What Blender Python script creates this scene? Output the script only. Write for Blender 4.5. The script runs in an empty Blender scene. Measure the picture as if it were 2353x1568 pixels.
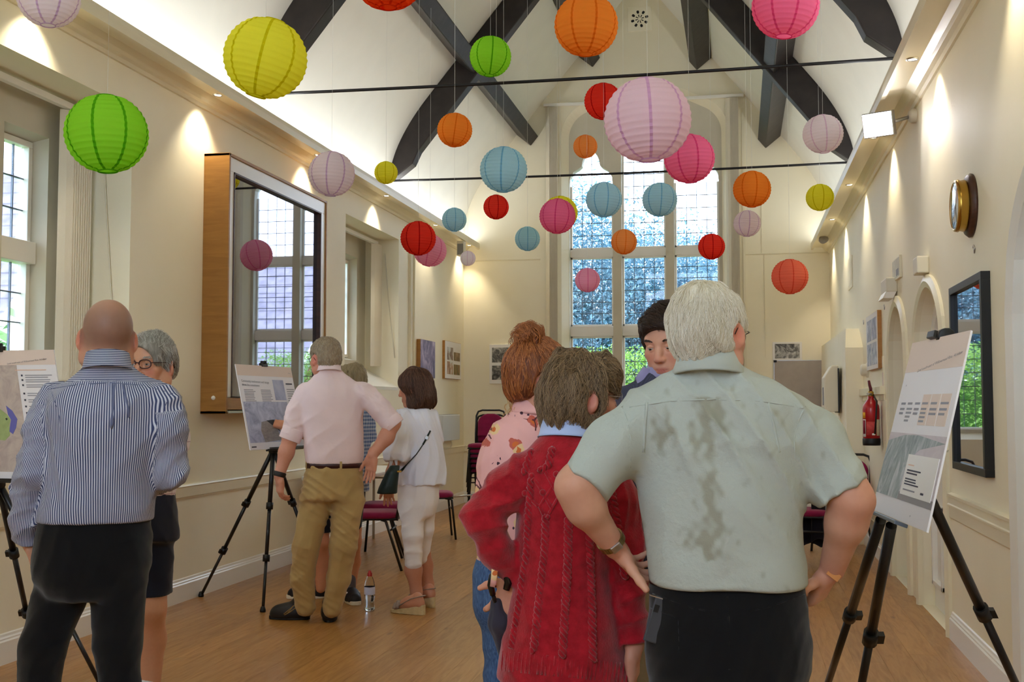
import bpy, bmesh, math, random
import numpy as np
from mathutils import Vector, Matrix
R = math.radians
rnd = random.Random(7)
SC = bpy.context.scene
COL = SC.collection
# ------------------------------------------------------------------ camera (focal length in pixels of the 2353 x 1568 frame)
FPX, CX, CY, CAMH = 2612.0, 1176.5, 784.0, 1.35
PITCH = math.atan(150 / FPX)
YAW = math.atan(520.5 / math.hypot(FPX, 150))
CF = np.array([-math.sin(YAW) * math.cos(PITCH), math.cos(YAW) * math.cos(PITCH), math.sin(PITCH)])
CR = np.array([math.cos(YAW), math.sin(YAW), 0.0])
CU = np.cross(CR, CF)
CAM = np.array([0, 0, CAMH])
cam_d = bpy.data.cameras.new('camera')
cam = bpy.data.objects.new('camera', cam_d)
COL.objects.link(cam)
cam_d.sensor_width = 36.0
cam_d.lens = FPX / 2353 * 36.0
cam_d.clip_start = 0.05
cam_d.clip_end = 300
cam.matrix_world = Matrix(((CR[0], CU[0], -CF[0], 0), (CR[1], CU[1], -CF[1], 0), (CR[2], CU[2], -CF[2], CAMH), (0, 0, 0, 1)))
SC.camera = cam
# ------------------------------------------------------------------ world, exposure, lights
SC.view_settings.view_transform = 'Standard'
SC.view_settings.look = 'None'
SC.view_settings.gamma = 1
SC.view_settings.use_curve_mapping = False
SC.view_settings.exposure = 0.55
SC.cycles.max_bounces = 10
SC.cycles.diffuse_bounces = 7
SC.cycles.transparent_max_bounces = 24
SC.cycles.caustics_reflective = False
SC.cycles.caustics_refractive = False
SC.cycles.sample_clamp_indirect = 6.0
W = bpy.data.worlds.new('world')
SC.world = W
W.use_nodes = True
bg = W.node_tree.nodes['Background']
bg.inputs[0].default_value = (0.74, 0.86, 1.0, 1)
bg.inputs[1].default_value = 6.5
XL, XR, YE, YB = -3.80, 1.21, 15.6, -2.6
XM, ZA, ZP = -1.275, 7.33, 4.25          # ridge x, ridge height, wall plate height
ZCL, ZCR = 3.54, 3.41                    # underside of the left and right cornice


def light(name, kind, loc, energy, color, rot=(0, 0, 0), **kw):
    d = bpy.data.lights.new(name, kind)
    d.energy = energy
    d.color = color
    for k, v in kw.items():
        setattr(d, k, v)
    o = bpy.data.objects.new(name, d)
    o.location = loc
    o.rotation_euler = rot
    COL.objects.link(o)
    return o


# fluorescent battens lying in the cornice troughs, shining up on the ceiling
for nm, x, z, e in (('cove_light', XL + 0.12, ZCL + 0.12, 58), ('cove_light', XR - 0.12, ZCR + 0.12, 52)):
    light(nm, 'AREA', (x, 6.5, z), e, (0.96, 0.98, 1.0), (math.pi, 0, 0), shape='RECTANGLE', size=0.08, size_y=18.0)
LAMP_L = [(XL + 0.15, y) for y in (-0.5, 1.5, 3.5, 5.5, 7.5, 9.5, 11.5, 13.5, 15.3)]
LAMP_R = [(XR - 0.15, y) for y in (-0.9, 1.1, 3.1, 5.1, 7.15, 9.2, 11.15, 13.2, 14.9)]
for x, y in LAMP_L + LAMP_R:
    zc = ZCL if x < 0 else ZCR
    light('downlight_lamp', 'SPOT', (x, y, zc + 0.02), 22, (1.0, 0.87, 0.64), (0, R(10) if x < 0 else R(-10), 0), spot_size=R(100), spot_blend=0.7, shadow_soft_size=0.03)


# ------------------------------------------------------------------ pixel helpers: a pixel and a distance give a point in the room
def ray(px, py):
    return CF * FPX + CR * (px - CX) - CU * (py - CY)


def P(px, py, D):
    return CAM + ray(px, py) * (D / FPX)


def on_x(px, py, X):
    d = ray(px, py)
    return CAM + d * (X / d[0])


def on_y(px, py, Y):
    d = ray(px, py)
    return CAM + d * (Y / d[1])


def on_z(px, py, Z):
    d = ray(px, py)
    return CAM + d * ((Z - CAMH) / d[2])


# ------------------------------------------------------------------ materials
def lin(c):
    return tuple(((v / 255.0) / 12.92 if v / 255.0 <= 0.04045 else ((v / 255.0 + 0.055) / 1.055) ** 2.4) for v in c)


class NT:
    def __init__(s, name):
        s.m = bpy.data.materials.new(name)
        s.m.use_nodes = True
        s.t = s.m.node_tree
        s.n = s.t.nodes
        s.b = s.n['Principled BSDF']
        s.out = s.n['Material Output']

    def node(s, typ, ins=None, **kw):
        n = s.n.new(typ)
        for k, v in kw.items():
            setattr(n, k, v)
        for k, v in (ins or {}).items():
            s.put(n.inputs[k], v)
        return n

    def put(s, sock, v):
        if isinstance(v, bpy.types.NodeSocket):
            s.t.links.new(v, sock)
        else:
            if isinstance(v, (tuple, list)) and len(v) == 3 and sock.type == 'RGBA':
                v = (*v, 1)
            sock.default_value = v

    def set(s, **kw):
        for k, v in kw.items():
            s.put(s.b.inputs[k.replace('_', ' ')], v)

    def coord(s, which='Object', scale=(1, 1, 1)):
        tc = s.node('ShaderNodeTexCoord')
        mp = s.node('ShaderNodeMapping', {'Vector': tc.outputs[which], 'Scale': scale})
        return mp.outputs[0]

    def attr(s, name, out='Fac'):
        return s.node('ShaderNodeAttribute', attribute_name=name).outputs[out]

    def noise(s, scale=5, detail=3, vec=None, rough=0.5, dist=0.0, out='Fac'):
        ins = {'Scale': scale, 'Detail': detail, 'Roughness': rough, 'Distortion': dist}
        if vec is not None:
            ins['Vector'] = vec
        return s.node('ShaderNodeTexNoise', ins).outputs[out]

    def ramp(s, fac, stops, interp='LINEAR'):
        n = s.node('ShaderNodeValToRGB', {'Fac': fac})
        cr = n.color_ramp
        cr.interpolation = interp
        while len(cr.elements) < len(stops):
            cr.elements.new(0.5)
        for e, (p, c) in zip(cr.elements, stops):
            e.position = p
            e.color = (*c, 1) if len(c) == 3 else c
        return n.outputs[0]

    def mix(s, fac, a, b, mode='MIX'):
        n = s.node('ShaderNodeMix', data_type='RGBA', blend_type=mode)
        s.put(n.inputs[0], fac)
        s.put(n.inputs[6], a)
        s.put(n.inputs[7], b)
        return n.outputs[2]

    def math(s, op, a, b=0.0, c=0.0):
        n = s.node('ShaderNodeMath', operation=op)
        s.put(n.inputs[0], a)
        s.put(n.inputs[1], b)
        s.put(n.inputs[2], c)
        return n.outputs[0]

    def bump(s, h, strength=0.2, dist=0.01):
        s.put(s.b.inputs['Normal'], s.node('ShaderNodeBump', {'Height': h, 'Strength': strength, 'Distance': dist}).outputs[0])


MC = {}


def mat(name, rgb, rough=0.6, spec=0.3, metal=0.0, bump=None, var=0.0, vscale=3.0, emit=0.0, coat=0.0):
    """plain procedural material: colour with soft variation, fine relief; rgb as 0-255"""
    if name in MC:
        return MC[name]
    t = NT(name)
    c = lin(rgb)
    if var > 0:
        f = t.noise(vscale, 4, t.coord())
        col = t.ramp(f, [(0.3, tuple(v * (1 - var) for v in c)), (0.7, tuple(min(1, v * (1 + var)) for v in c))])
    else:
        col = c
    t.set(Base_Color=col, Roughness=rough, Metallic=metal)
    t.b.inputs['Specular IOR Level'].default_value = spec
    if coat:
        t.b.inputs['Coat Weight'].default_value = coat
    if bump:
        t.bump(t.noise(bump[0], 3, t.coord()), bump[1], 0.005)
    if emit:
        t.set(Emission_Color=c, Emission_Strength=emit)
    MC[name] = t.m
    return t.m


def wall_paint():
    t = NT('cream_wall_paint')
    v = t.coord()
    f = t.noise(1.3, 4, v)
    col = t.ramp(f, [(0.3, lin((238, 230, 204))), (0.7, lin((243, 236, 214)))])
    t.set(Base_Color=col, Roughness=0.62)
    t.bump(t.noise(60, 4, v), 0.12, 0.003)
    return t.m


def oak_floor():
    t = NT('oak_floor')
    oi = t.node('ShaderNodeObjectInfo')
    tc = t.node('ShaderNodeTexCoord')
    off = t.node('ShaderNodeVectorMath', {0: oi.outputs['Location'], 1: tc.outputs['Object']}, operation='ADD')
    mp = t.node('ShaderNodeMapping', {'Vector': off.outputs[0], 'Scale': (9, 0.9, 1)})
    g = t.noise(3.0, 6, mp.outputs[0], 0.6, 1.2)
    c1 = t.ramp(g, [(0.25, lin((144, 98, 44))), (0.5, lin((168, 118, 58))), (0.8, lin((184, 134, 72)))])
    hsv = t.node('ShaderNodeHueSaturation', {'Color': c1, 'Saturation': 0.98})
    t.put(hsv.inputs['Value'], t.node('ShaderNodeMapRange', {'Value': oi.outputs['Random'], 'To Min': 0.88, 'To Max': 1.08}).outputs[0])
    mp2 = t.node('ShaderNodeMapping', {'Vector': off.outputs[0], 'Scale': (7, 2.2, 1)})
    kn = t.node('ShaderNodeTexVoronoi', {'Vector': mp2.outputs[0], 'Scale': 0.75})
    k = t.ramp(kn.outputs['Distance'], [(0.03, (1, 1, 1)), (0.10, (0, 0, 0))])
    t.set(Base_Color=t.mix(t.math('MULTIPLY', k, 0.55), hsv.outputs[0], lin((80, 52, 30))), Roughness=t.ramp(g, [(0.2, (0.36,) * 3), (0.8, (0.27,) * 3)]))
    t.bump(g, 0.06, 0.003)
    return t.m


def wood(name, a, b, scale=(1, 1, 8), rough=0.45):
    t = NT(name)
    g = t.noise(3.0, 5, t.coord('Object', scale), 0.6, 1.0)
    t.set(Base_Color=t.ramp(g, [(0.25, lin(a)), (0.75, lin(b))]), Roughness=rough)
    t.bump(g, 0.12, 0.003)
    return t.m


def glass_pane(name='window_glass', tint=(0.93, 0.96, 1.0), refl=0.06):
    t = NT(name)
    tr = t.node('ShaderNodeBsdfTransparent', {'Color': tint})
    gl = t.node('ShaderNodeBsdfGlossy', {'Roughness': 0.02, 'Color': (1, 1, 1)})
    fr = t.node('ShaderNodeFresnel', {'IOR': 1.4})
    mx = t.node('ShaderNodeMixShader', {0: t.math('MINIMUM', fr.outputs[0], 0.35), 1: tr.outputs[0], 2: gl.outputs[0]})
    t.put(t.out.inputs[0], mx.outputs[0])
    return t.m


def paper(name, rgb, seam=0.72):
    t = NT(name)
    c = lin(rgb)
    tc = t.node('ShaderNodeTexCoord')
    sx = t.node('ShaderNodeSeparateXYZ', {0: tc.outputs['Object']})
    f = t.noise(16, 3, tc.outputs['Object'])
    col = t.mix(t.math('MULTIPLY', f, 0.10), c, tuple(v * 0.7 for v in c))
    d = t.node('ShaderNodeBsdfDiffuse', {'Color': col})
    tl = t.node('ShaderNodeBsdfTranslucent', {'Color': col})
    mx = t.node('ShaderNodeMixShader', {0: 0.48, 1: d.outputs[0], 2: tl.outputs[0]})
    t.put(t.out.inputs[0], mx.outputs[0])
    return t.m


def fabric(name, rgb, var=0.06, weave=900, rough=0.9, bumpn=None, sheen=0.2):
    t = NT(name)
    c = lin(rgb)
    v = t.coord()
    f = t.noise(9, 4, v)
    t.set(Base_Color=t.ramp(f, [(0.3, tuple(x * (1 - var) for x in c)), (0.7, tuple(min(1, x * (1 + var)) for x in c))]), Roughness=rough)
    t.b.inputs['Sheen Weight'].default_value = sheen
    t.b.inputs['Specular IOR Level'].default_value = 0.15
    h = t.noise(bumpn[0], 4, v) if bumpn else t.noise(weave, 1, v)
    t.bump(h, bumpn[1] if bumpn else 0.15, 0.004 if bumpn else 0.001)
    return t.m


M = dict(
    wall=wall_paint(), floor=oak_floor(),
    ceil=mat('white_ceiling_plaster', (238, 237, 228), 0.7, 0.2, var=0.02, bump=(40, 0.08)),
    white=mat('white_gloss_paint', (236, 233, 226), 0.32, 0.45, var=0.02, vscale=2),
    cream=mat('cream_gloss_paint', (234, 226, 200), 0.38, 0.4, var=0.02, vscale=2),
    stone=mat('painted_stone', (206, 200, 184), 0.7, 0.2, var=0.05, bump=(30, 0.15)),
    beam=mat('black_stained_oak', (40, 33, 30), 0.5, 0.35, var=0.35, vscale=7, bump=(18, 0.35)),
    iron=mat('black_iron', (22, 20, 24), 0.45, 0.4, bump=(30, 0.1)),
    black=mat('black_plastic', (18, 18, 20), 0.45, 0.4), blackm=mat('black_metal_tube', (20, 20, 23), 0.35, 0.5),
    lead=mat('lead_came', (104, 112, 128), 0.6, 0.3), glass=glass_pane(),
    oak=wood('oak_veneer', (146, 98, 38), (172, 122, 54)), darkwood=wood('dark_wood', (52, 28, 18), (84, 48, 30)),
    brass=mat('brass', (190, 150, 70), 0.25, 0.5, 1.0), steel=mat('brushed_steel', (190, 190, 192), 0.3, 0.5, 1.0),
    foam=mat('foam_board_white', (232, 230, 236), 0.55, 0.3), paperw=mat('paper_white', (236, 234, 232), 0.7, 0.2),
    print_t=mat('print_grey', (150, 150, 160), 0.7, 0.2), print_d=mat('print_dark', (70, 72, 88), 0.7, 0.2), print_p=mat('print_peach', (226, 208, 198), 0.7, 0.2),
    burg=fabric('burgundy_upholstery', (134, 26, 72), 0.12), seatplas=mat('cream_plastic', (224, 218, 200), 0.5, 0.3),
    grey=mat('grey_plastic', (140, 140, 140), 0.5, 0.3), string=mat('nylon_string', (225, 225, 222), 0.6, 0.2),
    red=mat('red_enamel', (176, 18, 30), 0.3, 0.5, coat=0.3), lamp=mat('lamp_lens', (255, 244, 220), 0.5, emit=14.0),
    blind=mat('beige_blind_fabric', (222, 214, 196), 0.85, 0.1, var=0.04, bump=(200, 0.2)),
)


def photo_print(name, stops, scale=6, dist=1.0, vec=(1, 1, 1)):
    t = NT(name)
    f = t.noise(scale, 6, t.coord('Object', vec), 0.62, dist)
    t.set(Base_Color=t.ramp(f, [(p, lin(c)) for p, c in stops]), Roughness=0.5)
    return t.m


# ------------------------------------------------------------------ mesh builder
def unit(v):
    v = np.asarray(v, float)
    return v / (np.linalg.norm(v) + 1e-12)


def perp(d):
    d = unit(d)
    a = np.array([0, 0, 1.0]) if abs(d[2]) < 0.9 else np.array([1.0, 0, 0])
    u = unit(np.cross(a, d))
    return u, np.cross(d, u)


class MB:
    def __init__(s):
        s.v, s.f, s.sm = [], [], []

    def add(s, vs, fs, smooth=False):
        n = len(s.v)
        s.v += [tuple(map(float, p)) for p in vs]
        s.f += [tuple(i + n for i in f) for f in fs]
        s.sm += [smooth] * len(fs)
        return s

    def box(s, lo, hi):
        x0, y0, z0 = lo
        x1, y1, z1 = hi
        x0, x1 = min(x0, x1), max(x0, x1)
        y0, y1 = min(y0, y1), max(y0, y1)
        z0, z1 = min(z0, z1), max(z0, z1)
        return s.add([(x0, y0, z0), (x1, y0, z0), (x1, y1, z0), (x0, y1, z0), (x0, y0, z1), (x1, y0, z1), (x1, y1, z1), (x0, y1, z1)],
                     [(0, 3, 2, 1), (4, 5, 6, 7), (0, 1, 5, 4), (1, 2, 6, 5), (2, 3, 7, 6), (3, 0, 4, 7)])

    def obox(s, c, ax, half):
        """oriented box: centre, three axes, half sizes"""
        c = np.asarray(c, float)
        e = [np.asarray(a, float) * h for a, h in zip(ax, half)]
        vs = [c + sx * e[0] + sy * e[1] + sz * e[2] for sz in (-1, 1) for sx, sy in ((-1, -1), (1, -1), (1, 1), (-1, 1))]
        return s.add(vs, [(0, 3, 2, 1), (4, 5, 6, 7), (0, 1, 5, 4), (1, 2, 6, 5), (2, 3, 7, 6), (3, 0, 4, 7)])

    def tube(s, pts, r, seg=10, cap=True, smooth=True, flat=None):
        """tube through points with radius r (number or list); flat = (direction, factor) squashes the section"""
        pts = [np.asarray(p, float) for p in pts]
        n = len(pts)
        rs = r if isinstance(r, (list, tuple)) else [r] * n
        vs, fs = [], []
        u = None
        for i, p in enumerate(pts):
            d = unit(pts[min(i + 1, n - 1)] - pts[max(i - 1, 0)])
            if u is None:
                u, w = perp(d)
                if flat is not None:
                    u = unit(np.asarray(flat[0], float) - d * np.dot(flat[0], d))
            else:
                u = unit(u - d * np.dot(u, d))
            w = np.cross(d, u)
            k = 1.0 if flat is None else flat[1]
            for j in range(seg):
                a = 2 * math.pi * j / seg
                vs.append(p + (u * math.cos(a) * k + w * math.sin(a)) * rs[i])
        for i in range(n - 1):
            for j in range(seg):
                k = (j + 1) % seg
                fs.append((i * seg + j, i * seg + k, (i + 1) * seg + k, (i + 1) * seg + j))
        s.add(vs, fs, smooth)
        if cap:
            b = len(s.v) - len(vs)
            s.f += [tuple(b + j for j in reversed(range(seg))), tuple(b + (n - 1) * seg + j for j in range(seg))]
            s.sm += [False, False]
        return s

    def lathe(s, c, prof, seg=24, axis=(0, 0, 1), smooth=True, cap=False):
        """prof: list of (radius, height along axis)"""
        c = np.asarray(c, float)
        ax = unit(axis)
        u, w = perp(ax)
        vs, fs = [], []
        for r, h in prof:
            for j in range(seg):
                a = 2 * math.pi * j / seg
                vs.append(c + ax * h + (u * math.cos(a) + w * math.sin(a)) * r)
        for i in range(len(prof) - 1):
            for j in range(seg):
                k = (j + 1) % seg
                fs.append((i * seg + j, i * seg + k, (i + 1) * seg + k, (i + 1) * seg + j))
        s.add(vs, fs, smooth)
        if cap:
            b = len(s.v) - len(vs)
            s.f += [tuple(b + j for j in reversed(range(seg))), tuple(b + (len(prof) - 1) * seg + j for j in range(seg))]
            s.sm += [False, False]
        return s

    def prism(s, poly, d, smooth=False):
        """extrude a closed 3D polygon along vector d"""
        poly = [np.asarray(p, float) for p in poly]
        n = len(poly)
        d = np.asarray(d, float)
        fs = [tuple(reversed(range(n))), tuple(range(n, 2 * n))] + [(i, (i + 1) % n, n + (i + 1) % n, n + i) for i in range(n)]
        return s.add(poly + [p + d for p in poly], fs, smooth)

    def ball(s, c, r, seg=14, rings=8, sc=(1, 1, 1)):
        c = np.asarray(c, float)
        vs, fs = [], []
        for i in range(rings + 1):
            th = math.pi * i / rings
            for j in range(seg):
                a = 2 * math.pi * j / seg
                vs.append(c + r * np.array([math.sin(th) * math.cos(a) * sc[0], math.sin(th) * math.sin(a) * sc[1], math.cos(th) * sc[2]]))
        for i in range(rings):
            for j in range(seg):
                k = (j + 1) % seg
                fs.append((i * seg + j, (i + 1) * seg + j, (i + 1) * seg + k, i * seg + k))
        return s.add(vs, fs, True)

    def build(s, name, m, parent=None, bevel=0.0, org=None):
        o3 = np.array(parent.matrix_world.translation if parent else (0, 0, 0)) if org is None else np.asarray(org, float)
        if parent is not None:
            o3 = WORLD[parent.name]
        elif org is None:
            o3 = np.zeros(3)
        me = bpy.data.meshes.new(name)
        me.from_pydata([tuple(np.asarray(p) - o3) for p in s.v], [], s.f)
        bm = bmesh.new()
        bm.from_mesh(me)
        bmesh.ops.recalc_face_normals(bm, faces=bm.faces)
        bm.to_mesh(me)
        bm.free()
        me.polygons.foreach_set('use_smooth', s.sm)
        return link(name, me, m, parent, o3, bevel)


WORLD = {}


def link(name, me, m, parent, o3, bevel=0.0):
    if m is not None:
        me.materials.append(m)
    o = bpy.data.objects.new(name, me)
    COL.objects.link(o)
    WORLD[o.name] = np.asarray(o3, float)
    if parent is not None:
        o.parent = parent
    else:
        o.location = tuple(o3)
    if bevel > 0:
        b = o.modifiers.new('bevel', 'BEVEL')
        b.width = bevel
        b.segments = 2
        b.limit_method = 'ANGLE'
    return o


def tag(o, label, cat, group=None, kind=None):
    if label:
        o['label'] = label
    if cat:
        o['category'] = cat
    if group:
        o['group'] = group
    if kind:
        o['kind'] = kind
    return o


def thing(name, label, cat, loc, group=None):
    o = bpy.data.objects.new(name, None)
    o.empty_display_size = 0.1
    COL.objects.link(o)
    o.location = tuple(map(float, loc))
    WORLD[o.name] = np.asarray(loc, float)
    return tag(o, label, cat, group)


def struct(o):
    o['kind'] = 'structure'
    return o


def dup(root, loc, rotz, label, group=None):
    r = root.copy()
    COL.objects.link(r)
    r.location = tuple(map(float, loc))
    r.rotation_euler = (0, 0, rotz)
    r['label'] = label
    if group:
        r['group'] = group
    for ch in list(root.children):
        c = ch.copy()
        COL.objects.link(c)
        c.parent = r
        for g in list(ch.children):
            d = g.copy()
            COL.objects.link(d)
            d.parent = c
    return r


def text(body, loc, ax, size, m, parent, name='lettering', align='LEFT'):
    """flat print lettering: ax = (right, up, normal)"""
    cu = bpy.data.curves.new(name, 'FONT')
    cu.body = body
    cu.size = size
    cu.align_x = align
    cu.fill_mode = 'FRONT'
    cu.resolution_u = 2
    cu.materials.append(m)
    o = bpy.data.objects.new(name, cu)
    COL.objects.link(o)
    bpy.context.view_layer.update()
    me = bpy.data.meshes.new_from_object(o.evaluated_get(bpy.context.evaluated_depsgraph_get()))
    bpy.data.objects.remove(o)
    o = bpy.data.objects.new(name, me)
    COL.objects.link(o)
    r, u, n = [unit(a) for a in ax]
    if parent is not None:
        o.parent = parent
        loc = np.asarray(loc, float) - WORLD[parent.name]
    o.matrix_local = Matrix(((r[0], u[0], n[0], loc[0]), (r[1], u[1], n[1], loc[1]), (r[2], u[2], n[2], loc[2]), (0, 0, 0, 1)))
    return o
# ================================================================== THE ROOM
b = MB().box((XL - 0.5, YB - 0.2, -0.2), (XR + 0.9, YE + 0.4, -0.018))
floor = struct(b.build('floor', M['floor']))
# oak boards running down the hall, each a part of the floor; a few shared meshes
pw = (XR - XL) / 32
pmeshes = {}
for row in range(32):
    y = YB - rnd.random() * 1.8
    x0 = XL + row * pw
    while y < YE:
        ln = rnd.choice((1.8, 2.2, 2.6, 3.0))
        ln_c = min(ln, YE - y)
        if y < YB:
            ln_c -= YB - y
            y = YB
        key = round(ln_c, 3)
        if ln_c > 0.05:
            if key not in pmeshes:
                mb = MB()
                e, h = 0.0004, 0.018
                mb.box((e, e, -h), (pw - e, ln_c - e, 0))
                me = bpy.data.meshes.new('plank')
                me.from_pydata(mb.v, [], mb.f)
                me.materials.append(M['floor'])
                pmeshes[key] = me
            o = bpy.data.objects.new('plank', pmeshes[key])
            COL.objects.link(o)
            o.parent = floor
            o.location = (x0, y, 0)
        y += ln_c


def plane_holes(outer, holes, to3, m, name, reveals=None):
    """flat wall with holes: loops of 2D points; to3 maps (a, b, depth) to 3D; reveals: per hole (depth, inner loop or None)"""
    bm = bmesh.new()
    edges = []
    for lp in [outer] + holes:
        vs = [bm.verts.new(to3(a, c, 0)) for a, c in lp]
        edges += [bm.edges.new((vs[i], vs[(i + 1) % len(vs)])) for i in range(len(vs))]
    bmesh.ops.triangle_fill(bm, edges=edges, use_beauty=True)
    for k, lp in enumerate(holes):
        dep, inner = reveals[k]
        inner = inner or lp
        v0 = [bm.verts.new(to3(a, c, 0)) for a, c in lp]
        v1 = [bm.verts.new(to3(a, c, dep)) for a, c in inner]
        for i in range(len(lp)):
            j = (i + 1) % len(lp)
            bm.faces.new((v0[i], v0[j], v1[j], v1[i]))
    me = bpy.data.meshes.new(name)
    bmesh.ops.remove_doubles(bm, verts=bm.verts, dist=1e-5)
    bmesh.ops.recalc_face_normals(bm, faces=bm.faces)
    bm.to_mesh(me)
    bm.free()
    return link(name, me, m, None, (0, 0, 0))


def rect(a0, a1, b0, b1):
    return [(a0, b0), (a1, b0), (a1, b1), (a0, b1)]


def arch(c, w, z0, zs, za, n=12, k=0.93):
    """pointed arch loop, half width w, springing zs, apex za"""
    pts = [(c - w, z0), (c + w, z0)]
    side = []
    for i in range(n + 1):
        t = i / n
        x = w * (1 - t)
        ang = math.acos(max(0.0, min(1.0, x / w)))
        z = zs + (za - zs) * ((1 - k) * t + k * math.sin(ang))
        side.append((x, z))
    pts += [(c + x, z) for x, z in side]
    pts += [(c - x, z) for x, z in reversed(side[:-1])]
    return pts


ZW = 4.6
# left wall with three window recesses
RECL = [(4.80, 6.60, 1.20, 3.26), (10.65, 12.45, 1.56, 3.26), (-1.05, 0.75, 1.20, 3.26)]
wl = plane_holes(rect(YB, YE, 0, ZW), [rect(a, c, z0, z1) for a, c, z0, z1 in RECL], lambda a, c, d: (XL - d, a, c), M['wall'], 'wall_left',
                 [(0.40, rect(a, c, z0 + 0.22, z1)) for a, c, z0, z1 in RECL])
struct(wl)
mb = MB()
for a, c, z0, z1 in RECL:                                        # white sloping sills
    mb.prism([(XL + .004, a + .002, z0 + .004), (XL - .40, a + .002, z0 + .224), (XL - .40, a + .002, z0 + .1), (XL + .004, a + .002, z0 - .03)], (0, c - a - .004, 0))
o = mb.build('window_sill', M['white'], wl)


def pane_grid(win, cells, axis, plane, th=0.004):
    """every quarry of leaded glass a part of its window"""
    for a0, a1, z0, z1 in cells:
        mb = MB()
        g = 0.004
        if axis == 'x':
            mb.box((a0 + g, plane, z0 + g), (a1 - g, plane + th, z1 - g))
        else:
            mb.box((plane, a0 + g, z0 + g), (plane + th, a1 - g, z1 - g))
        mb.build('pane', M['glass'], win)


def leads(win, rng, axis, plane, ncol, nrow, w=0.004):
    a0, a1, z0, z1 = rng
    mb = MB()
    for i in range(1, ncol):
        a = a0 + (a1 - a0) * i / ncol
        lo, hi = ((a - w, plane - .006, z0), (a + w, plane + .008, z1)) if axis == 'x' else ((plane - .006, a - w, z0), (plane + .008, a + w, z1))
        mb.box(lo, hi)
    for j in range(1, nrow):
        z = z0 + (z1 - z0) * j / nrow
        lo, hi = ((a0, plane - .007, z - w), (a1, plane + .009, z + w)) if axis == 'x' else ((plane - .007, a0, z - w), (plane + .009, a1, z + w))
        mb.box(lo, hi)
    mb.build('lead_came', M['lead'], win)


def grid(a0, a1, z0, z1, nc, nr):
    return [(a0 + (a1 - a0) * i / nc, a0 + (a1 - a0) * (i + 1) / nc, z0 + (z1 - z0) * j / nr, z0 + (z1 - z0) * (j + 1) / nr) for i in range(nc) for j in range(nr)]


for k, (y0, y1, zs, zt) in enumerate(RECL):
    zb = zs + 0.22
    lights_ = [(y0 + 0.28, y0 + 0.62), (y1 - 0.66, y1 - 0.36)]
    zg0, zg1 = (1.50, 2.95) if zs < 1.5 else (1.93, 2.95)
    hol = [rect(a - .07, c + .07, zg0 - .07, zg1 + .07) for a, c in lights_]
    win = plane_holes(rect(y0 - .05, y1 + .05, zb - .1, zt + .05), hol, lambda a, c, d: (XL - 0.40 - d, a, c), M['stone'], 'window_%d' % (k + 1),
                      [(0.12, rect(a - .035, c + .035, zg0 - .035, zg1 + .035)) for a, c in lights_])
    struct(win)
    X = XL - 0.50
    for a, c in lights_:
        mb = MB()
        f = .038
        ztr = 2.30 if k != 1 else None
        for lo, hi in (((a - f, zg0 - f), (c + f, zg0)), ((a - f, zg1), (c + f, zg1 + f)), ((a - f, zg0), (a, zg1)), ((c, zg0), (c + f, zg1))):
            mb.box((X - .05, lo[0], lo[1]), (X + .012, hi[0], hi[1]))
        segs = [(zg0, zg1)]
        if ztr:
            mb.box((X - .06, a - f, ztr - .075), (X + .05, c + f, ztr + .06))
            segs = [(zg0, ztr - .075), (ztr + .06, zg1)]
        mb.build('window_frame', M['white'], win, 0.004)
        for z0, z1 in segs:
            nr = max(2, round((z1 - z0) / .18))
            pane_grid(win, grid(a, c, z0, z1, 3, nr), 'y', X - .03)
            leads(win, (a, c, z0, z1), 'y', X - .03, 3, nr, .0032)

# end wall: gable with a Tudor arched window
WC, WW = -1.25, 1.06


def tudor(off, z0):
    w = WW + off
    zs = 5.12
    r = 0.40 + off
    side = [(w, zs)]
    for i in range(1, 9):
        a = R(62) * i / 8
        side.append((w - r + r * math.cos(a), zs + r * math.sin(a)))
    x1, z1 = side[-1]
    for i in range(1, 6):
        t = i / 5
        side.append((x1 * (1 - t), z1 + (5.86 + off * 1.1 - z1) * (t * 0.9 + 0.1 * (1 - (1 - t) ** 2))))
    return [(WC - w, z0), (WC + w, z0)] + [(WC + x, z) for x, z in side] + [(WC - x, z) for x, z in reversed(side[:-1])]


def roof_z(x):
    return ZP + (ZA - ZP) * ((x - XL) / (XM - XL) if x < XM else (XR - x) / (XR - XM))


we = plane_holes([(XL, 0), (XR, 0), (XR, ZP + .02), (XM, ZA + .02), (XL, ZP + .02)], [tudor(0.09, 0.92)], lambda a, c, d: (a, YE + d, c), M['wall'], 'wall_end', [(0.13, tudor(0.0, 1.0))])
struct(we)
lw, mul = 0.31, 0.0
LC = [WC - 0.735, WC + 0.0, WC + 0.735]
LC = [-2.00, -1.268, -0.540]
hw = 0.305


def head(c, zs):
    half = [(hw, zs), (hw * .97, zs + .10), (hw * .80, zs + .19), (hw * .55, zs + .235), (hw * .42, zs + .27), (hw * .37, zs + .35), (hw * .26, zs + .43), (hw * .1, zs + .485), (0, zs + .50)]
    return [(c + x, z) for x, z in half] + [(c - x, z) for x, z in reversed(half[:-1])]


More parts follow.
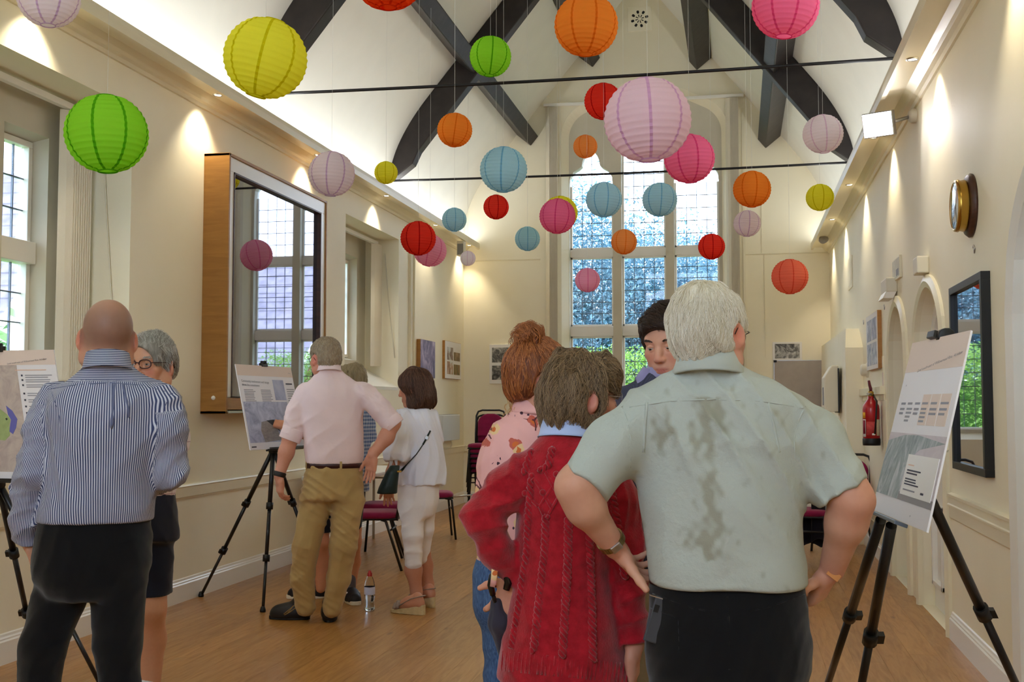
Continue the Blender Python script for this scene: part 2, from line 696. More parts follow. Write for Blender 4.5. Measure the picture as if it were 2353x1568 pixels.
ZH = [4.46, 4.95, 4.46]
lps = []
for c, zh in zip(LC, ZH):
    lps.append([(c - hw, 1.05), (c + hw, 1.05)] + head(c, zh))
YW = YE + 0.13
win = plane_holes(tudor(0.02, 0.95), lps, lambda a, c, d: (a, YW + d, c), M['stone'], 'window_4', [(0.16, None)] * 3)
struct(win)
YG = YW + 0.12
for c, zh in zip(LC, ZH):
    a0, a1 = c - hw, c + hw
    fr = MB()
    for z, hgt, d in ((3.50, .055, .03), (2.40, .07, .05)):
        fr.box((a0, YG - d, z - hgt), (a1, YG + .04, z + hgt))
    for z0, z1 in ((1.05, 2.33), (2.47, 3.445), (3.555, zh)):
        for lo, hi in (((a0, z0), (a0 + .028, z1)), ((a1 - .028, z0), (a1, z1)), ((a0, z0), (a1, z0 + .026)), ((a0, z1 - .026 if z1 < zh else z1), (a1, z1))):
            if hi[1] > lo[1]:
                fr.box((lo[0], YG - .02, lo[1]), (hi[0], YG + .02, hi[1]))
    fr.build('window_frame', M['white'], win, 0.003)
    for z0, z1 in ((1.05, 2.33), (2.47, 3.445), (3.555, zh)):
        nr = round((z1 - z0) / .172)
        pane_grid(win, grid(a0 + .026, a1 - .026, z0 + .02, z1, 4, nr), 'x', YG)
        leads(win, (a0 + .026, a1 - .026, z0 + .02, z1), 'x', YG, 4, nr, .004)
    hd = [(x, YG, z) for x, z in [(c - hw, zh), (c + hw, zh)] + head(c, zh)[1:-1]]
    MB().prism(hd, (0, .004, 0)).build('pane', M['glass'], win)
    MB().box((c - .005, YG - .006, zh), (c + .005, YG + .008, zh + .47)).box((c - hw, YG - .006, zh + .16), (c + hw, YG + .008, zh + .17)).build('lead_came', M['lead'], win)

# right wall with two arched door openings
D1 = arch(9.12, 0.44, 0.0, 1.72, 2.12)
D2 = arch(7.68, 0.53, 0.0, 1.70, 2.12)
D3 = arch(4.55, 0.70, 0.0, 1.75, 2.36)
wr = plane_holes(rect(YB, YE, -0.004, ZW), [D1, D2, D3], lambda a, c, d: (XR + d, a, c), M['wall'], 'wall_right', [(0.55, None), (0.10, None), (0.08, None)])
struct(wr)
# back wall with the tall window behind the camera that lights the hall from there
bx0, bx1, bz0, bz1 = -2.75, .2, 2.1, 5.4
mb = MB().box((XL - .45, YB - .1, 0), (bx0, YB, 7.4)).box((bx1, YB - .1, 0), (XR + .6, YB, 7.4)).box((bx0, YB - .1, 0), (bx1, YB, bz0)).box((bx0, YB - .1, bz1), (bx1, YB, 7.4))
struct(mb.build('wall_back', M['wall']))
mb = MB()
for i in range(4):
    x = bx0 + (bx1 - bx0) * i / 3
    mb.box((x - .05, YB - .12, bz0), (x + .05, YB - .02, bz1))
for z in (bz0, 3.2, 4.3, bz1):
    mb.box((bx0, YB - .11, z - .05), (bx1, YB - .03, z + .05))
w5 = struct(mb.build('window_5', M['stone']))
for i in range(3):
    MB().box((bx0 + (bx1 - bx0) * i / 3 + .05, YB - .075, bz0), (bx0 + (bx1 - bx0) * (i + 1) / 3 - .05, YB - .07, bz1)).build('pane', M['glass'], w5)


def arch_trim(c, w, zs, za, m, proud=0.035, wid=0.075):
    """moulded surround round an arched opening on the right wall"""
    i_, o_ = arch(c, w - .004, 0.0, zs, za - .004), arch(c, w + wid, 0.0, zs, za + wid * 1.05)
    mid = arch(c, w + wid * .45, 0.0, zs, za + wid * .47)
    mb = MB()
    vs, fs = [], []
    for lp, d in ((i_, -.012), (i_, proud * .7), (mid, proud), (o_, proud * .55), (o_, 0)):
        vs += [(XR - d, a, z) for a, z in lp]
    n = len(i_)
    order = list(range(1, n)) + [0]
    for r_ in range(4):
        for q in range(n - 1):
            i, j = order[q], order[q + 1]
            fs.append((r_ * n + i, r_ * n + j, (r_ + 1) * n + j, (r_ + 1) * n + i))
    return mb.add(vs, fs)


def crescent(mb, c, w, zs, za, wid, x0, x1):
    lp, li = arch(c, w, zs - .25, zs, za), arch(c, w - wid, zs - .25, zs, za - wid)
    n = len(lp)
    vs = [(x0, a, z) for a, z in lp] + [(x1, a, z) for a, z in lp] + [(x1, a, z) for a, z in li] + [(x0, a, z) for a, z in li]
    order = list(range(1, n)) + [0]
    fs = []
    for r_ in range(3):
        for q in range(n - 1):
            i, j = order[q], order[q + 1]
            fs.append((r_ * n + i, r_ * n + j, (r_ + 1) * n + j, (r_ + 1) * n + i))
    mb.add(vs, fs)


# door 1: deep arched lobby with a boarded door standing at the back
d1 = MB()
d1.box((XR + .54, 8.6, 0), (XR + .58, 9.64, 2.2))
door1 = struct(d1.build('door_1', M['white']))
for i in range(6):
    MB().box((XR + .515, 8.69 + i * .145, .02), (XR + .541, 8.69 + i * .145 + .138, 1.9)).build('door_board', M['white'], door1, .004)
arch_trim(9.12, 0.44, 1.72, 2.12, M['cream']).build('door_surround', M['cream'], door1)
# door 2: closed arched panelled door
door2 = struct(MB().prism([(XR + .085, a, z) for a, z in arch(7.68, .53, 0, 1.70, 2.12)], (.05, 0, 0)).build('door_2', M['white']))
arch_trim(7.68, 0.53, 1.70, 2.12, M['cream']).build('door_surround', M['cream'], door2)
for c in (7.44, 7.92):
    mb = MB()
    crescent(mb, c, .19, 1.50, 1.72, .04, XR + .05, XR + .09)
    for z0, z1 in ((.16, .70), (.92, 1.30)):
        for lo, hi in (((c - .19, z0), (c + .19, z0 + .035)), ((c - .19, z1 - .035), (c + .19, z1)), ((c - .19, z0), (c - .155, z1)), ((c + .155, z0), (c + .19, z1))):
            mb.box((XR + .05, lo[0], lo[1]), (XR + .09, hi[0], hi[1]))
    mb.build('door_panel', M['white'], door2, .006)
mb = MB()
crescent(mb, 7.55, .36, 1.62, 1.98, .04, XR + .05, XR + .09)
mb.build('door_panel', M['white'], door2, .006)
# door 3: the wide arched door at the right edge
door3 = struct(MB().prism([(XR + .07, a, z) for a, z in arch(4.55, .70, 0, 1.75, 2.36)], (.05, 0, 0)).build('door_3', M['white']))
arch_trim(4.55, 0.70, 1.75, 2.36, M['white'], .06, .13).build('door_surround', M['white'], door3)
mb = MB()
for z0, z1 in ((.2, .8), (1.0, 1.7)):
    for lo, hi in (((4.75, z0), (5.12, z0 + .03)), ((4.75, z1 - .03), (5.12, z1)), ((4.75, z0), (4.78, z1)), ((5.09, z0), (5.12, z1))):
        mb.box((XR + .05, lo[0], lo[1]), (XR + .075, hi[0], hi[1]))
mb.build('door_panel', M['white'], door3)
kp = on_x(2338, 1171, XR - .03)
MB().lathe((XR + .07, kp[1], kp[2]), [(.0, -.0), (.03, 0), (.03, .012), (.011, .018), (.011, .055), (.022, .062), (.031, .078), (.031, .092), (.02, .106), (0, .11)], 20, (-1, 0, 0)).build('door_knob', M['brass'], door3)
MB().box((XR + .05, kp[1] - .05, .96), (XR + .07, kp[1] + .03, 1.0)).build('door_plate', M['white'], door3)

# ceiling: two slopes
t = 0.06
cl = MB().prism([(XL - .1, YB, ZP - .12), (XM, YB, ZA), (XM, YB, ZA + t), (XL - .1, YB, ZP - .06)], (0, YE - YB, 0))
cl.prism([(XR + .1, YB, ZP - .12), (XM, YB, ZA), (XM, YB, ZA + t), (XR + .1, YB, ZP - .06)], (0, YE - YB, 0))
# white plaster above the cornice, coved into the slope
for x, s_, z0, sl in ((XL, 1, ZCL, (ZA - ZP) / (XM - XL)), (XR, -1, ZCR, (ZA - ZP) / (XR - XM))):
    u1, p0_, p2_ = .42, (0.004, ZP - .42), (.42, ZP + .42 * sl - .004)
    p1_ = (0.004, ZP - .02)
    prof = [(0.004, z0 + .02)] + [((1 - t) ** 2 * p0_[0] + 2 * t * (1 - t) * p1_[0] + t * t * p2_[0], (1 - t) ** 2 * p0_[1] + 2 * t * (1 - t) * p1_[1] + t * t * p2_[1]) for t in np.linspace(0, 1, 17)] + [(.5, ZP + .5 * sl + .0)]
    vs = [(x + s_ * u, y, z) for y in (YB, YE - .002) for u, z in prof]
    n = len(prof)
    cl.add(vs, [(i, i + 1, n + i + 1, n + i) for i in range(n - 1)], True)
struct(cl.build('ceiling', M['ceil']))

# cornices carrying the downlights
for n_, (x, s_, z0, nm) in enumerate(((XL, 1, ZCL, 'trim_1'), (XR, -1, ZCR, 'trim_2'))):
    prof = [(0, z0 - .03), (.015, z0 - .028), (.025, z0 - .005), (.05, z0 + .004), (.065, z0 + .022), (.09, z0 + .042), (.10, z0 + .05), (.205, z0 + .05), (.21, z0 + .022), (.24, z0 + .022), (.243, z0 + .07), (.24, z0 + .105), (.215, z0 + .108), (.212, z0 + .075), (0, z0 + .075)]
    tr = struct(MB().prism([(x + s_ * u, YB, z) for u, z in prof], (0, YE - YB - .05, 0)).build(nm, M['cream']))
    for lx, ly in (LAMP_L if n_ == 0 else LAMP_R):
        if ly < 3:
            continue
        lt = thing('downlight', '', None, (lx, ly, z0 + .05), 'recessed downlights in the cornices')
        nth = ('first', 'second', 'third', 'fourth', 'fifth', 'sixth', 'seventh')[[q[1] for q in (LAMP_L if n_ == 0 else LAMP_R) if q[1] >= 3].index(ly)]
        tag(lt, 'small round recessed downlight, %s from the near end, in the %s cornice' % (nth, 'window side' if n_ == 0 else 'door side'), 'downlight')
        MB().lathe((lx, ly, z0 + .05), [(.024, -.001), (.026, -.006), (.036, -.006), (.04, 0)], 20).build('bezel', M['steel'], lt)
        MB().lathe((lx, ly, z0 + .05), [(0, -.003), (.024, -.003)], 16).build('lens', M['lamp'], lt)


def run(name, x, s_, y0, y1, prof, m):
    return struct(MB().prism([(x + s_ * u, y0, z) for u, z in prof], (0, y1 - y0, 0)).build(name, m))


BASE = [(0, 0), (.022, 0), (.022, .118), (.016, .126), (.016, .134), (.01, .142), (.008, .155), (0, .16)]
DADO = [(0, .70), (.006, .70), (.012, .712), (.012, .715), (.02, .72), (.02, .785), (.028, .793), (.022, .803), (0, .806)]
DADR = [(0, .70), (.01, .70), (.018, .71), (.018, .77), (.028, .775), (.028, .785), (.02, .79), (.018, .825), (.028, .83), (.028, .845), (0, .85)]
run('baseboard_left', XL, 1, YB, YE, BASE, M['white'])
run('trim_3', XL, 1, YB, YE, DADO, M['cream'])
run('baseboard_right', XR, -1, 5.38, 7.06, BASE, M['white'])
run('trim_4', XR, -1, 5.38, 7.02, DADR, M['cream'])
run('baseboard_far_right', XR, -1, 9.66, YE, BASE, M['white'])
be = [(a, b_) for a, b_ in BASE]
struct(MB().prism([(XL, YE - u, z) for u, z in BASE], (XR - XL, 0, 0)).build('baseboard_end', M['white']))
struct(MB().prism([(XL, YE - u, z) for u, z in DADO], (.9, 0, 0)).build('trim_5', M['cream']))
# picture rail on the end wall, both sides of the window
for i, (x0, x1, z) in enumerate(((XL, -2.70, 3.405), (0.115, XR, 3.40))):
    struct(MB().prism([(x0, YE, z - .008), (x0, YE - .014, z - .006), (x0, YE - .018, z + .006), (x0, YE, z + .01)], (x1 - x0, 0, 0)).build('trim_%d' % (6 + i), M['cream']))
# cable trunking on the end wall, right of the window, and a pipe on the left wall
mb = MB().box((.085, YE - .02, .9), (.115, YE, 5.4)).box((.36, YE - .01, 2.0), (.366, YE, 3.39)).box((.33, YE - .01, 3.42), (.336, YE, 4.3))
struct(mb.build('trim_8', M['cream']))
p0 = on_x(941, 700, XL)
struct(MB().box((XL, p0[1] - .04, .8), (XL + .03, p0[1] + .05, 3.5)).tube([(XL + .04, p0[1] + .06, .8), (XL + .04, p0[1] + .06, 3.4)], .012).build('trim_9', M['cream']))
# boxed pier with a sloping top near the far right corner
y0p = 11.65
xf = on_y(1944, 900, y0p)[0]
prof = [(y0p, 0), (y0p, 1.93), (y0p + .35, 2.14), (15.45, 2.14), (15.45, 0)]
struct(MB().prism([(xf, a, z) if z != 2.14 else (xf + .04, a, z) for a, z in prof], (XR - xf, 0, 0)).build('wall_pier', M['wall']))
# short panelling between the pier and the first door
mb = MB()
yd0, yd1 = on_x(1981, 900, XR)[1], on_x(2034, 900, XR)[1]
mb.box((XR - .045, yd0, 1.45), (XR, yd1, 1.52)).box((XR - .012, yd0, 1.40), (XR, yd1, 1.45)).box((XR - .012, yd0, .2), (XR, yd0 + .12, 1.40)).box((XR - .012, yd1 - .12, .2), (XR, yd1, 1.40)).box((XR - .012, yd0, .16), (XR, yd1, .3))
struct(mb.build('trim_10', M['cream'], None, .004))

# roof trusses: principal rafters and iron tie rods
for k, Y in enumerate((8.47, 12.05)):
    T = thing('roof_truss', 'black oak roof truss with iron tie rod, %s' % ('nearer one' if k == 0 else 'farther one by the tall window'), 'roof truss', (XM, Y, ZP), 'dark roof trusses')
    for xw, s_, z0 in ((XL, 1, ZCL), (XR, -1, ZCR)):
        xm = XM
        sl = (ZA - ZP) / abs(xm - xw)
        dn = .30 * math.hypot(1, sl)        # vertical drop for a 0.30 m deep timber
        poly = [(xw, ZP), (xm, ZA), (xm, ZA - dn - .14), (xm - s_ * .35, ZA - dn - .35 * sl + .03), (xw + s_ * .34, ZP + .34 * sl - dn), (xw + s_ * .27, ZP + .22 * sl - dn), (xw + s_ * .05, ZP - .37), (xw, ZP - .37), (xw, ZP - .12)]
        MB().prism([(x, Y, z) for x, z in poly], (0, .17, 0)).build('rafter', M['beam'], T, .012)
    pts = [(XL + (XR - XL) * i / 8, Y - .01, 3.86 - .02 * math.sin(math.pi * i / 8)) for i in range(9)]
    MB().tube(pts, .0125, 8).build('tie_rod', M['iron'], T)
for i, x in enumerate((-2.98, -2.10, -0.36, 0.55)):
    sl = (ZA - ZP) / abs(XM - (XL if x < XM else XR))
    a = math.atan(sl) * (1 if x < XM else -1)
    ux, nz = np.array([math.cos(a), 0, math.sin(a)]), np.array([-math.sin(a) if a > 0 else -math.sin(a), 0, math.cos(a)])
    zz = roof_z(x)
    c = np.array([x, (YE + 1) / 2, zz]) - nz * .132
    o = MB().obox(c, (ux, (0, 1, 0), nz), (.085, (YE - 1) / 2, .13)).build('purlin', M['beam'], None, .012, org=(x, YE / 2, zz))
    tag(o, 'dark oak purlin along the %s roof slope, %s' % ('left' if x < XM else 'right', 'the lower of the two' if i in (0, 3) else 'the upper of the two'), 'purlin', 'dark roof purlins')
# ================================================================== PAPER LANTERNS
PAPER = {k: paper('paper_' + k, c) for k, c in dict(green=(172, 238, 66), yellow=(252, 248, 80), lilac=(250, 240, 247), orange=(255, 166, 66), pink=(255, 138, 184), blue=(196, 236, 250), red=(250, 74, 58),
         pale_pink=(252, 228, 240), light_pink=(255, 192, 220), white=(250, 242, 248), peach=(255, 180, 100), coral=(255, 146, 118), vermilion=(250, 90, 34)).items()}
SEAM = {k: paper('seam_' + k, c) for k, c in dict(green=(104, 190, 28), yellow=(222, 214, 30), lilac=(220, 192, 226), orange=(236, 132, 36), pink=(236, 92, 150), blue=(140, 204, 234), red=(206, 34, 32),
        pale_pink=(230, 190, 226), light_pink=(240, 142, 190), white=(234, 208, 230), peach=(244, 146, 56), coral=(240, 108, 84), vermilion=(224, 58, 14)).items()}
LANT = {}


def lantern_mesh(col):
    n, seg, t0 = 17, 48, 0.235
    prof = []
    for i in range(n + 1):
        th = t0 + (math.pi - 2 * t0) * i / n
        prof.append((math.sin(th), math.cos(th)))
        if i < n:
            for q, g in ((.16, .990), (.5, .976), (.84, .990)):
                th2 = t0 + (math.pi - 2 * t0) * (i + q) / n
                prof.append((math.sin(th2) * g, math.cos(th2) * g))
    vs, fs = [], []
    for k, (r, z) in enumerate(prof):
        for j in range(seg):
            a = 2 * math.pi * j / seg
            w = 1 + (.007 * math.sin(8 * a + k * .9) if k % 4 == 2 else 0)
            vs.append((r * w * math.cos(a), r * w * math.sin(a), z * (.955 if abs(z) > .9 else 0.975)))
    for k in range(len(prof) - 1):
        for j in range(seg):
            q = (j + 1) % seg
            fs.append((k * seg + j, (k + 1) * seg + j, (k + 1) * seg + q, k * seg + q))
    me = bpy.data.meshes.new('shade')
    me.from_pydata(vs, [], fs)
    me.polygons.foreach_set('use_smooth', [True] * len(fs))
    me.materials.append(PAPER[col])
    # pasted seams: narrow double-paper strips between the gores
    vs, fs = [], []
    for g in range(8):
        a = 2 * math.pi * g / 8
        b = len(vs)
        for k, (r, z) in enumerate(prof):
            for s_ in (-1, 1):
                hw_ = .034
                vs.append((1.006 * r * math.cos(a) - s_ * hw_ * math.sin(a), 1.006 * r * math.sin(a) + s_ * hw_ * math.cos(a), z * (.955 if abs(z) > .9 else 0.975)))
        for k in range(len(prof) - 1):
            fs.append((b + 2 * k, b + 2 * k + 2, b + 2 * k + 3, b + 2 * k + 1))
    sm = bpy.data.meshes.new('seam')
    sm.from_pydata(vs, [], fs)
    sm.materials.append(SEAM[col])
    rg = MB()
    for z in (.955 * math.cos(t0), -.955 * math.cos(t0)):
        rg.tube([(math.sin(t0) * math.cos(2 * math.pi * j / 24), math.sin(t0) * math.sin(2 * math.pi * j / 24), z) for j in range(25)], .018, 6, False)
    rm = bpy.data.meshes.new('rim')
    rm.from_pydata(rg.v, [], rg.f)
    rm.materials.append(SEAM[col])
    return me, sm, rm


def lantern(col, px, py, dpx, dia, label, tilt=(0, 0), spin=None, group=None):
    D = dia / dpx * FPX
    c = P(px, py, D)
    if col not in LANT:
        LANT[col] = lantern_mesh(col)
    me, sm, rm = LANT[col]
    T = thing('paper_lantern', label, 'lantern', c, group or 'paper lanterns hung from the roof')
    for nm, q in (('shade', me), ('seam', sm), ('rim', rm)):
        o = bpy.data.objects.new(nm, q)
        COL.objects.link(o)
        o.parent = T
        o.scale = (dia / 2,) * 3
        o.rotation_euler = (R(tilt[0]), R(tilt[1]), R(spin if spin is not None else rnd.random() * 45))
    top = roof_z(c[0]) - .02
    MB().tube([(c[0], c[1], c[2] + dia * .46), (c[0], c[1], top)], .0008, 4, False).build('hanging_string', M['string'], T)


L_ = lantern
L_('green', 245, 308, 187, .40, 'big lime green paper lantern in front of the nearest side window', (0, -3), 12)
L_('yellow', 610, 134, 191, .42, 'big yellow paper lantern, largest of the yellow ones', (6, 14), 20)
L_('lilac', 112, -6, 141, .28, 'pale lilac paper lantern cut by the top left corner of the picture', (0, 0), 10)
L_('lilac', 762, 400, 107, .35, 'pale lilac paper lantern beside the top corner of the wall mirror', (0, 3), 8)
L_('yellow', 887, 397, 54, .20, 'small yellow paper lantern at the foot of the dark rafter', (0, 0), 14)
L_('green', 1127, 130, 96, .30, 'lime green paper lantern hanging before the crossing of rafter and purlin', (0, 4), 18)
L_('vermilion', 892, -62, 174, .40, 'vermilion paper lantern of which only the bottom shows at the top edge', (0, 0), 30)
L_('orange', 1347, 58, 147, .40, 'big orange paper lantern beside the round gable vent', (0, 2), 26)
L_('pink', 1805, 14, 154, .40, 'bright pink paper lantern over the far right rafter', (0, 4), 20)
L_('orange', 1045, 299, 81, .25, 'orange paper lantern between the two left dark beams', (0, 8), 16)
L_('blue', 1157, 390, 109, .35, 'largest light blue paper lantern, hiding part of the far tie rod', (0, 3), 6)
L_('red', 1140, 476, 59, .20, 'small red paper lantern directly below the largest light blue one', (0, 0), 22)
L_('blue', 1044, 505, 57, .22, 'small light blue paper lantern at the end of the left cornice', (0, 0), 20)
L_('red', 961, 548, 82, .30, 'red paper lantern overlapping a light pink one near the left wall', (0, 0), 20)
L_('light_pink', 988, 576, 77, .31, 'light pink paper lantern half hidden behind a red lantern', (0, 14), 12)
L_('white', 1075, 594, 36, .18, 'smallest lilac white paper lantern, by the left end of the picture rail', (0, 0), 9)
L_('blue', 1212, 549, 58, .22, 'small light blue paper lantern left of the tall window', (0, 0), 12)
L_('pink', 1281, 497, 84, .28, 'pink paper lantern with a yellow one peeping out behind its top', (0, 4), 2)
L_('yellow', 1287, 490, 82, .30, 'yellow paper lantern almost wholly hidden behind a pink one', (0, 0), 2)
L_('red', 1386, 233, 87, .30, 'red paper lantern partly behind the biggest pale pink one', (0, 0), 12)
L_('peach', 1345, 337, 56, .22, 'small orange paper lantern over the left pointed window light', (0, 0), 22)
L_('pale_pink', 1488, 276, 201, .45, 'biggest pale pink paper lantern in the middle of the hall', (0, -3), 8)
L_('pink', 1584, 365, 117, .36, 'pink paper lantern just right of and behind the biggest pale pink one', (0, -4), 22)
L_('white', 1891, 308, 92, .30, 'white paper lantern glowing beside the floodlight', (0, -4), 6)
L_('blue', 1388, 459, 84, .28, 'grey blue paper lantern before the left light of the tall window', (0, 2), 20)
L_('blue', 1516, 459, 81, .28, 'light blue paper lantern before the middle light of the tall window', (0, 3), 10)
L_('peach', 1434, 556, 60, .20, 'small peach paper lantern on the left mullion of the tall window', (0, 3), 14)
L_('light_pink', 1350, 644, 58, .20, 'light pink paper lantern low in the left light of the tall window', (0, 0), 10)
L_('red', 1635, 567, 62, .20, 'small red paper lantern before the right edge of the tall window', (0, 0), 8)
L_('orange', 1728, 435, 87, .28, 'orange paper lantern above a lilac one, right of the tall window', (0, 2), 14)
L_('lilac', 1717, 514, 63, .22, 'small lilac paper lantern directly below an orange one', (0, 3), 10)
L_('yellow', 1884, 454, 64, .25, 'small yellow paper lantern touching the edge of the right cornice', (0, 0), 12)
L_('coral', 1815, 636, 84, .30, 'coral paper lantern low before the end wall, right of the window', (0, 0), 9)

# ================================================================== FIXTURES ON THE WALLS
# gable vent: round fret of eight drop-shaped holes in a plaster plate
vc = on_y(1470, 44, YE)
T = thing('gable_vent', 'cream plaster wall vent with a rosette of eight dark holes high in the gable', 'vent', vc)
MB().box((vc[0] - .17, YE - .012, vc[2] - .17), (vc[0] + .17, YE, vc[2] + .17)).build('plate', M['wall'], T, .004)
for i in range(8):
    a = R(22.5 - 8 + 45 * i)
    d, n = np.array([math.cos(a), 0, math.sin(a)]), np.array([-math.sin(a), 0, math.cos(a)])
    for prof in (((.022, .004), (.06, .0075)), ((.078, .009), (.09, .017), (.112, .018), (.122, .010))):
        poly = [vc + d * rr + n * w for rr, w in prof] + [vc + d * rr - n * w for rr, w in reversed(prof)]
        MB().prism([p_ + np.array([0, -.0135, 0]) for p_ in poly], (0, .004, 0)).build('hole', M['black'], T)

# vertical blinds drawn to the side of each window
def blind(name_label, rail0, rail1, n, stack, zt, zb, mx=M['blind'], nrm='y', cord=None):
    c = (np.asarray(rail0) + np.asarray(rail1)) / 2
    T = thing('vertical_blind', name_label, 'blind', (stack[0][0], stack[0][1], zb), 'vertical blinds drawn aside')
    r0, r1 = np.asarray(rail0, float), np.asarray(rail1, float)
    d = unit(r1 - r0)
    s_ = np.cross(d, (0, 0, 1))
    MB().obox(c, (d, s_, (0, 0, 1)), (np.linalg.norm(r1 - r0) / 2, .022, .02)).build('headrail', M['white'], T, .004)
    for i in range(n):
        p = np.asarray(stack[0], float) + (np.asarray(stack[1], float) - np.asarray(stack[0], float)) * i / max(1, n - 1)
        zz0 = zb + rnd.random() * .01
        # each slat a slightly bowed strip turned across the rail
        mb = MB()
        w = .045
        q = unit(s_ * .72 + d * .69) if nrm == 'y' else unit(s_ * .85 + d * .52)
        nn = np.cross(q, (0, 0, 1))
        vs = []
        for z in (zz0, zt):
            for u in (-1, 0, 1):
                vs.append((p[0] + q[0] * u * w + nn[0] * (.006 if u == 0 else 0), p[1] + q[1] * u * w + nn[1] * (.006 if u == 0 else 0), z))
        vs2 = [np.array(v) + nn * .0016 for v in vs]
        mb.add(vs + vs2, [(0, 1, 4, 3), (1, 2, 5, 4), (7, 6, 9, 10), (8, 7, 10, 11), (0, 3, 9, 6), (2, 8, 11, 5), (3, 4, 10, 9), (4, 5, 11, 10), (0, 6, 7, 1), (1, 7, 8, 2)])
        mb.build('slat', mx, T)
    if cord:
        MB().tube(cord, .003, 6).tube([np.asarray(q) + np.array([.0, .02, 0]) for q in cord], .003, 6).build('pull_cord', M['seatplas'], T)


blind('beige vertical blind stacked in the recess of the nearest side window', (XL - .27, 4.85, 3.215), (XL - .27, 6.55, 3.215), 9, ((XL - .27, 6.30, 0), (XL - .27, 6.50, 0)), 3.19, 1.5,
      cord=[(XL - .20, 6.575, 3.2), (XL - .16, 6.58, 2.6), (XL - .10, 6.58, 1.9), (XL - .08, 6.575, 1.7)])
blind('pale vertical blind stacked in the recess of the farther side window', (XL - .25, 10.7, 3.215), (XL - .25, 12.4, 3.215), 7, ((XL - .22, 12.24, 0), (XL - .22, 12.38, 0)), 3.19, 1.80,
      cord=[(XL - .16, 12.425, 3.1), (XL - .12, 12.43, 2.6), (XL - .06, 12.43, 2.1), (XL - .035, 12.42, 1.9)])
rl, rr_ = on_y(1249, 240, YE - .06), on_y(1710, 213, YE - .06)
zr = 5.57
blind('grey beige vertical blind hanging down the left side of the tall window', (rl[0], YE - .06, zr), (-1.26, YE - .06, zr), 8, ((-2.58, YE - .07, 0), (-2.47, YE - .07, 0)), zr - .03, .95)
blind('grey beige vertical blind hanging down the right side of the tall window', (-1.26, YE - .06, zr), (rr_[0] - .01, YE - .06, zr), 8, ((-.10, YE - .07, 0), (.01, YE - .07, 0)), zr - .03, .95)

# mirror in a deep oak case on the left wall
T = thing('mirror_case', 'tall mirror in a deep oak case with white inner frame, left wall', 'mirror', (XL, 8.6, 1.295))
xf0, xf1 = XL, XL + .20
y0, y1, z0, z1 = 7.60, 9.60, 1.295, 3.19
MB().box((xf0, y0, z0), (xf1, y0 + .022, z1)).box((xf0, y1 - .022, z0), (xf1, y1, z1)).box((xf0, y0, z1 - .022), (xf1, y1, z1)).box((xf0, y0, z0), (xf1, y1, z0 + .022)).build('oak_case', M['oak'], T, .003)
mb = MB()
a0, a1, b0, b1 = 7.70, 9.475, 1.415, 3.065
mb.box((xf1 - .05, y0 + .022, b1), (xf1 - .012, y1 - .022, z1 - .022)).box((xf1 - .05, y0 + .022, b0), (xf1 - .012, a0, b1)).box((xf1 - .05, a1, b0), (xf1 - .012, y1 - .022, b1))
mb.build('inner_frame', M['white'], T, .002)
MB().box((xf1 - .05, y0 + .022, z0 + .03), (xf1 - .012, y1 - .022, b0 - .004)).build('bottom_rail', M['oak'], T, .002)
mb = MB()
for lo, hi in (((a0, b1 - .012), (a1, b1)), ((a0, b0), (a1, b0 + .008)), ((a0, b0), (a0 + .012, b1)), ((a1 - .012, b0), (a1, b1))):
    mb.box((xf1 - .052, lo[0], lo[1]), (xf1 - .006, hi[0], hi[1]))
mb.build('bead', M['darkwood'], T)
MB().box((xf1 - .056, a0, b0), (xf1 - .04, a1, b1)).build('mirror_glass', mat('mirror_silver', (176, 178, 188), 0.015, 0.5, 1.0), T)
MB().lathe((XL + .10, y0, 1.41), [(.0, .006), (.014, .005), (.016, 0)], 16, (0, -1, 0)).build('stud', M['white'], T)
MB().box((xf1 - .01, y0 + .03, z0 + .005), (xf1 + .004, y1 - .03, z0 + .022)).build('chrome_strip', M['steel'], T)

# tall black framed mirror on the right wall
T = thing('wall_mirror', 'tall narrow mirror in a black frame on the right wall', 'mirror', (XR, 6.28, 1.0))
y0, y1, z0, z1 = 5.86, 6.72, 1.005, 2.01
mb = MB()
for lo, hi in (((y0, z0), (y1, z0 + .04)), ((y0, z1 - .04), (y1, z1)), ((y0, z0 + .04), (y0 + .04, z1 - .04)), ((y1 - .04, z0 + .04), (y1, z1 - .04))):
    mb.box((XR - .045, lo[0], lo[1]), (XR, hi[0], hi[1]))
mb.build('frame', M['black'], T, .002)
MB().box((XR - .025, y0 + .04, z0 + .04), (XR - .008, y1 - .04, z1 - .04)).build('mirror_glass', mat('mirror_silver', (176, 178, 188), 0.015), T)

# round wall clock seen nearly edge-on
cy, cz = 6.26, 2.40
T = thing('wall_clock', 'round clock with brass bezel on a dark wooden backplate, right wall', 'clock', (XR, cy, cz))
ax = (-1, 0, 0)
MB().lathe((XR, cy, cz), [(0, 0), (.165, 0), (.168, .012), (.155, .028), (.13, .032), (0, .032)], 48, ax).build('backplate', M['darkwood'], T)
MB().lathe((XR, cy, cz), [(.13, .03), (.137, .04), (.132, .06), (.138, .07), (.134, .085), (.124, .09), (.118, .084)], 48, ax).build('bezel', M['brass'], T)
MB().lathe((XR, cy, cz), [(0, .078), (.12, .078)], 48, ax).build('dial', M['paperw'], T)
mb = MB()
for i in range(12):
    a = R(30 * i)
    d = np.array([0, math.sin(a), math.cos(a)])
    mb.obox(np.array([XR - .0795, cy, cz]) + d * .10, ((1, 0, 0), d, np.cross((1, 0, 0), d)), (.001, .010, .003))
mb.build('hour_mark', M['black'], T)
for a, ln in ((R(118), .065), (R(200), .09)):
    d = np.array([0, math.sin(a), math.cos(a)])
    MB().obox(np.array([XR - .082, cy, cz]) + d * ln * .45, ((1, 0, 0), d, np.cross((1, 0, 0), d)), (.001, ln * .6, .003)).build('hand', M['black'], T)
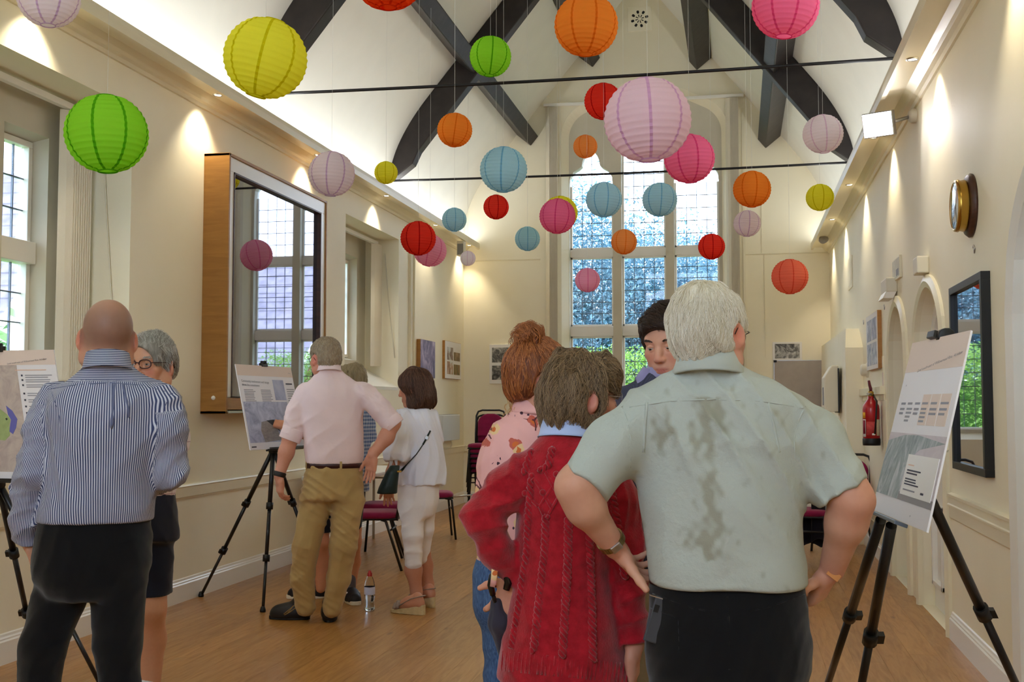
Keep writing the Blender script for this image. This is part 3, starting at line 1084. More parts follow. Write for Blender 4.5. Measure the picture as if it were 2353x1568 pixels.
MB().lathe((XR, cy, cz), [(.119, .088), (.08, .094), (0, .096)], 32, ax).build('cover_glass', M['glass'], T)

# small hooks left in the plaster
for i, (px, py, lab) in enumerate(((2240, 573, 'small bent picture hook in the wall under the clock'), (2033, 706, 'small picture hook in the wall left of the open arched doorway'), (1985, 741, 'small picture hook in the wall above the pier'))):
    p = on_x(px, py, XR)
    s_ = .05
    o = MB().tube([p + np.array([-.004, q * s_, w * s_]) for q, w in ((.45, .2), (.2, .45), (-.05, .3), (.1, -.1), (-.1, -.4), (-.35, -.1), (-.6, .05))], .003, 6).build('wall_hook', M['steel'], None, org=p)
    tag(o, lab, 'hook')

# emergency light, detector, notices, thermostat
p = on_x(2056, 663, XR)
T = thing('emergency_light', 'cream boxed emergency light over the open arched doorway', 'light fitting', p)
MB().box((XR - .085, p[1] - .16, p[2] - .04), (XR, p[1] + .16, p[2] + .07)).build('housing', M['seatplas'], T, .008)
MB().prism([(XR - .085, p[1] - .15, p[2] - .035), (XR - .11, p[1] - .15, p[2] - .09), (XR - .03, p[1] - .15, p[2] - .09), (XR - .005, p[1] - .15, p[2] - .035)], (0, .30, 0)).build('diffuser', M['white'], T, .004)
p = on_x(2130, 611, XR)
T = thing('motion_detector', 'cream boxed alarm sounder with a dark lens over the closed arched door', 'alarm', p)
MB().box((XR - .075, p[1] - .09, p[2] - .055), (XR, p[1] + .09, p[2] + .055)).build('housing', M['seatplas'], T, .008)
MB().lathe((XR - .04, p[1] + .09, p[2]), [(.028, 0), (.022, .014), (0, .02)], 16, (0, 1, 0)).build('lens', M['print_d'], T)
p = on_x(2064, 618, XR)
T = thing('framed_notice', 'small framed notice above the emergency light', 'notice', p)
MB().box((XR - .018, p[1] - .20, p[2] - .085), (XR, p[1] + .20, p[2] + .085)).build('frame', M['cream'], T, .003)
MB().box((XR - .0195, p[1] - .185, p[2] - .07), (XR - .015, p[1] + .185, p[2] + .07)).build('sheet', mat('notice_print', (200, 200, 190), .6, var=.12, vscale=14), T)
MB().box((XR - .0205, p[1] - .15, p[2] - .06), (XR - .018, p[1] - .02, p[2] - .01)).build('panel_print', M['print_t'], T)
p = on_x(1955, 628, XR)
T = thing('blank_plate', 'small white outlined cover plate on the wall above the pier', 'plate', p)
MB().box((XR - .01, p[1] - .22, p[2] - .17), (XR, p[1] + .22, p[2] + .17)).build('cover', M['wall'], T, .003)
MB().box((XR - .013, p[1] - .17, p[2] - .13), (XR - .009, p[1] + .17, p[2] + .13)).build('centre_panel', M['wall'], T, .002)
p = on_x(1990, 851, XR - .02)
T = thing('thermostat', 'round cream thermostat dial above the short panelling', 'thermostat', (XR, p[1], p[2]))
MB().lathe((XR, p[1], p[2]), [(.0, .07), (.04, .07), (.055, .06), (.058, .02), (.058, 0)], 24, (-1, 0, 0)).build('dial', M['seatplas'], T)
MB().lathe((XR, p[1], p[2]), [(.07, 0), (.07, .015), (.058, .02)], 24, (-1, 0, 0)).build('base', M['seatplas'], T)
p = on_x(2031, 862, XR)
T = thing('door_notice', 'narrow notice strip beside the open arched doorway', 'notice', p)
MB().box((XR - .008, p[1] - .045, p[2] - .16), (XR, p[1] + .045, p[2] + .16)).build('backing', M['wall'], T)
MB().box((XR - .0095, p[1] - .035, p[2] - .13), (XR - .007, p[1] + .035, p[2] + .02)).build('print', M['print_p'], T)

# towel dispenser on the pier
p = on_x(1912, 895, xf - .07)
py_ = 13.6
z0, z1 = on_x(1912, 937, xf - .1)[2], on_x(1912, 852, xf - .1)[2]
pc = on_x(1912, 895, xf - .06)
T = thing('towel_dispenser', 'white angular paper towel dispenser mounted on the pier', 'dispenser', (xf, pc[1], pc[2]))
q = []
MB().prism([(xf, pc[1] - .14, pc[2] - .24), (xf - .15, pc[1] - .14, pc[2] - .24), (xf - .15, pc[1] - .14, pc[2] + .12), (xf - .07, pc[1] - .14, pc[2] + .25), (xf, pc[1] - .14, pc[2] + .25)], (0, .40, 0)).build('cover', M['seatplas'], T, .012)
MB().box((xf - .158, pc[1] - .03, pc[2] - .17), (xf - .148, pc[1] + .03, pc[2] + .02)).build('window_slot', M['print_t'], T, .002)
MB().box((xf - .012, pc[1] - .16, pc[2] - .25), (xf, pc[1] + .3, pc[2] + .22)).build('backplate', M['black'], T)

# fire extinguisher
fp = on_x(2003, 1024, XR - .085)
T = thing('fire_extinguisher', 'red fire extinguisher with black foot and label, on the right wall', 'fire extinguisher', fp)
f0 = np.array([XR - .085, fp[1], fp[2]])
r_ = .072
MB().lathe(f0, [(0, .03), (r_, .03), (r_, .31), (r_ * .93, .345), (r_ * .55, .385), (.026, .40), (.026, .425), (0, .425)], 28).build('cylinder', M['red'], T)
MB().lathe(f0, [(0, 0), (r_ * 1.02, 0), (r_ * 1.05, .02), (r_ * 1.05, .055), (r_, .062)], 28).build('foot', M['black'], T)
mb = MB().lathe(f0, [(.024, .42), (.026, .46), (.016, .47), (0, .47)], 16)
mb.build('valve', M['brass'], T)
MB().tube([f0 + np.array([0, -.01, .455]), f0 + np.array([0, .0, .49]), f0 + np.array([-.005, .03, .52]), f0 + np.array([-.01, .04, .56])], [.012, .014, .013, .011], 8).build('handle', mat('dark_red', (88, 10, 30), .4), T)
MB().tube([f0 + np.array([0, -.02, .44]), f0 + np.array([-.03, -.06, .445])], .012, 10).build('gauge', M['steel'], T)
MB().tube([f0 + np.array([.02, .0, .44]), f0 + np.array([.04, -.075, .38]), f0 + np.array([.03, -.095, .25]), f0 + np.array([.02, -.085, .1])], .008, 8).build('hose', M['black'], T)


def wrap(f0, r, a0, a1, z0, z1, m, nm, T, n=8):
    vs, fs = [], []
    for i in range(n + 1):
        a = R(a0 + (a1 - a0) * i / n)
        for z in (z0, z1):
            for rr in (r, r + .0012):
                vs.append(f0 + np.array([math.cos(a) * rr, math.sin(a) * rr, z]))
    for i in range(n):
        b = i * 4
        fs += [(b + 1, b + 5, b + 7, b + 3), (b, b + 2, b + 6, b + 4), (b + 2, b + 3, b + 7, b + 6), (b, b + 4, b + 5, b + 1)]
    return MB().add(vs, fs, True).build(nm, m, T)


wrap(f0, r_ + .0005, 196, 222, .235, .285, mat('label_yellow', (226, 170, 40), .6), 'yellow_label', T)
wrap(f0, r_ + .0005, 196, 225, .075, .225, M['paperw'], 'white_label', T)
wrap(f0, r_ + .002, 200, 222, .10, .218, mat('label_maroon', (130, 20, 50), .6), 'maroon_label', T)
wrap(f0, r_ + .0005, 232, 288, .09, .205, mat('label_pale_red', (196, 70, 70), .6, var=.15, vscale=60), 'instruction_label', T)
wrap(f0, r_ + .0005, 300, 330, .085, .225, mat('label_cream', (216, 206, 176), .6, var=.08, vscale=60), 'cream_label', T)
wrap(f0, r_ + .003, 268, 288, .088, .105, M['paperw'], 'small_label', T)

# convector heater low on the left wall
T = thing('convector_heater', 'pale grey convector heater with slotted top on the left wall', 'heater', (XL, 14.5, .9))
MB().box((XL, 14.05, .90), (XL + .11, 14.95, 1.24)).build('casing', mat('heater_enamel', (206, 212, 214), .35, .4), T, .012)
for i in range(5):
    MB().box((XL + .014 + i * .02, 14.08, 1.235), (XL + .022 + i * .02, 14.92, 1.243)).build('slot', M['grey'], T)
MB().box((XL + .03, 14.955, .95), (XL + .09, 14.94, 1.08)).build('end_cap', M['grey'], T)
MB().tube([(XL + .05, 14.7, .9), (XL + .05, 14.75, .86), (XL + .02, 14.8, .80)], .004, 6).build('cable', M['white'], T)


# ================================================================== PICTURES
def bw(name, seed, tint=(1, 1, 1)):
    g = lambda v: tuple(min(255, v * k) for k in tint)
    return photo_print(name, [(.30, g(38)), (.45, g(96)), (.56, g(170)), (.72, g(222))], 7 + seed * 2, 1.4)


def picture(label, plane, c, w, h, prints, frame=M['white'], mount=M['paperw'], dep=.03, edge=None):
    """flat picture: plane 'L' left wall, 'E' end wall, 'R' right wall; c centre; prints: (u0,u1,v0,v1,material)"""
    T = thing('framed_picture', label, 'picture', c, 'historic photographs on the walls')
    if plane == 'L':
        ex, n = np.array([0, 1.0, 0]), np.array([1.0, 0, 0])
    elif plane == 'R':
        ex, n = np.array([0, -1.0, 0]), np.array([-1.0, 0, 0])
    else:
        ex, n = np.array([1.0, 0, 0]), np.array([0, -1.0, 0])
    ez = np.array([0, 0, 1.0])
    c = np.asarray(c, float)
    MB().obox(c + n * dep / 2, (ex, ez, n), (w / 2, h / 2, dep / 2)).build('backing', edge or frame, T, .002)
    MB().obox(c + n * (dep + .001), (ex, ez, n), (w / 2 - .004, h / 2 - .004, .0012)).build('mount', mount, T)
    for i, (u0, u1, v0, v1, m) in enumerate(prints):
        q = c + ex * ((u0 + u1) / 2 - .5) * w + ez * (.5 - (v0 + v1) / 2) * h + n * (dep + .0028)
        MB().obox(q, (ex, ez, n), ((u1 - u0) * w / 2, (v1 - v0) * h / 2, .0012)).build('print', m, T)


blu = photo_print('street_photo', [(.30, (66, 62, 96)), (.48, (120, 112, 150)), (.60, (176, 160, 190)), (.75, (226, 220, 226))], 6, 1.8, (1, .8, .5))
picture('bluish canvas photograph of an old street scene, on the left wall', 'L', (XL, 13.53, 1.93), .66, .46, [(0, 1, 0, 1, blu)], M['oak'], M['paperw'], .05, M['oak'])
picture('white mount of four colour photographs on the left wall by the corner', 'L', (XL, 14.86, 1.965), .87, .50,
        [(.12, .48, .16, .50, photo_print('lane_photo', [(.3, (60, 54, 52)), (.5, (150, 124, 110)), (.62, (214, 220, 220))], 5)), (.53, .92, .27, .50, photo_print('lane_photo_b', [(.3, (52, 48, 44)), (.5, (128, 106, 70)), (.7, (190, 160, 130))], 6)),
         (.12, .48, .54, .88, photo_print('lane_photo_c', [(.3, (96, 66, 62)), (.5, (190, 150, 120)), (.62, (220, 226, 224))], 5)), (.53, .92, .60, .88, photo_print('lane_photo_d', [(.3, (60, 56, 46)), (.5, (138, 120, 66)), (.7, (150, 90, 70))], 7))], M['white'], M['paperw'], .035, M['oak'])
picture('white mount of two black and white photographs left of the tall window', 'E', (-3.235, YE, 1.94), .37, .55, [(.10, .90, .08, .46, bw('grey_photo_a', 1, (1, .98, .95))), (.10, .90, .54, .90, bw('grey_photo_b', 2, (1, .98, .95)))], M['white'])
picture('black and white photograph of a tree above the grey notice board', 'E', (.647, YE, 2.085), .385, .245, [(.08, .92, .10, .90, bw('grey_photo_c', .5))], M['white'], M['paperw'], .012)
picture('mount of four bluish photographs in a pale wood frame on the right wall', 'R', (XR, 10.57, 1.925), .86, .50,
        [(.10, .47, .10, .48, photo_print('blue_photo_a', [(.3, (84, 92, 128)), (.55, (176, 180, 200)), (.7, (230, 230, 234))], 5, 2)), (.53, .92, .10, .48, photo_print('blue_photo_b', [(.35, (110, 112, 150)), (.6, (196, 196, 214))], 5, 2)),
         (.10, .47, .53, .92, photo_print('blue_photo_c', [(.35, (90, 104, 146)), (.6, (206, 208, 220))], 6, 2)), (.53, .92, .53, .92, photo_print('blue_photo_d', [(.35, (90, 98, 140)), (.6, (216, 218, 226))], 7, 2))], M['white'], M['paperw'], .035, M['oak'])
# grey felt board on the end wall
T = thing('notice_board', 'large grey felt notice board with black corners on the end wall', 'notice board', (.84, YE, 1.4))
MB().box((.475, YE - .015, .85), (1.205, YE, 1.955)).build('felt', fabric('grey_felt', (172, 164, 158), .05), T)
mb = MB()
for lo, hi in (((.468, .842), (1.21, .85)), ((.468, 1.955), (1.21, 1.962)), ((.468, .842), (.475, 1.962)), ((1.203, .842), (1.21, 1.962))):
    mb.box((lo[0], YE - .018, lo[1]), (hi[0], YE, hi[1]))
mb.build('edge_strip', M['steel'], T)
for x in (.468, 1.17):
    MB().box((x, YE - .02, 1.935), (x + .04, YE, 1.965)).build('corner_cap', M['black'], T)

# floodlight on a bracket under the right cornice, and the speaker at its end
FL = P(2020, 286, 7.75)
T = thing('floodlight', 'lit square floodlight on a bracket below the right cornice', 'floodlight', FL)
to = unit(np.array([-.42, -.85, -.25]))
fx = unit(np.cross((0, 0, 1), to))
fz = np.cross(to, fx)
MB().obox(FL, (fx, fz, to), (.105, .085, .03)).build('housing', M['steel'], T, .008)
MB().obox(FL + to * .0315, (fx, fz, to), (.097, .077, .002)).build('lens', mat('flood_lens', (255, 252, 255), .4, emit=30.0), T)
MB().tube([FL - to * .03, FL + np.array([.10, .02, .02]), (XR - .02, FL[1] + .05, FL[2] + .06)], .012, 8).build('bracket', M['steel'], T)
MB().lathe((XR, FL[1] + .05, FL[2] + .06), [(.05, 0), (.05, .03), (.03, .05), (0, .05)], 20, (-1, 0, 0)).build('junction_box', M['seatplas'], T)
light('flood_lamp', 'SPOT', FL + to * .05, 8, (1, .98, 1), Vector(to).to_track_quat('-Z', 'Y').to_euler(), spot_size=R(140), spot_blend=.6, shadow_soft_size=.08)
sp = P(1893, 550, 14.2)
T = thing('wall_spotlight', 'small grey spotlight at the far end of the right cornice', 'spotlight', sp)
MB().lathe(sp, [(0, -.07), (.045, -.07), (.052, -.03), (.052, .05), (.04, .06), (.03, .05), (0, .045)], 20, (-.3, -.9, -.25)).build('can', mat('grey_can', (170, 166, 160), .4), T)
MB().tube([sp + np.array([0, 0, .05]), sp + np.array([.02, .05, .12])], .012, 8).build('stem', M['steel'], T)
sp = P(1060, 572, 15.2)
T = thing('cornice_speaker', 'small pale box speaker at the far end of the left cornice', 'speaker', sp)
MB().box(sp - np.array([.05, .06, .10]), sp + np.array([.05, .06, .10])).build('cabinet', M['seatplas'], T, .01)
MB().box(sp + np.array([-.04, -.064, -.085]), sp + np.array([.04, -.058, .06])).build('grille', M['grey'], T)
# ================================================================== EASELS AND DISPLAY BOARDS
PM = dict(
    aerial=photo_print('aerial_map', [(.25, (120, 124, 158)), (.45, (164, 168, 198)), (.6, (188, 192, 216)), (.8, (206, 208, 226))], 9, 1.2),
    field=photo_print('field_patch', [(.3, (120, 112, 116)), (.6, (150, 142, 140)), (.8, (128, 118, 120))], 14, 1.5, (1, 1, 2.5)),
    sky=photo_print('sky_photo', [(.3, (126, 130, 170)), (.5, (164, 168, 200)), (.7, (186, 190, 210))], 5, .6),
    hedge=photo_print('hedge_photo', [(.25, (96, 110, 118)), (.5, (150, 162, 168)), (.68, (196, 200, 206)), (.85, (222, 222, 226))], 13, 2.0, (1, 1, .4)),
    path=photo_print('path_photo', [(.3, (190, 180, 190)), (.6, (206, 198, 206)), (.8, (180, 172, 184))], 5, 1.4, (1, 1, 3)),
    plan=photo_print('plan_map', [(.3, (168, 152, 150)), (.5, (190, 176, 170)), (.65, (202, 190, 180)), (.8, (184, 160, 156))], 9, 2.2),
    lake=mat('print_violet', (104, 104, 178), .6, var=.05), green=mat('print_green', (158, 176, 120), .6, var=.12, vscale=30), dark=mat('print_black', (46, 48, 54), .6), teal=mat('print_teal', (70, 130, 176), .6),
)


class Board:
    def __init__(s, label, tl, tr, bl, thick=.006):
        tl, tr, bl = [np.asarray(q, float) for q in (tl, tr, bl)]
        s.tl, s.eu, s.ev = tl, tr - tl, bl - tl
        s.r, s.d = unit(s.eu), unit(s.ev)
        s.n = unit(np.cross(s.d, s.r))
        if np.dot(s.n, CAM - tl) < 0:
            s.n = -s.n
        c = tl + s.eu / 2 + s.ev / 2
        s.T = thing('display_board', label, 'display board', tl + s.eu / 2 + s.ev, 'consultation display boards')
        MB().obox(c - s.n * thick / 2, (s.r, s.d, s.n), (np.linalg.norm(s.eu) / 2, np.linalg.norm(s.ev) / 2, thick / 2)).build('panel', M['foam'], s.T)

    def at(s, u, v, e=0):
        return s.tl + s.eu * u + s.ev * v + s.n * e

    def patch(s, u0, u1, v0, v1, m, e=.0008, nm='print'):
        c = s.at((u0 + u1) / 2, (v0 + v1) / 2, e / 2)
        return MB().obox(c, (s.r, s.d, s.n), (np.linalg.norm(s.eu) * (u1 - u0) / 2, np.linalg.norm(s.ev) * (v1 - v0) / 2, e / 2)).build(nm, m, s.T)

    def poly(s, pts, m, e=.0012, nm='print'):
        return MB().prism([s.at(u, v, 0) for u, v in pts], s.n * e).build(nm, m, s.T)

    def lines(s, u0, u1, v0, v1, n, m, fill=.55, e=.001, ragged=.25):
        mb = MB()
        for i in range(n):
            v = v0 + (v1 - v0) * (i + .5) / n
            ue = u1 - (u1 - u0) * ragged * rnd.random()
            h = (v1 - v0) / n * fill / 2
            mb.obox(s.at((u0 + ue) / 2, v, e / 2), (s.r, s.d, s.n), (np.linalg.norm(s.eu) * (ue - u0) / 2, np.linalg.norm(s.ev) * h, e / 2))
        return mb.build('text_lines', m, s.T)

    def say(s, t, u, v, size, m, align='LEFT'):
        return text(t, s.at(u, v, .0015), (s.r, -s.d, s.n), size, m, s.T, align=align)


def tripod(label, top, feet, r=.0135, ledge=None, clip=None, joints=(.36, .68), mast=None):
    T = thing('easel', label, 'easel', (top[0], top[1], 0), 'black folding tripod easels')
    top = np.asarray(top, float)
    for f in feet:
        f = np.asarray(f, float)
        d = f - top
        j1, j2 = joints
        lg = MB().tube([top, top + d * j1], r * 1.15, 12).tube([top + d * j1, top + d * j2], r * .95, 12).tube([top + d * j2, f + np.array([0, 0, .008])], r * .78, 12).build('leg', M['blackm'], T)
        for j in joints:
            c = top + d * j
            mb = MB().tube([c - unit(d) * .024, c + unit(d) * .02], r * 1.75, 12)
            u, w = perp(d)
            mb.obox(c + u * r * 1.9, (unit(d), u, w), (.015, .012, .008))
            o = mb.build('clamp', M['black'], lg)
        MB().lathe((f[0], f[1], 0), [(0, 0), (.019, 0), (.02, .012), (.013, .035), (0, .04)], 12).build('rubber_foot', M['black'], lg)
    MB().lathe(top - np.array([0, 0, .03]), [(0, 0), (.026, 0), (.032, .012), (.032, .045), (.02, .06), (0, .062)], 16).build('hub', M['black'], T)
    if mast is not None:
        MB().tube([top, mast], .010, 10).build('mast', M['blackm'], T)
    if ledge is not None:
        a, b_, n = ledge
        a, b_ = np.asarray(a, float), np.asarray(b_, float)
        d = unit(b_ - a)
        up = unit(np.cross(n, d))
        if up[2] < 0:
            up = -up
        MB().obox((a + b_) / 2 - up * .008 + n * .006, (d, n, up), (np.linalg.norm(b_ - a) / 2, .016, .006)).obox((a + b_) / 2 + n * .024, (d, n, up), (np.linalg.norm(b_ - a) / 2, .003, .006)).build('ledge', M['blackm'], T, .002)
    if clip is not None:
        c, d, n = clip
        MB().obox(c, (d, n, np.cross(d, n)), (.035, .014, .014)).tube([c + np.array([0, 0, .01]), c + np.array([0, 0, .028])], .022, 12).build('clip', M['black'], T, .003)
    return T


def easel_board(label_b, label_e, tl, tr, bl, legs_top, feet, clip_u=.55, ledge_uv=(.25, .75), **kw):
    b = Board(label_b, tl, tr, bl)
    lo = [b.at(ledge_uv[0], 1.0), b.at(ledge_uv[1], 1.0)]
    tripod(label_e, legs_top, feet, ledge=(lo[0], lo[1], b.n), clip=(b.at(clip_u, -.012, -.004), b.r, b.n), mast=b.at(clip_u, -.01, -.02), **kw)
    return b


TITLE = 'Land south-east of Willowmead Rise, Ashdean'
# --- middle board by the mirror
Dl, Dr = 7.50, 8.15
tl, tr = P(540.5, 837, Dl), P(668, 843, Dr)
tr[2] = tl[2]
bl = P(575.5, 1035, Dl - .12)
f1, f2 = on_z(462, 1372, 0), on_z(604, 1407, 0)
f3 = f1 * .5 + f2 * .5 + np.array([0, 0, 0])
cdir = unit(np.array([-(f2 - f1)[1], (f2 - f1)[0], 0]))
top = P(628, 1032, 7.75)
f3 = on_z(748, 1362, 0)
b = easel_board('white consultation board with blue grey aerial photograph, beside the mirror', 'black tripod easel under the board by the mirror', tl, tr, bl, top, [f1, f2, f3], .50, (.28, .95))
b.patch(0, 1, 0, .13, M['print_p'], .0006)
b.say(TITLE, .97, .085, .0115, M['print_t'], 'RIGHT')
b.say('Community involvement and design', .05, .205, .022, M['print_d'])
b.say('about the consultation', .05, .25, .022, M['print_d'])
b.lines(.07, .27, .29, .44, 8, M['print_t'], .4)
b.lines(.36, .56, .29, .44, 8, M['print_t'], .4)
b.patch(.60, .80, .17, .42, PM['sky'])
b.lines(.84, .97, .20, .23, 1, M['print_d'])
b.lines(.84, .98, .27, .88, 22, M['print_t'], .35)
b.patch(.02, .80, .44, .92, PM['aerial'])
b.poly([(.27, .68), (.44, .66), (.54, .80), (.58, .90), (.28, .92), (.24, .78)], PM['field'])
b.poly([(.36, .665), (.50, .655), (.58, .80)], PM['dark'], .0016)
b.poly([(.48, .655), (.58, .655), (.60, .74)], PM['teal'], .0016)
b.lines(.03, .12, .955, .98, 1, M['print_d'])
# --- right board
Dl = 4.05
Dr = Dl * .83
tl, tr = P(2097, 789, Dl), P(2231, 762, Dr)
tr[2] = tl[2]
bl = P(2004, 1171, Dl * .934)
br = bl + tr - tl
nn = unit(np.cross(bl - tl, tr - tl))
mid = (bl + br) / 2
top = P(2116, 1120, 3.75) + np.array([.02, .02, 0])
fA, fB, fC = P(1905, 1585, 3.35), P(1990, 1590, 2.95), P(2330, 1590, 2.75)
fA, fB, fC = [np.array([q[0] , q[1], 0]) for q in (on_z(1880, 1640, 0), on_z(1945, 1760, 0), on_z(2420, 1760, 0))]
b = Board('white consultation board with grey tree photograph and white text inset, by the right wall', tl, tr, bl)
lo0, lo1 = b.at(.10, 1.0), b.at(.62, 1.0)
T = thing('easel', 'black tripod easel under the board by the right wall', 'easel', (mid[0], mid[1], 0), 'black folding tripod easels')


def tri_leg(T, a, f, r=.0145, js=(.42, .86)):
    a, f = np.asarray(a, float), np.asarray(f, float)
    d = f - a
    lg = MB().tube([a, a + d * js[0]], r * 1.2, 12).tube([a + d * js[0], a + d * js[1]], r, 12).tube([a + d * js[1], f + np.array([0, 0, .01])], r * .8, 12).build('leg', M['blackm'], T)
    for j in js:
        c = a + d * j
        u, w = perp(d)
        MB().tube([c - unit(d) * .03, c + unit(d) * .025], r * 1.75, 12).obox(c + CR * r * 2.0, (unit(d), CR, np.cross(unit(d), CR)), (.02, .016, .01)).build('clamp', M['black'], lg)
    MB().lathe((f[0], f[1], 0), [(0, 0), (.02, 0), (.022, .012), (.014, .035), (0, .04)], 12).build('rubber_foot', M['black'], lg)


tri_leg(T, P(2024, 1195, 3.70), fA)
tri_leg(T, P(2048, 1208, 3.52), fB)
hub = P(2122, 1112, 3.66)
tri_leg(T, hub, fC)
MB().obox(hub, (unit(fC - hub), perp(fC - hub)[0], perp(fC - hub)[1]), (.055, .024, .03)).tube([hub, P(2105, 1120, 3.62)], .02, 12).build('hub', M['black'], T, .006)
MB().obox((lo0 + lo1) / 2 + b.d * .008 + b.n * .004, (b.r, b.d, b.n), (np.linalg.norm(lo1 - lo0) / 2, .006, .02)).build('ledge', mat('ledge_grey', (96, 108, 128), .35, .5, .6), T, .002)
MB().obox(b.at(.42, -.016, .0), (b.r, b.d, b.n), (.045, .014, .016)).lathe(b.at(.50, -.016, -.02), [(0, -.02), (.028, -.02), (.028, .02), (0, .02)], 14, b.r).build('clip', M['black'], T, .003)
MB().tube([hub, b.at(.5, .3, -.03), b.at(.5, 0, -.02)], .011, 10).build('mast', M['blackm'], T)
b.patch(0, 1, 0, .19, M['print_p'], .0006)
b.say(TITLE, .95, .12, .0165, M['print_d'], 'RIGHT')
b.say('What happens next', .08, .28, .021, M['print_d'])
for i, (u0, u1, m) in enumerate(((.07, .19, None), (.20, .33, None), (.34, .46, None), (.47, .61, 'p'), (.62, .77, 'p'), (.78, .93, 'p'))):
    if m:
        b.patch(u0, u1, .33, .50, M['print_p'], .0006)
    b.lines(u0 + .01, u1 - .01, .37, .39, 1, M['print_t'], .6)
    b.lines(u0 + .01, u1 - .02, .40, .40 + (.09 if i in (1, 3) else .05), 4 if i in (1, 3) else 2, M['print_t'], .5)
b.patch(.0, 1, .55, .90, PM['path'])
b.poly([(0, .60), (.30, .56), (.55, .555), (1, .585), (.62, .63), (.45, .70), (.43, .90), (0, .90)], PM['hedge'])
b.patch(.43, 1.0, .86, .90, mat('print_midgrey', (150, 148, 152), .6), .0014)
b.patch(.46, .97, .66, .87, M['paperw'], .0024)
b.say('Thank you for visiting our consultation event', .495, .70, .0145, M['print_d'])
b.lines(.50, .62, .71, .72, 1, mat('print_salmon', (226, 190, 170), .6), .6, .003)
b.lines(.50, .74, .735, .765, 2, M['print_d'], .5, .003)
b.lines(.50, .74, .78, .82, 3, M['print_d'], .5, .003)
b.lines(.50, .74, .835, .85, 1, M['print_t'], .5, .003)
b.lines(.80, .86, .835, .85, 1, M['print_d'], .7, .003)
b.say('www.landoptions.co.uk', .70, .965, .0125, M['print_t'])
# --- left board
Dl = 5.15
tr, tl = P(123, 804, Dl), P(-230, 797, Dl + .25)
tl[2] = tr[2]
bl = P(-196, 1098, Dl + .15)
br = bl + tr - tl
top = (bl + br) / 2 + np.array([-.05, .12, -.02])
b = easel_board('white consultation board with a pink plan and violet lake, by the nearest side window', 'black tripod easel under the board by the nearest side window', tl, tr, bl, top,
                [on_z(232, 1580, 0), np.array([-3.55, 5.35, 0]), np.array([-3.35, 4.45, 0])], .645, (.1, .72))
b.patch(0, 1, 0, .115, M['print_p'], .0006)
b.say(TITLE, .95, .075, .0105, M['print_d'], 'RIGHT')
b.lines(.74, .96, .15, .16, 1, mat('print_salmon', (226, 190, 170), .6), .7)
for i, v in enumerate((.19, .225, .265, .33, .38, .43, .48, .54, .60)):
    b.patch(.775, .785, v, v + .014, M['print_d'], .0014)
    b.lines(.80, .97, v - .002, v + .03, 2, M['print_t'], .4)
b.patch(.03, .755, .115, .94, PM['plan'])
b.poly([(.655, .43), (.69, .47), (.715, .535), (.70, .60), (.675, .65), (.655, .63), (.665, .58), (.675, .54), (.66, .50)], PM['lake'], .0018)
b.poly([(.40, .45), (.60, .44), (.655, .50), (.672, .54), (.66, .58), (.655, .66), (.62, .70), (.45, .68)], PM['green'], .0014)
b.poly([(.64, .53), (.65, .525), (.655, .535), (.645, .545)], PM['dark'], .002)

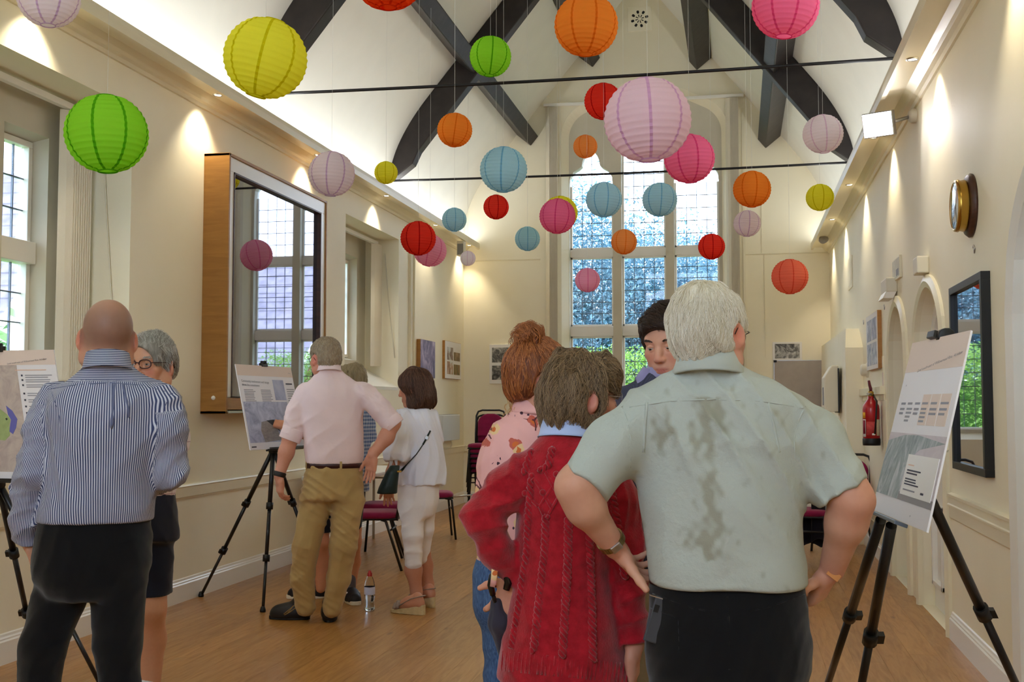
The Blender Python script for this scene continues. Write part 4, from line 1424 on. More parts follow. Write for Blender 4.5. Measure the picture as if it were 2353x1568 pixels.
# ================================================================== CHAIRS AND TABLES
def chair_proto(label):
    T = thing('stacking_chair', label, 'chair', (0, 0, 0), 'burgundy stacking chairs')
    # faces +y; seat top at 0.475
    n = 9
    vs, fs = [], []
    for k, (z, g) in enumerate(((.425, .97), (.435, 1.0), (.455, 1.0), (.470, .95), (.477, .80), (.479, .4))):
        for j in range(4 * n):
            a = 2 * math.pi * (j + .5) / (4 * n)
            c_, s_ = math.cos(a), math.sin(a)
            e = 5
            rr = 1 / (abs(c_) ** e + abs(s_) ** e) ** (1 / e)
            vs.append((.215 * g * rr * c_, .205 * g * rr * s_ + .005, z))
    for k in range(5):
        for j in range(4 * n):
            q = (j + 1) % (4 * n)
            fs.append((k * 4 * n + j, k * 4 * n + q, (k + 1) * 4 * n + q, (k + 1) * 4 * n + j))
    fs += [tuple(reversed(range(4 * n))), tuple(range(5 * 4 * n, 6 * 4 * n))]
    MB().add(vs, fs, True).build('seat', M['burg'], T)
    MB().box((-.20, -.19, .41), (.20, .20, .428)).build('seat_frame', M['black'], T, .004)
    for sx in (-1, 1):
        MB().tube([(sx * .17, .12, .415), (sx * .18, .185, .40), (sx * .20, .225, .0)], .0115, 10).build('leg', M['blackm'], T)
        MB().tube([(sx * .17, -.06, .415), (sx * .18, -.10, .40), (sx * .20, -.235, .0)], .0115, 10).build('leg', M['blackm'], T)
    MB().tube([(-.18, .20, .30), (.18, .20, .30)], .008, 8).tube([(-.17, -.14, .33), (.17, -.14, .33)], .008, 8).build('stretcher', M['blackm'], T)
    bk = [(-.185, -.19, .41), (-.19, -.215, .60), (-.188, -.245, .82), (-.165, -.252, .872), (-.11, -.256, .89), (.11, -.256, .89), (.165, -.252, .872), (.188, -.245, .82), (.19, -.215, .60), (.185, -.19, .41)]
    MB().tube(bk, .0125, 10).build('back_frame', M['blackm'], T)
    vs, fs = [], []
    m_ = 12
    for k in range(15):                        # ribbed back cushion with a rounded top
        t = k / 14
        z = .56 + .285 * t
        y = -.212 - .036 * (z - .56) / .3
        hwid = .165 * (1 if t < .6 else math.sqrt(max(.02, 1 - ((t - .6) / .42) ** 2)))
        puff = .020 + .007 * abs(math.sin(t * math.pi * 4))
        for j in range(2 * m_):
            a = 2 * math.pi * j / (2 * m_)
            vs.append((hwid * math.copysign(abs(math.cos(a)) ** .5, math.cos(a)), y + puff * math.copysign(abs(math.sin(a)) ** .7, math.sin(a)), z))
    for k in range(14):
        for j in range(2 * m_):
            q = (j + 1) % (2 * m_)
            fs.append((k * 2 * m_ + j, k * 2 * m_ + q, (k + 1) * 2 * m_ + q, (k + 1) * 2 * m_ + j))
    fs += [tuple(reversed(range(2 * m_))), tuple(range(14 * 2 * m_, 15 * 2 * m_))]
    MB().add(vs, fs, True).build('backrest', M['burg'], T)
    return T


ch = chair_proto('nearer burgundy chair of the pair between pink shirt and white blouse')
cA = P(866, 1190, 9.55)
ch.location = (cA[0], cA[1], 0)
ch.rotation_euler = (0, 0, R(100))
WORLD[ch.name] = np.array([cA[0], cA[1], 0])
cB = P(880, 1165, 10.35)
dup(ch, (cB[0], cB[1], 0), R(92), 'farther burgundy chair of the pair between pink shirt and white blouse')
cC = P(993, 1140, 11.7)
dup(ch, (cC[0], cC[1], 0), R(-70), 'burgundy stacking chair standing alone right of the woman in white')
st = P(1122, 1165, 14.3)
st[2] = 0
for k in range(6):
    dup(ch, (st[0] + .0, st[1] - .02 * k, .10 + .062 * k), R(180), 'burgundy stacking chair in the tall stack by the far corner, %s' % ('topmost', 'second from the top', 'third from the top', 'fourth from the top', 'second from the bottom', 'bottom one')[5 - k], 'stacked chairs on the trolley')
T = thing('chair_trolley', 'chair trolley with pale wheels and long handle under the stack of chairs', 'trolley', (st[0], st[1], 0))
MB().box((st[0] - .24, st[1] - .30, .06), (st[0] + .24, st[1] + .28, .095)).build('deck', M['blackm'], T, .004)
for sx in (-1, 1):
    for sy in (-1, 1):
        MB().lathe((st[0] + sx * .25 - .02, st[1] + sy * .24, .055), [(0, 0), (.045, 0), (.055, .008), (.055, .032), (.045, .04), (0, .04)], 20, (1, 0, 0)).build('wheel', M['seatplas'], T)
h0 = P(1040, 1142, 13.7)
MB().tube([(st[0] - .22, st[1] - .25, .09), h0 + np.array([.25, .1, .02]), h0], .012, 8).build('handle', M['steel'], T)
cR = P(1846, 1172, 9.75)
dup(ch, (cR[0], cR[1], 0), R(172), 'burgundy chair at the white table on the right, with a dark coat on it')
cR2 = P(1905, 1150, 10.6)
dup(ch, (cR2[0] + .12, cR2[1] + .1, 0), R(150), 'burgundy chair mostly hidden behind the elbow of the man in pale green')


def folding_table(label, x0, x1, y0, y1, z=.74):
    T = thing('folding_table', label, 'table', ((x0 + x1) / 2, (y0 + y1) / 2, 0), 'white folding tables')
    MB().box((x0, y0, z - .035), (x1, y1, z)).build('tabletop', mat('table_white', (226, 226, 222), .5, .35), T, .008)
    for x in (x0 + .07, x1 - .07):
        for y in (y0 + .10, y1 - .10):
            MB().tube([(x, y, z - .03), (x, y, .0)], .014, 8).build('leg', mat('leg_beige', (176, 170, 156), .45, .4), T)
    for y in (y0 + .10, y1 - .10):
        MB().tube([(x0 + .07, y, z - .12), (x1 - .07, y, z - .12)], .01, 8).build('crossbar', mat('leg_beige', (176, 170, 156), .45, .4), T)
    return T


folding_table('long white folding table along the left wall behind the man in the pink shirt', XL + .06, XL + .54, 9.40, 11.3)
folding_table('white table with paper sheets glimpsed behind the arm of the man in pale green', .30, .76, 9.10, 9.62)
folding_table('white table in the far right corner in front of the pier', .45, xf + .02, 10.95, 11.55)
p = P(1850, 1108, 9.3)
o = MB().obox((.52, 9.33, .744), ((1, .1, 0), (-.1, 1, 0), (0, 0, 1)), (.15, .105, .004)).build('paper_sheets', M['paperw'], None, org=(.52, 9.33, .74))
tag(o, 'stack of white paper sheets on the partly hidden white table', 'paper')
# clear plastic tub of cups at the far right
p = P(1917, 1012, 11.6)
T = thing('plastic_tub', 'clear ribbed plastic tub on the far white table beside the pier', 'tub', (p[0], p[1], .74))
prof = [(.0, 0), (.085, 0)]
for k in range(7):
    prof += [(.09 + .012 * (k % 2), .03 + .045 * k)]
MB().lathe((p[0], p[1], .74), prof, 24).build('wall', glass_pane('clear_plastic', (.80, .90, .98)), T)
MB().lathe((p[0], p[1], .74), [(.1, .30), (.105, .31), (.0, .315)], 24).build('lid', M['white'], T)
# dark coat hanging over the chair on the right
import itertools
T = thing('coat', 'dark navy coat draped over the burgundy chair on the right', 'coat', (cR[0] + .2, cR[1], .12))
vs, fs = [], []
nx, nz_ = 18, 12
for i in range(nx):
    for j in range(nz_):
        u, v = i / (nx - 1), j / (nz_ - 1)
        x = cR[0] + .06 + .22 * u + .05 * v * u
        y = cR[1] - .10 + .02 * math.sin(9 * u + 2 * v) + .05 * u
        z = .60 - .40 * v - .05 * u * (1 - v) + .03 * math.sin(7 * u) * v
        vs.append((x, y, z))
for i in range(nx - 1):
    for j in range(nz_ - 1):
        fs.append((i * nz_ + j, (i + 1) * nz_ + j, (i + 1) * nz_ + j + 1, i * nz_ + j + 1))
o = MB().add(vs, fs, True).build('cloth', fabric('navy_coat_cloth', (22, 22, 34), .1), T)
sd = o.modifiers.new('s', 'SOLIDIFY')
sd.thickness = .02
vs = [(cR[0] - .18 + .36 * i / 9, cR[1] + .05 + .01 * math.sin(3 * i), .40 - .24 * j / 5 + .02 * math.sin(i * 1.3) * j / 5) for i in range(10) for j in range(6)]
fs = [(i * 6 + j, (i + 1) * 6 + j, (i + 1) * 6 + j + 1, i * 6 + j + 1) for i in range(9) for j in range(5)]
o = MB().add(vs, fs, True).build('lower_fold', fabric('navy_coat_cloth2', (20, 20, 30), .1), T)
sd = o.modifiers.new('s', 'SOLIDIFY')
sd.thickness = .02

# water bottle on the floor
bp = on_z(849, 1404, 0)
T = thing('water_bottle', 'half full clear plastic water bottle with a red cap standing on the floor', 'bottle', bp)
clear = NT('bottle_plastic')
clear.set(Base_Color=(.9, .95, 1, 1), Roughness=.06)
clear.b.inputs['Transmission Weight'].default_value = 1
clear.b.inputs['IOR'].default_value = 1.12
k = .9
MB().lathe(bp, [(0, .006), (.026, 0), (.034, .008), (.034, .03), (.0305, .05), (.031, .075), (.035, .095), (.0355, .16), (.032, .185), (.022, .215), (.0145, .228), (.0145, .24), (0, .24)], 28).build('body', clear.m, T)
wt = NT('water')
wt.set(Base_Color=(.86, .92, 1, 1), Roughness=.02)
wt.b.inputs['Transmission Weight'].default_value = 1
wt.b.inputs['IOR'].default_value = 1.33
MB().lathe(bp, [(0, .008), (.025, .003), (.0325, .01), (.0325, .03), (.029, .05), (.0295, .075), (.0335, .095), (.0335, .11), (0, .11)], 28).build('water', wt.m, T)
MB().lathe(bp, [(.0362, .108), (.0366, .112), (.0366, .155), (.0362, .158)], 28).build('label', mat('bottle_label', (206, 208, 232), .5), T)
MB().lathe(bp, [(.0165, .226), (.0165, .245), (.012, .25), (.009, .262), (0, .264)], 20).build('cap', M['red'], T)

# ================================================================== OUTSIDE THE WINDOWS
def leaves(name, n, fn, size, m, parent, seed=1):
    rng = np.random.default_rng(seed)
    pts = fn(rng, n)
    n = len(pts)
    a = rng.normal(size=(n, 3))
    a /= np.linalg.norm(a, axis=1)[:, None]
    c = np.cross(a, rng.normal(size=(n, 3)))
    c /= np.linalg.norm(c, axis=1)[:, None] + 1e-9
    s = size * (.6 + .8 * rng.random(n))[:, None]
    V = np.stack([pts - a * s, pts + c * s * .42, pts + a * s, pts - c * s * .42], 1).reshape(-1, 3)
    me = bpy.data.meshes.new(name)
    me.vertices.add(4 * n)
    me.vertices.foreach_set('co', (V - WORLD[parent.name]).ravel())
    me.loops.add(4 * n)
    me.loops.foreach_set('vertex_index', np.arange(4 * n))
    me.polygons.add(n)
    me.polygons.foreach_set('loop_start', np.arange(0, 4 * n, 4))
    me.update(calc_edges=True)
    o = link(name, me, m, parent, WORLD[parent.name])
    o['kind'] = 'stuff'
    return o


def leaf_mat(name, a, b_):
    t = NT(name)
    g = t.node('ShaderNodeNewGeometry')
    col = t.ramp(g.outputs['Random Per Island'], [(0, lin(a)), (1, lin(b_))])
    d = t.node('ShaderNodeBsdfDiffuse', {'Color': col})
    tl_ = t.node('ShaderNodeBsdfTranslucent', {'Color': col})
    gl = t.node('ShaderNodeBsdfGlossy', {'Roughness': .35})
    mx = t.node('ShaderNodeMixShader', {0: .35, 1: d.outputs[0], 2: tl_.outputs[0]})
    mx2 = t.node('ShaderNodeMixShader', {0: .03, 1: mx.outputs[0], 2: gl.outputs[0]})
    t.put(t.out.inputs[0], mx2.outputs[0])
    return t.m


bark = mat('bark', (70, 62, 58), .9, .1, var=.3, vscale=8)
LM1, LM2, LM3 = leaf_mat('haze_tinted_leaf', (66, 106, 124), (116, 150, 166)), leaf_mat('bright_leaf', (96, 140, 50), (160, 190, 96)), leaf_mat('mid_leaf', (80, 130, 70), (140, 180, 110))  # first leaf colour has the bluish glare haze painted into it


def blob(c, r):
    c, r = np.asarray(c, float), np.asarray(r, float)

    def f(rng, n):
        k = max(6, n // 160)
        cs = rng.normal(size=(k, 3))
        cs = cs / np.linalg.norm(cs, axis=1)[:, None] * rng.random(k)[:, None] ** .45
        w = rng.integers(0, k, n)
        return c + (cs[w] + rng.normal(size=(n, 3)) * .16) * r
    return f


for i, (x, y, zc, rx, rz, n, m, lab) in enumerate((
        (-3.6, 24.5, 3.3, 2.0, 2.7, 9000, LM1, 'dense tree with haze-tinted blue green leaves filling the left light of the tall window'),
        (-1.9, 26.5, 3.2, 2.0, 2.3, 9000, LM1, 'dense tree with haze-tinted blue green leaves filling the middle light of the tall window'),
        (-.4, 25.0, 2.6, 1.7, 2.2, 8000, LM1, 'dense tree with haze-tinted blue green leaves low in the right light of the tall window'))):
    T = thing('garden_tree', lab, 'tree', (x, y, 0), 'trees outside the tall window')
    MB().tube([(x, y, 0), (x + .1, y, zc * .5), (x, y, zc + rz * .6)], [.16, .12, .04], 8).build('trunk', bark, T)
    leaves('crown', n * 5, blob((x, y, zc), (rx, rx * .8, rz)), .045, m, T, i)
T = thing('hedge', 'bright green garden hedge seen in the lowest panes of the tall window', 'hedge', (-2.4, 21.5, 0))
leaves('foliage', 60000, lambda rng, n: np.stack([-7.5 + 9.5 * rng.random(n), 21 + 1.0 * rng.random(n), .1 + 2.25 * rng.random(n) ** .8 +   .15 * rng.random(n)], 1), .028, LM2, T, 9)
MB().box((-7.4, 21.3, 0), (2.0, 21.7, 1.8)).build('core', mat('hedge_core', (60, 90, 40), .9, .1), T)
struct(MB().box((-60, -30, -.4), (60, 70, -.22)).build('ground', mat('garden_lawn', (96, 128, 66), .9, .1, var=.2)))
# neighbouring houses: one seen in the mirror through the tall window, one through the nearest side window
brick = NT('red_brick')
bt = brick.node('ShaderNodeTexBrick', {'Vector': brick.coord('Object'), 'Color1': lin((176, 100, 78)), 'Color2': lin((150, 84, 66)), 'Mortar': lin((190, 180, 168)), 'Scale': 9.0})
brick.set(Base_Color=bt.outputs[0], Roughness=.85)
tile = mat('roof_tile', (128, 120, 132), .75, .3, var=.25, vscale=5)


def house(label, x0, x1, y0, y1, ze, zr, wallm, ridge='x'):
    T = thing('house', label, 'house', ((x0 + x1) / 2, (y0 + y1) / 2, 0), 'neighbouring houses')
    MB().box((x0, y0, -.2), (x1, y1, ze)).build('wall', wallm, T)
    roof = []
    mb = MB()
    if ridge == 'x':
        ym = (y0 + y1) / 2
        MB().prism([(x0, y0, ze), (x0, y1, ze), (x0, ym, zr)], (x1 - x0, 0, 0)).build('gable', wallm, T)
        for ya, yb in ((y0 - .3, ym), (y1 + .3, ym)):
            n = 14
            for k in range(n):
                a, b_ = k / n, (k + 1.3) / n
                za, zb = ze - .25 + (zr - ze + .25) * a, ze - .25 + (zr - ze + .25) * min(1, b_)
                pa, pb = ya + (yb - ya) * a, ya + (yb - ya) * min(1, b_)
                mb.add([(x0 - .3, pa, za + .05), (x1 + .3, pa, za + .05), (x1 + .3, pb, zb + .02), (x0 - .3, pb, zb + .02), (x0 - .3, pa, za), (x1 + .3, pa, za)], [(0, 1, 2, 3), (4, 5, 1, 0)])
        for x in (x0 - .32, x1 + .28):
            for ya in (y0 - .3, y1 + .3):
                MB().prism([(x, ya, ze - .30), (x, ya, ze - .02), (x, ym, zr + .05), (x, ym, zr - .24)], (.05, 0, 0)).build('barge_board', M['white'], T)
    else:
        xm = (x0 + x1) / 2
        MB().prism([(x0, y0, ze), (x1, y0, ze), (xm, y0, zr)], (0, y1 - y0, 0)).build('gable', wallm, T)
        for xa, xb in ((x0 - .3, xm), (x1 + .3, xm)):
            n = 14
            for k in range(n):
                a, b_ = k / n, (k + 1.3) / n
                za, zb = ze - .25 + (zr - ze + .25) * a, ze - .25 + (zr - ze + .25) * min(1, b_)
                pa, pb = xa + (xb - xa) * a, xa + (xb - xa) * min(1, b_)
                mb.add([(pa, y0 - .3, za + .05), (pa, y1 + .3, za + .05), (pb, y1 + .3, zb + .02), (pb, y0 - .3, zb + .02), (pa, y0 - .3, za), (pa, y1 + .3, za)], [(0, 1, 2, 3), (4, 5, 1, 0)])
        for y in (y0 - .32, y1 + .28):
            for xa in (x0 - .3, x1 + .3):
                MB().prism([(xa, y, ze - .30), (xa, y, ze - .02), (xm, y, zr + .05), (xm, y, zr - .24)], (0, .05, 0)).build('barge_board', M['white'], T)
    mb.build('roof', tile, T)
    xm, ym = (x0 + x1) / 2, (y0 + y1) / 2
    MB().box((xm + .6, ym - .3, zr - .8), (xm + 1.2, ym + .3, zr + .9)).build('chimney', brick.m, T)
    return T


render = mat('white_render', (236, 232, 226), .8, .2)
house('brick house with a grey tiled roof reflected in the mirror case', 1.6, 9.0, 21.5, 28.0, 1.9, 4.7, brick.m, 'x')
house('white house with white barge boards and grey roof beyond the nearest side window', -17.0, -10.5, 14.5, 19.0, 2.5, 5.2, render, 'x')
T = thing('garden_shrub', 'green shrub outside the nearest side window', 'shrub', (-8.6, 11.5, 0))
leaves('foliage', 3500, blob((-8.6, 12.2, 1.2), (1.2, 1.2, 1.2)), .09, LM3, T, 21)
T = thing('garden_tree', 'light green tree beyond the white house, seen through the nearest side window', 'tree', (-14.0, 25.0, 0), 'trees outside the side windows')
MB().tube([(-14, 25, 0), (-14, 25, 4)], .15, 8).build('trunk', bark, T)
leaves('crown', 5000, blob((-14, 25, 4.5), (2.6, 2.2, 2.2)), .13, LM3, T, 22)
house('pale house with a grey roof beyond the farther side window', -14.0, -9.0, 30.0, 38.0, 2.8, 5.6, render, 'y')
# ================================================================== PEOPLE: smooth implicit surfaces turned into meshes
def smin(a, b, k):
    h = np.clip(.5 + .5 * (b - a) / k, 0, 1)
    return b + (a - b) * h - k * h * (1 - h)


def A3(v):
    return np.asarray(v, float)


class Field:
    def __init__(s):
        s.p = []

    def _a(s, f, lo, hi, k, op):
        s.p.append((f, A3(lo), A3(hi), k, op))
        return s

    def cone(s, a, b, ra, rb, k=.02, op='u', flat=None):
        a, b = A3(a), A3(b)
        ba = b - a
        L = ba @ ba + 1e-9

        def f(X, Y, Z):
            px, py, pz = X - a[0], Y - a[1], Z - a[2]
            t = np.clip((px * ba[0] + py * ba[1] + pz * ba[2]) / L, 0, 1)
            qx, qy, qz = px - t * ba[0], py - t * ba[1], pz - t * ba[2]
            q2 = qx * qx + qy * qy + qz * qz
            if flat is not None:
                n, g = flat
                dn = qx * n[0] + qy * n[1] + qz * n[2]
                q2 = q2 + (g * g - 1) * dn * dn
            return np.sqrt(q2) - (ra + (rb - ra) * t)
        r = max(ra, rb)
        return s._a(f, np.minimum(a, b) - r, np.maximum(a, b) + r, k, op)

    def chain(s, pts, rs, k=.02, op='u', **kw):
        for i in range(len(pts) - 1):
            s.cone(pts[i], pts[i + 1], rs[i], rs[i + 1], k, op, **kw)
        return s

    def ell(s, c, r, ax=None, k=.02, op='u'):
        c = A3(c)
        ax = np.eye(3) if ax is None else np.asarray(ax, float)
        r = A3(r)

        def f(X, Y, Z):
            px, py, pz = X - c[0], Y - c[1], Z - c[2]
            k0 = k1 = 0
            for i in range(3):
                q = px * ax[i][0] + py * ax[i][1] + pz * ax[i][2]
                k0 = k0 + (q / r[i]) ** 2
                k1 = k1 + (q / r[i] ** 2) ** 2
            k0, k1 = np.sqrt(k0), np.sqrt(k1) + 1e-9
            return k0 * (k0 - 1) / k1
        R_ = max(r)
        return s._a(f, c - R_, c + R_, k, op)

    def box(s, c, half, ax, rad=.005, k=.01, op='u'):
        c = A3(c)

        def f(X, Y, Z):
            px, py, pz = X - c[0], Y - c[1], Z - c[2]
            o2, ins = 0, None
            for i in range(3):
                q = np.abs(px * ax[i][0] + py * ax[i][1] + pz * ax[i][2]) - half[i] + rad
                o2 = o2 + np.maximum(q, 0) ** 2
                ins = q if ins is None else np.maximum(ins, q)
            return np.sqrt(o2) + np.minimum(ins, 0) - rad
        R_ = float(np.linalg.norm(half))
        return s._a(f, c - R_, c + R_, k, op)

    def loft(s, rings, yaw, k=.03, op='u', e=2.3, cap=.012):
        """rings: (centre, half width, half depth), sorted by height"""
        rings = sorted(rings, key=lambda q: q[0][2])
        z = np.array([q[0][2] for q in rings])
        cx, cy = np.array([q[0][0] for q in rings]), np.array([q[0][1] for q in rings])
        a, b = np.array([q[1] for q in rings]), np.array([q[2] for q in rings])
        zz = np.linspace(z[0], z[-1], 160)

        def sm(v):
            w = np.interp(zz, z, v)
            n = 9
            pad = np.concatenate([np.full(n, w[0]), w, np.full(n, w[-1])])
            return np.convolve(pad, np.hanning(2 * n + 3)[1:-1] / np.hanning(2 * n + 3).sum(), 'same')[n:-n]
        cx, cy, a, b = sm(cx), sm(cy), sm(a), sm(b)
        c_, s_ = math.cos(yaw), math.sin(yaw)

        def f(X, Y, Z):
            Zc = np.clip(Z, zz[0], zz[-1])
            ca, cb = np.interp(Zc, zz, a), np.interp(Zc, zz, b)
            dx, dy = X - np.interp(Zc, zz, cx), Y - np.interp(Zc, zz, cy)
            xl, yl = dx * c_ + dy * s_, -dx * s_ + dy * c_
            k0 = (np.abs(xl / ca) ** e + np.abs(yl / cb) ** e) ** (1 / e) + 1e-6
            r = np.sqrt(xl * xl + yl * yl) + 1e-6
            d = r * (1 - 1 / k0)
            d = np.where(k0 < .3, -np.minimum(ca, cb) * .7 + 0 * d, d)
            return -smin(-smin(d, d, 1e-4), -np.maximum(Z - zz[-1], zz[0] - Z), cap)
        R_ = max(a.max(), b.max())
        return s._a(f, (cx.min() - R_, cy.min() - R_, zz[0]), (cx.max() + R_, cy.max() + R_, zz[-1]), k, op)

    def plane(s, p, n, k=.006):
        """cut away everything on the side that n points to"""
        p, n = A3(p), unit(n)
        f = lambda X, Y, Z: (X - p[0]) * n[0] + (Y - p[1]) * n[1] + (Z - p[2]) * n[2]
        return s._a(f, (-99,) * 3, (99,) * 3, k, 'c')

    def sub(s, F, k=.03):
        lo, hi = F.bounds()
        return s._a(lambda X, Y, Z: F(X, Y, Z), lo, hi, k, 'u')

    def disp(s, fn):
        return s._a(fn, (-99,) * 3, (99,) * 3, 0, 'd')

    def combine(s, F, d, k, op):
        if op == 'u':
            return smin(F, d, k)
        if op == 's':
            return -smin(-F, d, k)
        if op == 'c':
            return -smin(-F, -d, k)
        return F + d

    def __call__(s, X, Y, Z):
        F = np.full(np.broadcast(X, Y, Z).shape, .5)
        for f, lo, hi, k, op in s.p:
            F = s.combine(F, f(X, Y, Z), k, op)
        return F

    def at(s, pts):
        pts = np.atleast_2d(pts)
        return s(pts[:, 0], pts[:, 1], pts[:, 2])

    def grad(s, pts, h=.002):
        g = np.stack([s.at(pts + np.eye(3)[i] * h) - s.at(pts - np.eye(3)[i] * h) for i in range(3)], 1)
        return g / (np.linalg.norm(g, axis=1)[:, None] + 1e-9)

    def bounds(s):
        lo = np.min([q[1] for q in s.p if q[4] == 'u'], axis=0)
        hi = np.max([q[2] for q in s.p if q[4] == 'u'], axis=0)
        return lo, hi

    def mesh(s, h):
        lo, hi = s.bounds()
        lo, hi = lo - .02 - h, hi + .02 + h
        n = np.ceil((hi - lo) / h).astype(int) + 1
        ax = [lo[i] + h * np.arange(n[i]) for i in range(3)]
        F = np.full(n, .3, dtype=np.float32)
        for f, plo, phi, k, op in s.p:
            m = k + 3 * h
            i0 = [int(max(0, np.searchsorted(ax[i], plo[i] - m) - 1)) for i in range(3)]
            i1 = [int(min(n[i], np.searchsorted(ax[i], phi[i] + m) + 1)) for i in range(3)]
            sl = tuple(slice(a, b) for a, b in zip(i0, i1))
            X, Y, Z = ax[0][sl[0]][:, None, None], ax[1][sl[1]][None, :, None], ax[2][sl[2]][None, None, :]
            F[sl] = s.combine(F[sl], f(X, Y, Z), k, op)
        return nets(F, lo, h)


def nets(F, o, h):
    S = F < 0
    c = sum(S[i:S.shape[0] - 1 + i, j:S.shape[1] - 1 + j, k:S.shape[2] - 1 + k].astype(np.int8) for i in (0, 1) for j in (0, 1) for k in (0, 1))
    mk = (c > 0) & (c < 8)
    idx = np.full(mk.shape, -1, np.int32)
    I, J, K = np.nonzero(mk)
    idx[I, J, K] = np.arange(len(I))
    acc = np.zeros((len(I), 3))
    cnt = np.zeros(len(I))
    cs = [(i, j, k) for i in (0, 1) for j in (0, 1) for k in (0, 1)]
    for a in cs:
        for d in range(3):
            if a[d] == 0:
                b = tuple(a[q] + (q == d) for q in range(3))
                f0, f1 = F[I + a[0], J + a[1], K + a[2]], F[I + b[0], J + b[1], K + b[2]]
                m = (f0 < 0) != (f1 < 0)
                t = np.where(m, f0 / np.where(m, f0 - f1, 1), 0)
                for q in range(3):
                    acc[:, q] += np.where(m, a[q] + (t if q == d else 0), 0)
                cnt += m
    V = (np.stack([I, J, K], 1) + acc / cnt[:, None]) * h + o
    Q = []
    for d in range(3):
        e1, e2 = (d + 1) % 3, (d + 2) % 3
        sl0, sl1 = [slice(None)] * 3, [slice(None)] * 3
        sl0[d], sl1[d] = slice(0, -1), slice(1, None)
        a, b = S[tuple(sl0)], S[tuple(sl1)]
        g = np.argwhere(a != b)
        g = g[(g[:, e1] > 0) & (g[:, e2] > 0) & (g[:, e1] < S.shape[e1] - 1) & (g[:, e2] < S.shape[e2] - 1)]
        if not len(g):
            continue
        fl = a[tuple(g.T)]
        u1, u2 = np.zeros(3, int), np.zeros(3, int)
        u1[e1], u2[e2] = 1, 1
        q = np.stack([idx[tuple((g - u1 - u2).T)], idx[tuple((g - u2).T)], idx[tuple(g.T)], idx[tuple((g - u1).T)]], 1)
        q[~fl] = q[~fl][:, ::-1]
        Q.append(q)
    Q = np.concatenate(Q)
    return V, Q[(Q >= 0).all(1)]


def merge(parts):
    Vs, Qs, n = [], [], 0
    for V, Q in parts:
        Vs.append(V)
        Qs.append(Q + n)
        n += len(V)
    return np.concatenate(Vs), np.concatenate(Qs)


def mesh_obj(name, V, Q, m, parent, attrs=None, kind=None):
    me = bpy.data.meshes.new(name)
    o3 = WORLD[parent.name]
    me.vertices.add(len(V))
    me.vertices.foreach_set('co', (V - o3).astype(np.float32).ravel())
    me.loops.add(Q.size)
    me.loops.foreach_set('vertex_index', Q.astype(np.int32).ravel())
    me.polygons.add(len(Q))
    me.polygons.foreach_set('loop_start', np.arange(0, Q.size, Q.shape[1], dtype=np.int32))
    me.polygons.foreach_set('use_smooth', np.ones(len(Q), bool))
    me.update(calc_edges=True)
    for k, v in (attrs or {}).items():
        v = np.asarray(v, np.float32)
        if v.ndim == 1:
            at = me.attributes.new(k, 'FLOAT', 'POINT')
            at.data.foreach_set('value', v)
        else:
            at = me.attributes.new(k, 'FLOAT_COLOR', 'POINT')
            at.data.foreach_set('color', np.concatenate([v, np.ones((len(v), 1), np.float32)], 1).ravel())
    o = link(name, me, m, parent, o3)
    if kind:
        o['kind'] = kind
    return o


def folds(seed, amp, n=7, kh=(18, 60), kv=(3, 22), warp=.05, z0=None):
    """soft cloth folds, mostly running down the cloth"""
    rg = np.random.default_rng(seed)
    ks = [(rg.uniform(*kh) * rg.choice([-1, 1]), rg.uniform(*kh) * rg.choice([-1, 1]) * .6, rg.uniform(*kv) * rg.choice([-1, 1]), rg.uniform(0, 6.28), rg.uniform(.4, 1)) for _ in range(n)]
    w = [rg.uniform(4, 11, 3) for _ in range(3)]

    def f(X, Y, Z):
        wx = warp * np.sin(w[0][0] * X + w[0][1] * Y + w[0][2] * Z)
        wz = warp * np.sin(w[1][0] * X + w[1][1] * Y + w[1][2] * Z + 1)
        r = 0
        for i, (a, b, c, ph, g) in enumerate(ks):
            v = np.sin(a * (X + wx) + b * (Y + wx) + c * (Z + wz) + ph)
            m = .5 + .5 * np.sin(w[2][0] * .8 * X + w[2][1] * .8 * Y + w[2][2] * Z + 2.1 * i)
            r = r + g * m * ((1 - np.abs(v)) ** 1.6 - .35)
        if z0 is not None:
            r = r * np.clip((Z - z0) / .07, .08, 1)
        return -amp * r
    return f


def hair_curves(name, PTS, r0, r1, m, parent):
    """strands as real curves; PTS (N, n, 3)"""
    N, n = PTS.shape[:2]
    hc = bpy.data.hair_curves.new(name)
    hc.add_curves([n] * N)
    hc.points.foreach_set('position', (PTS - WORLD[parent.name]).astype(np.float32).ravel())
    hc.points.foreach_set('radius', np.tile(np.linspace(r0, r1, n), N).astype(np.float32))
    hc.materials.append(m)
    o = bpy.data.objects.new(name, hc)
    COL.objects.link(o)
    o.parent = parent
    o['kind'] = 'stuff'
    return o


def grow(field, seeds, flow, steps, step, lift=.002, wave=.0, seed=0, freq=60):
    """strands that follow a field's surface along flow(points) -> directions"""
    rg = np.random.default_rng(seed)
    p = seeds.copy()
    g = field.grad(p)
    p = p - g * (field.at(p) - .0005)[:, None]
    ph = rg.uniform(0, 6.28, len(p))
    jit = rg.normal(size=p.shape) * .18
    out = [p.copy()]
    for i in range(steps):
        g = field.grad(p)
        d = flow(p) + jit
        d = d - g * (d * g).sum(1)[:, None]
        d /= np.linalg.norm(d, axis=1)[:, None] + 1e-9
        side = np.cross(g, d)
        p = p + d * step + side * (wave * np.sin(freq * step * i + ph))[:, None]
        g = field.grad(p)
        p = p - g * (field.at(p) - lift * (i + 1) / steps)[:, None] * .9
        out.append(p.copy())
    return np.stack(out, 1)


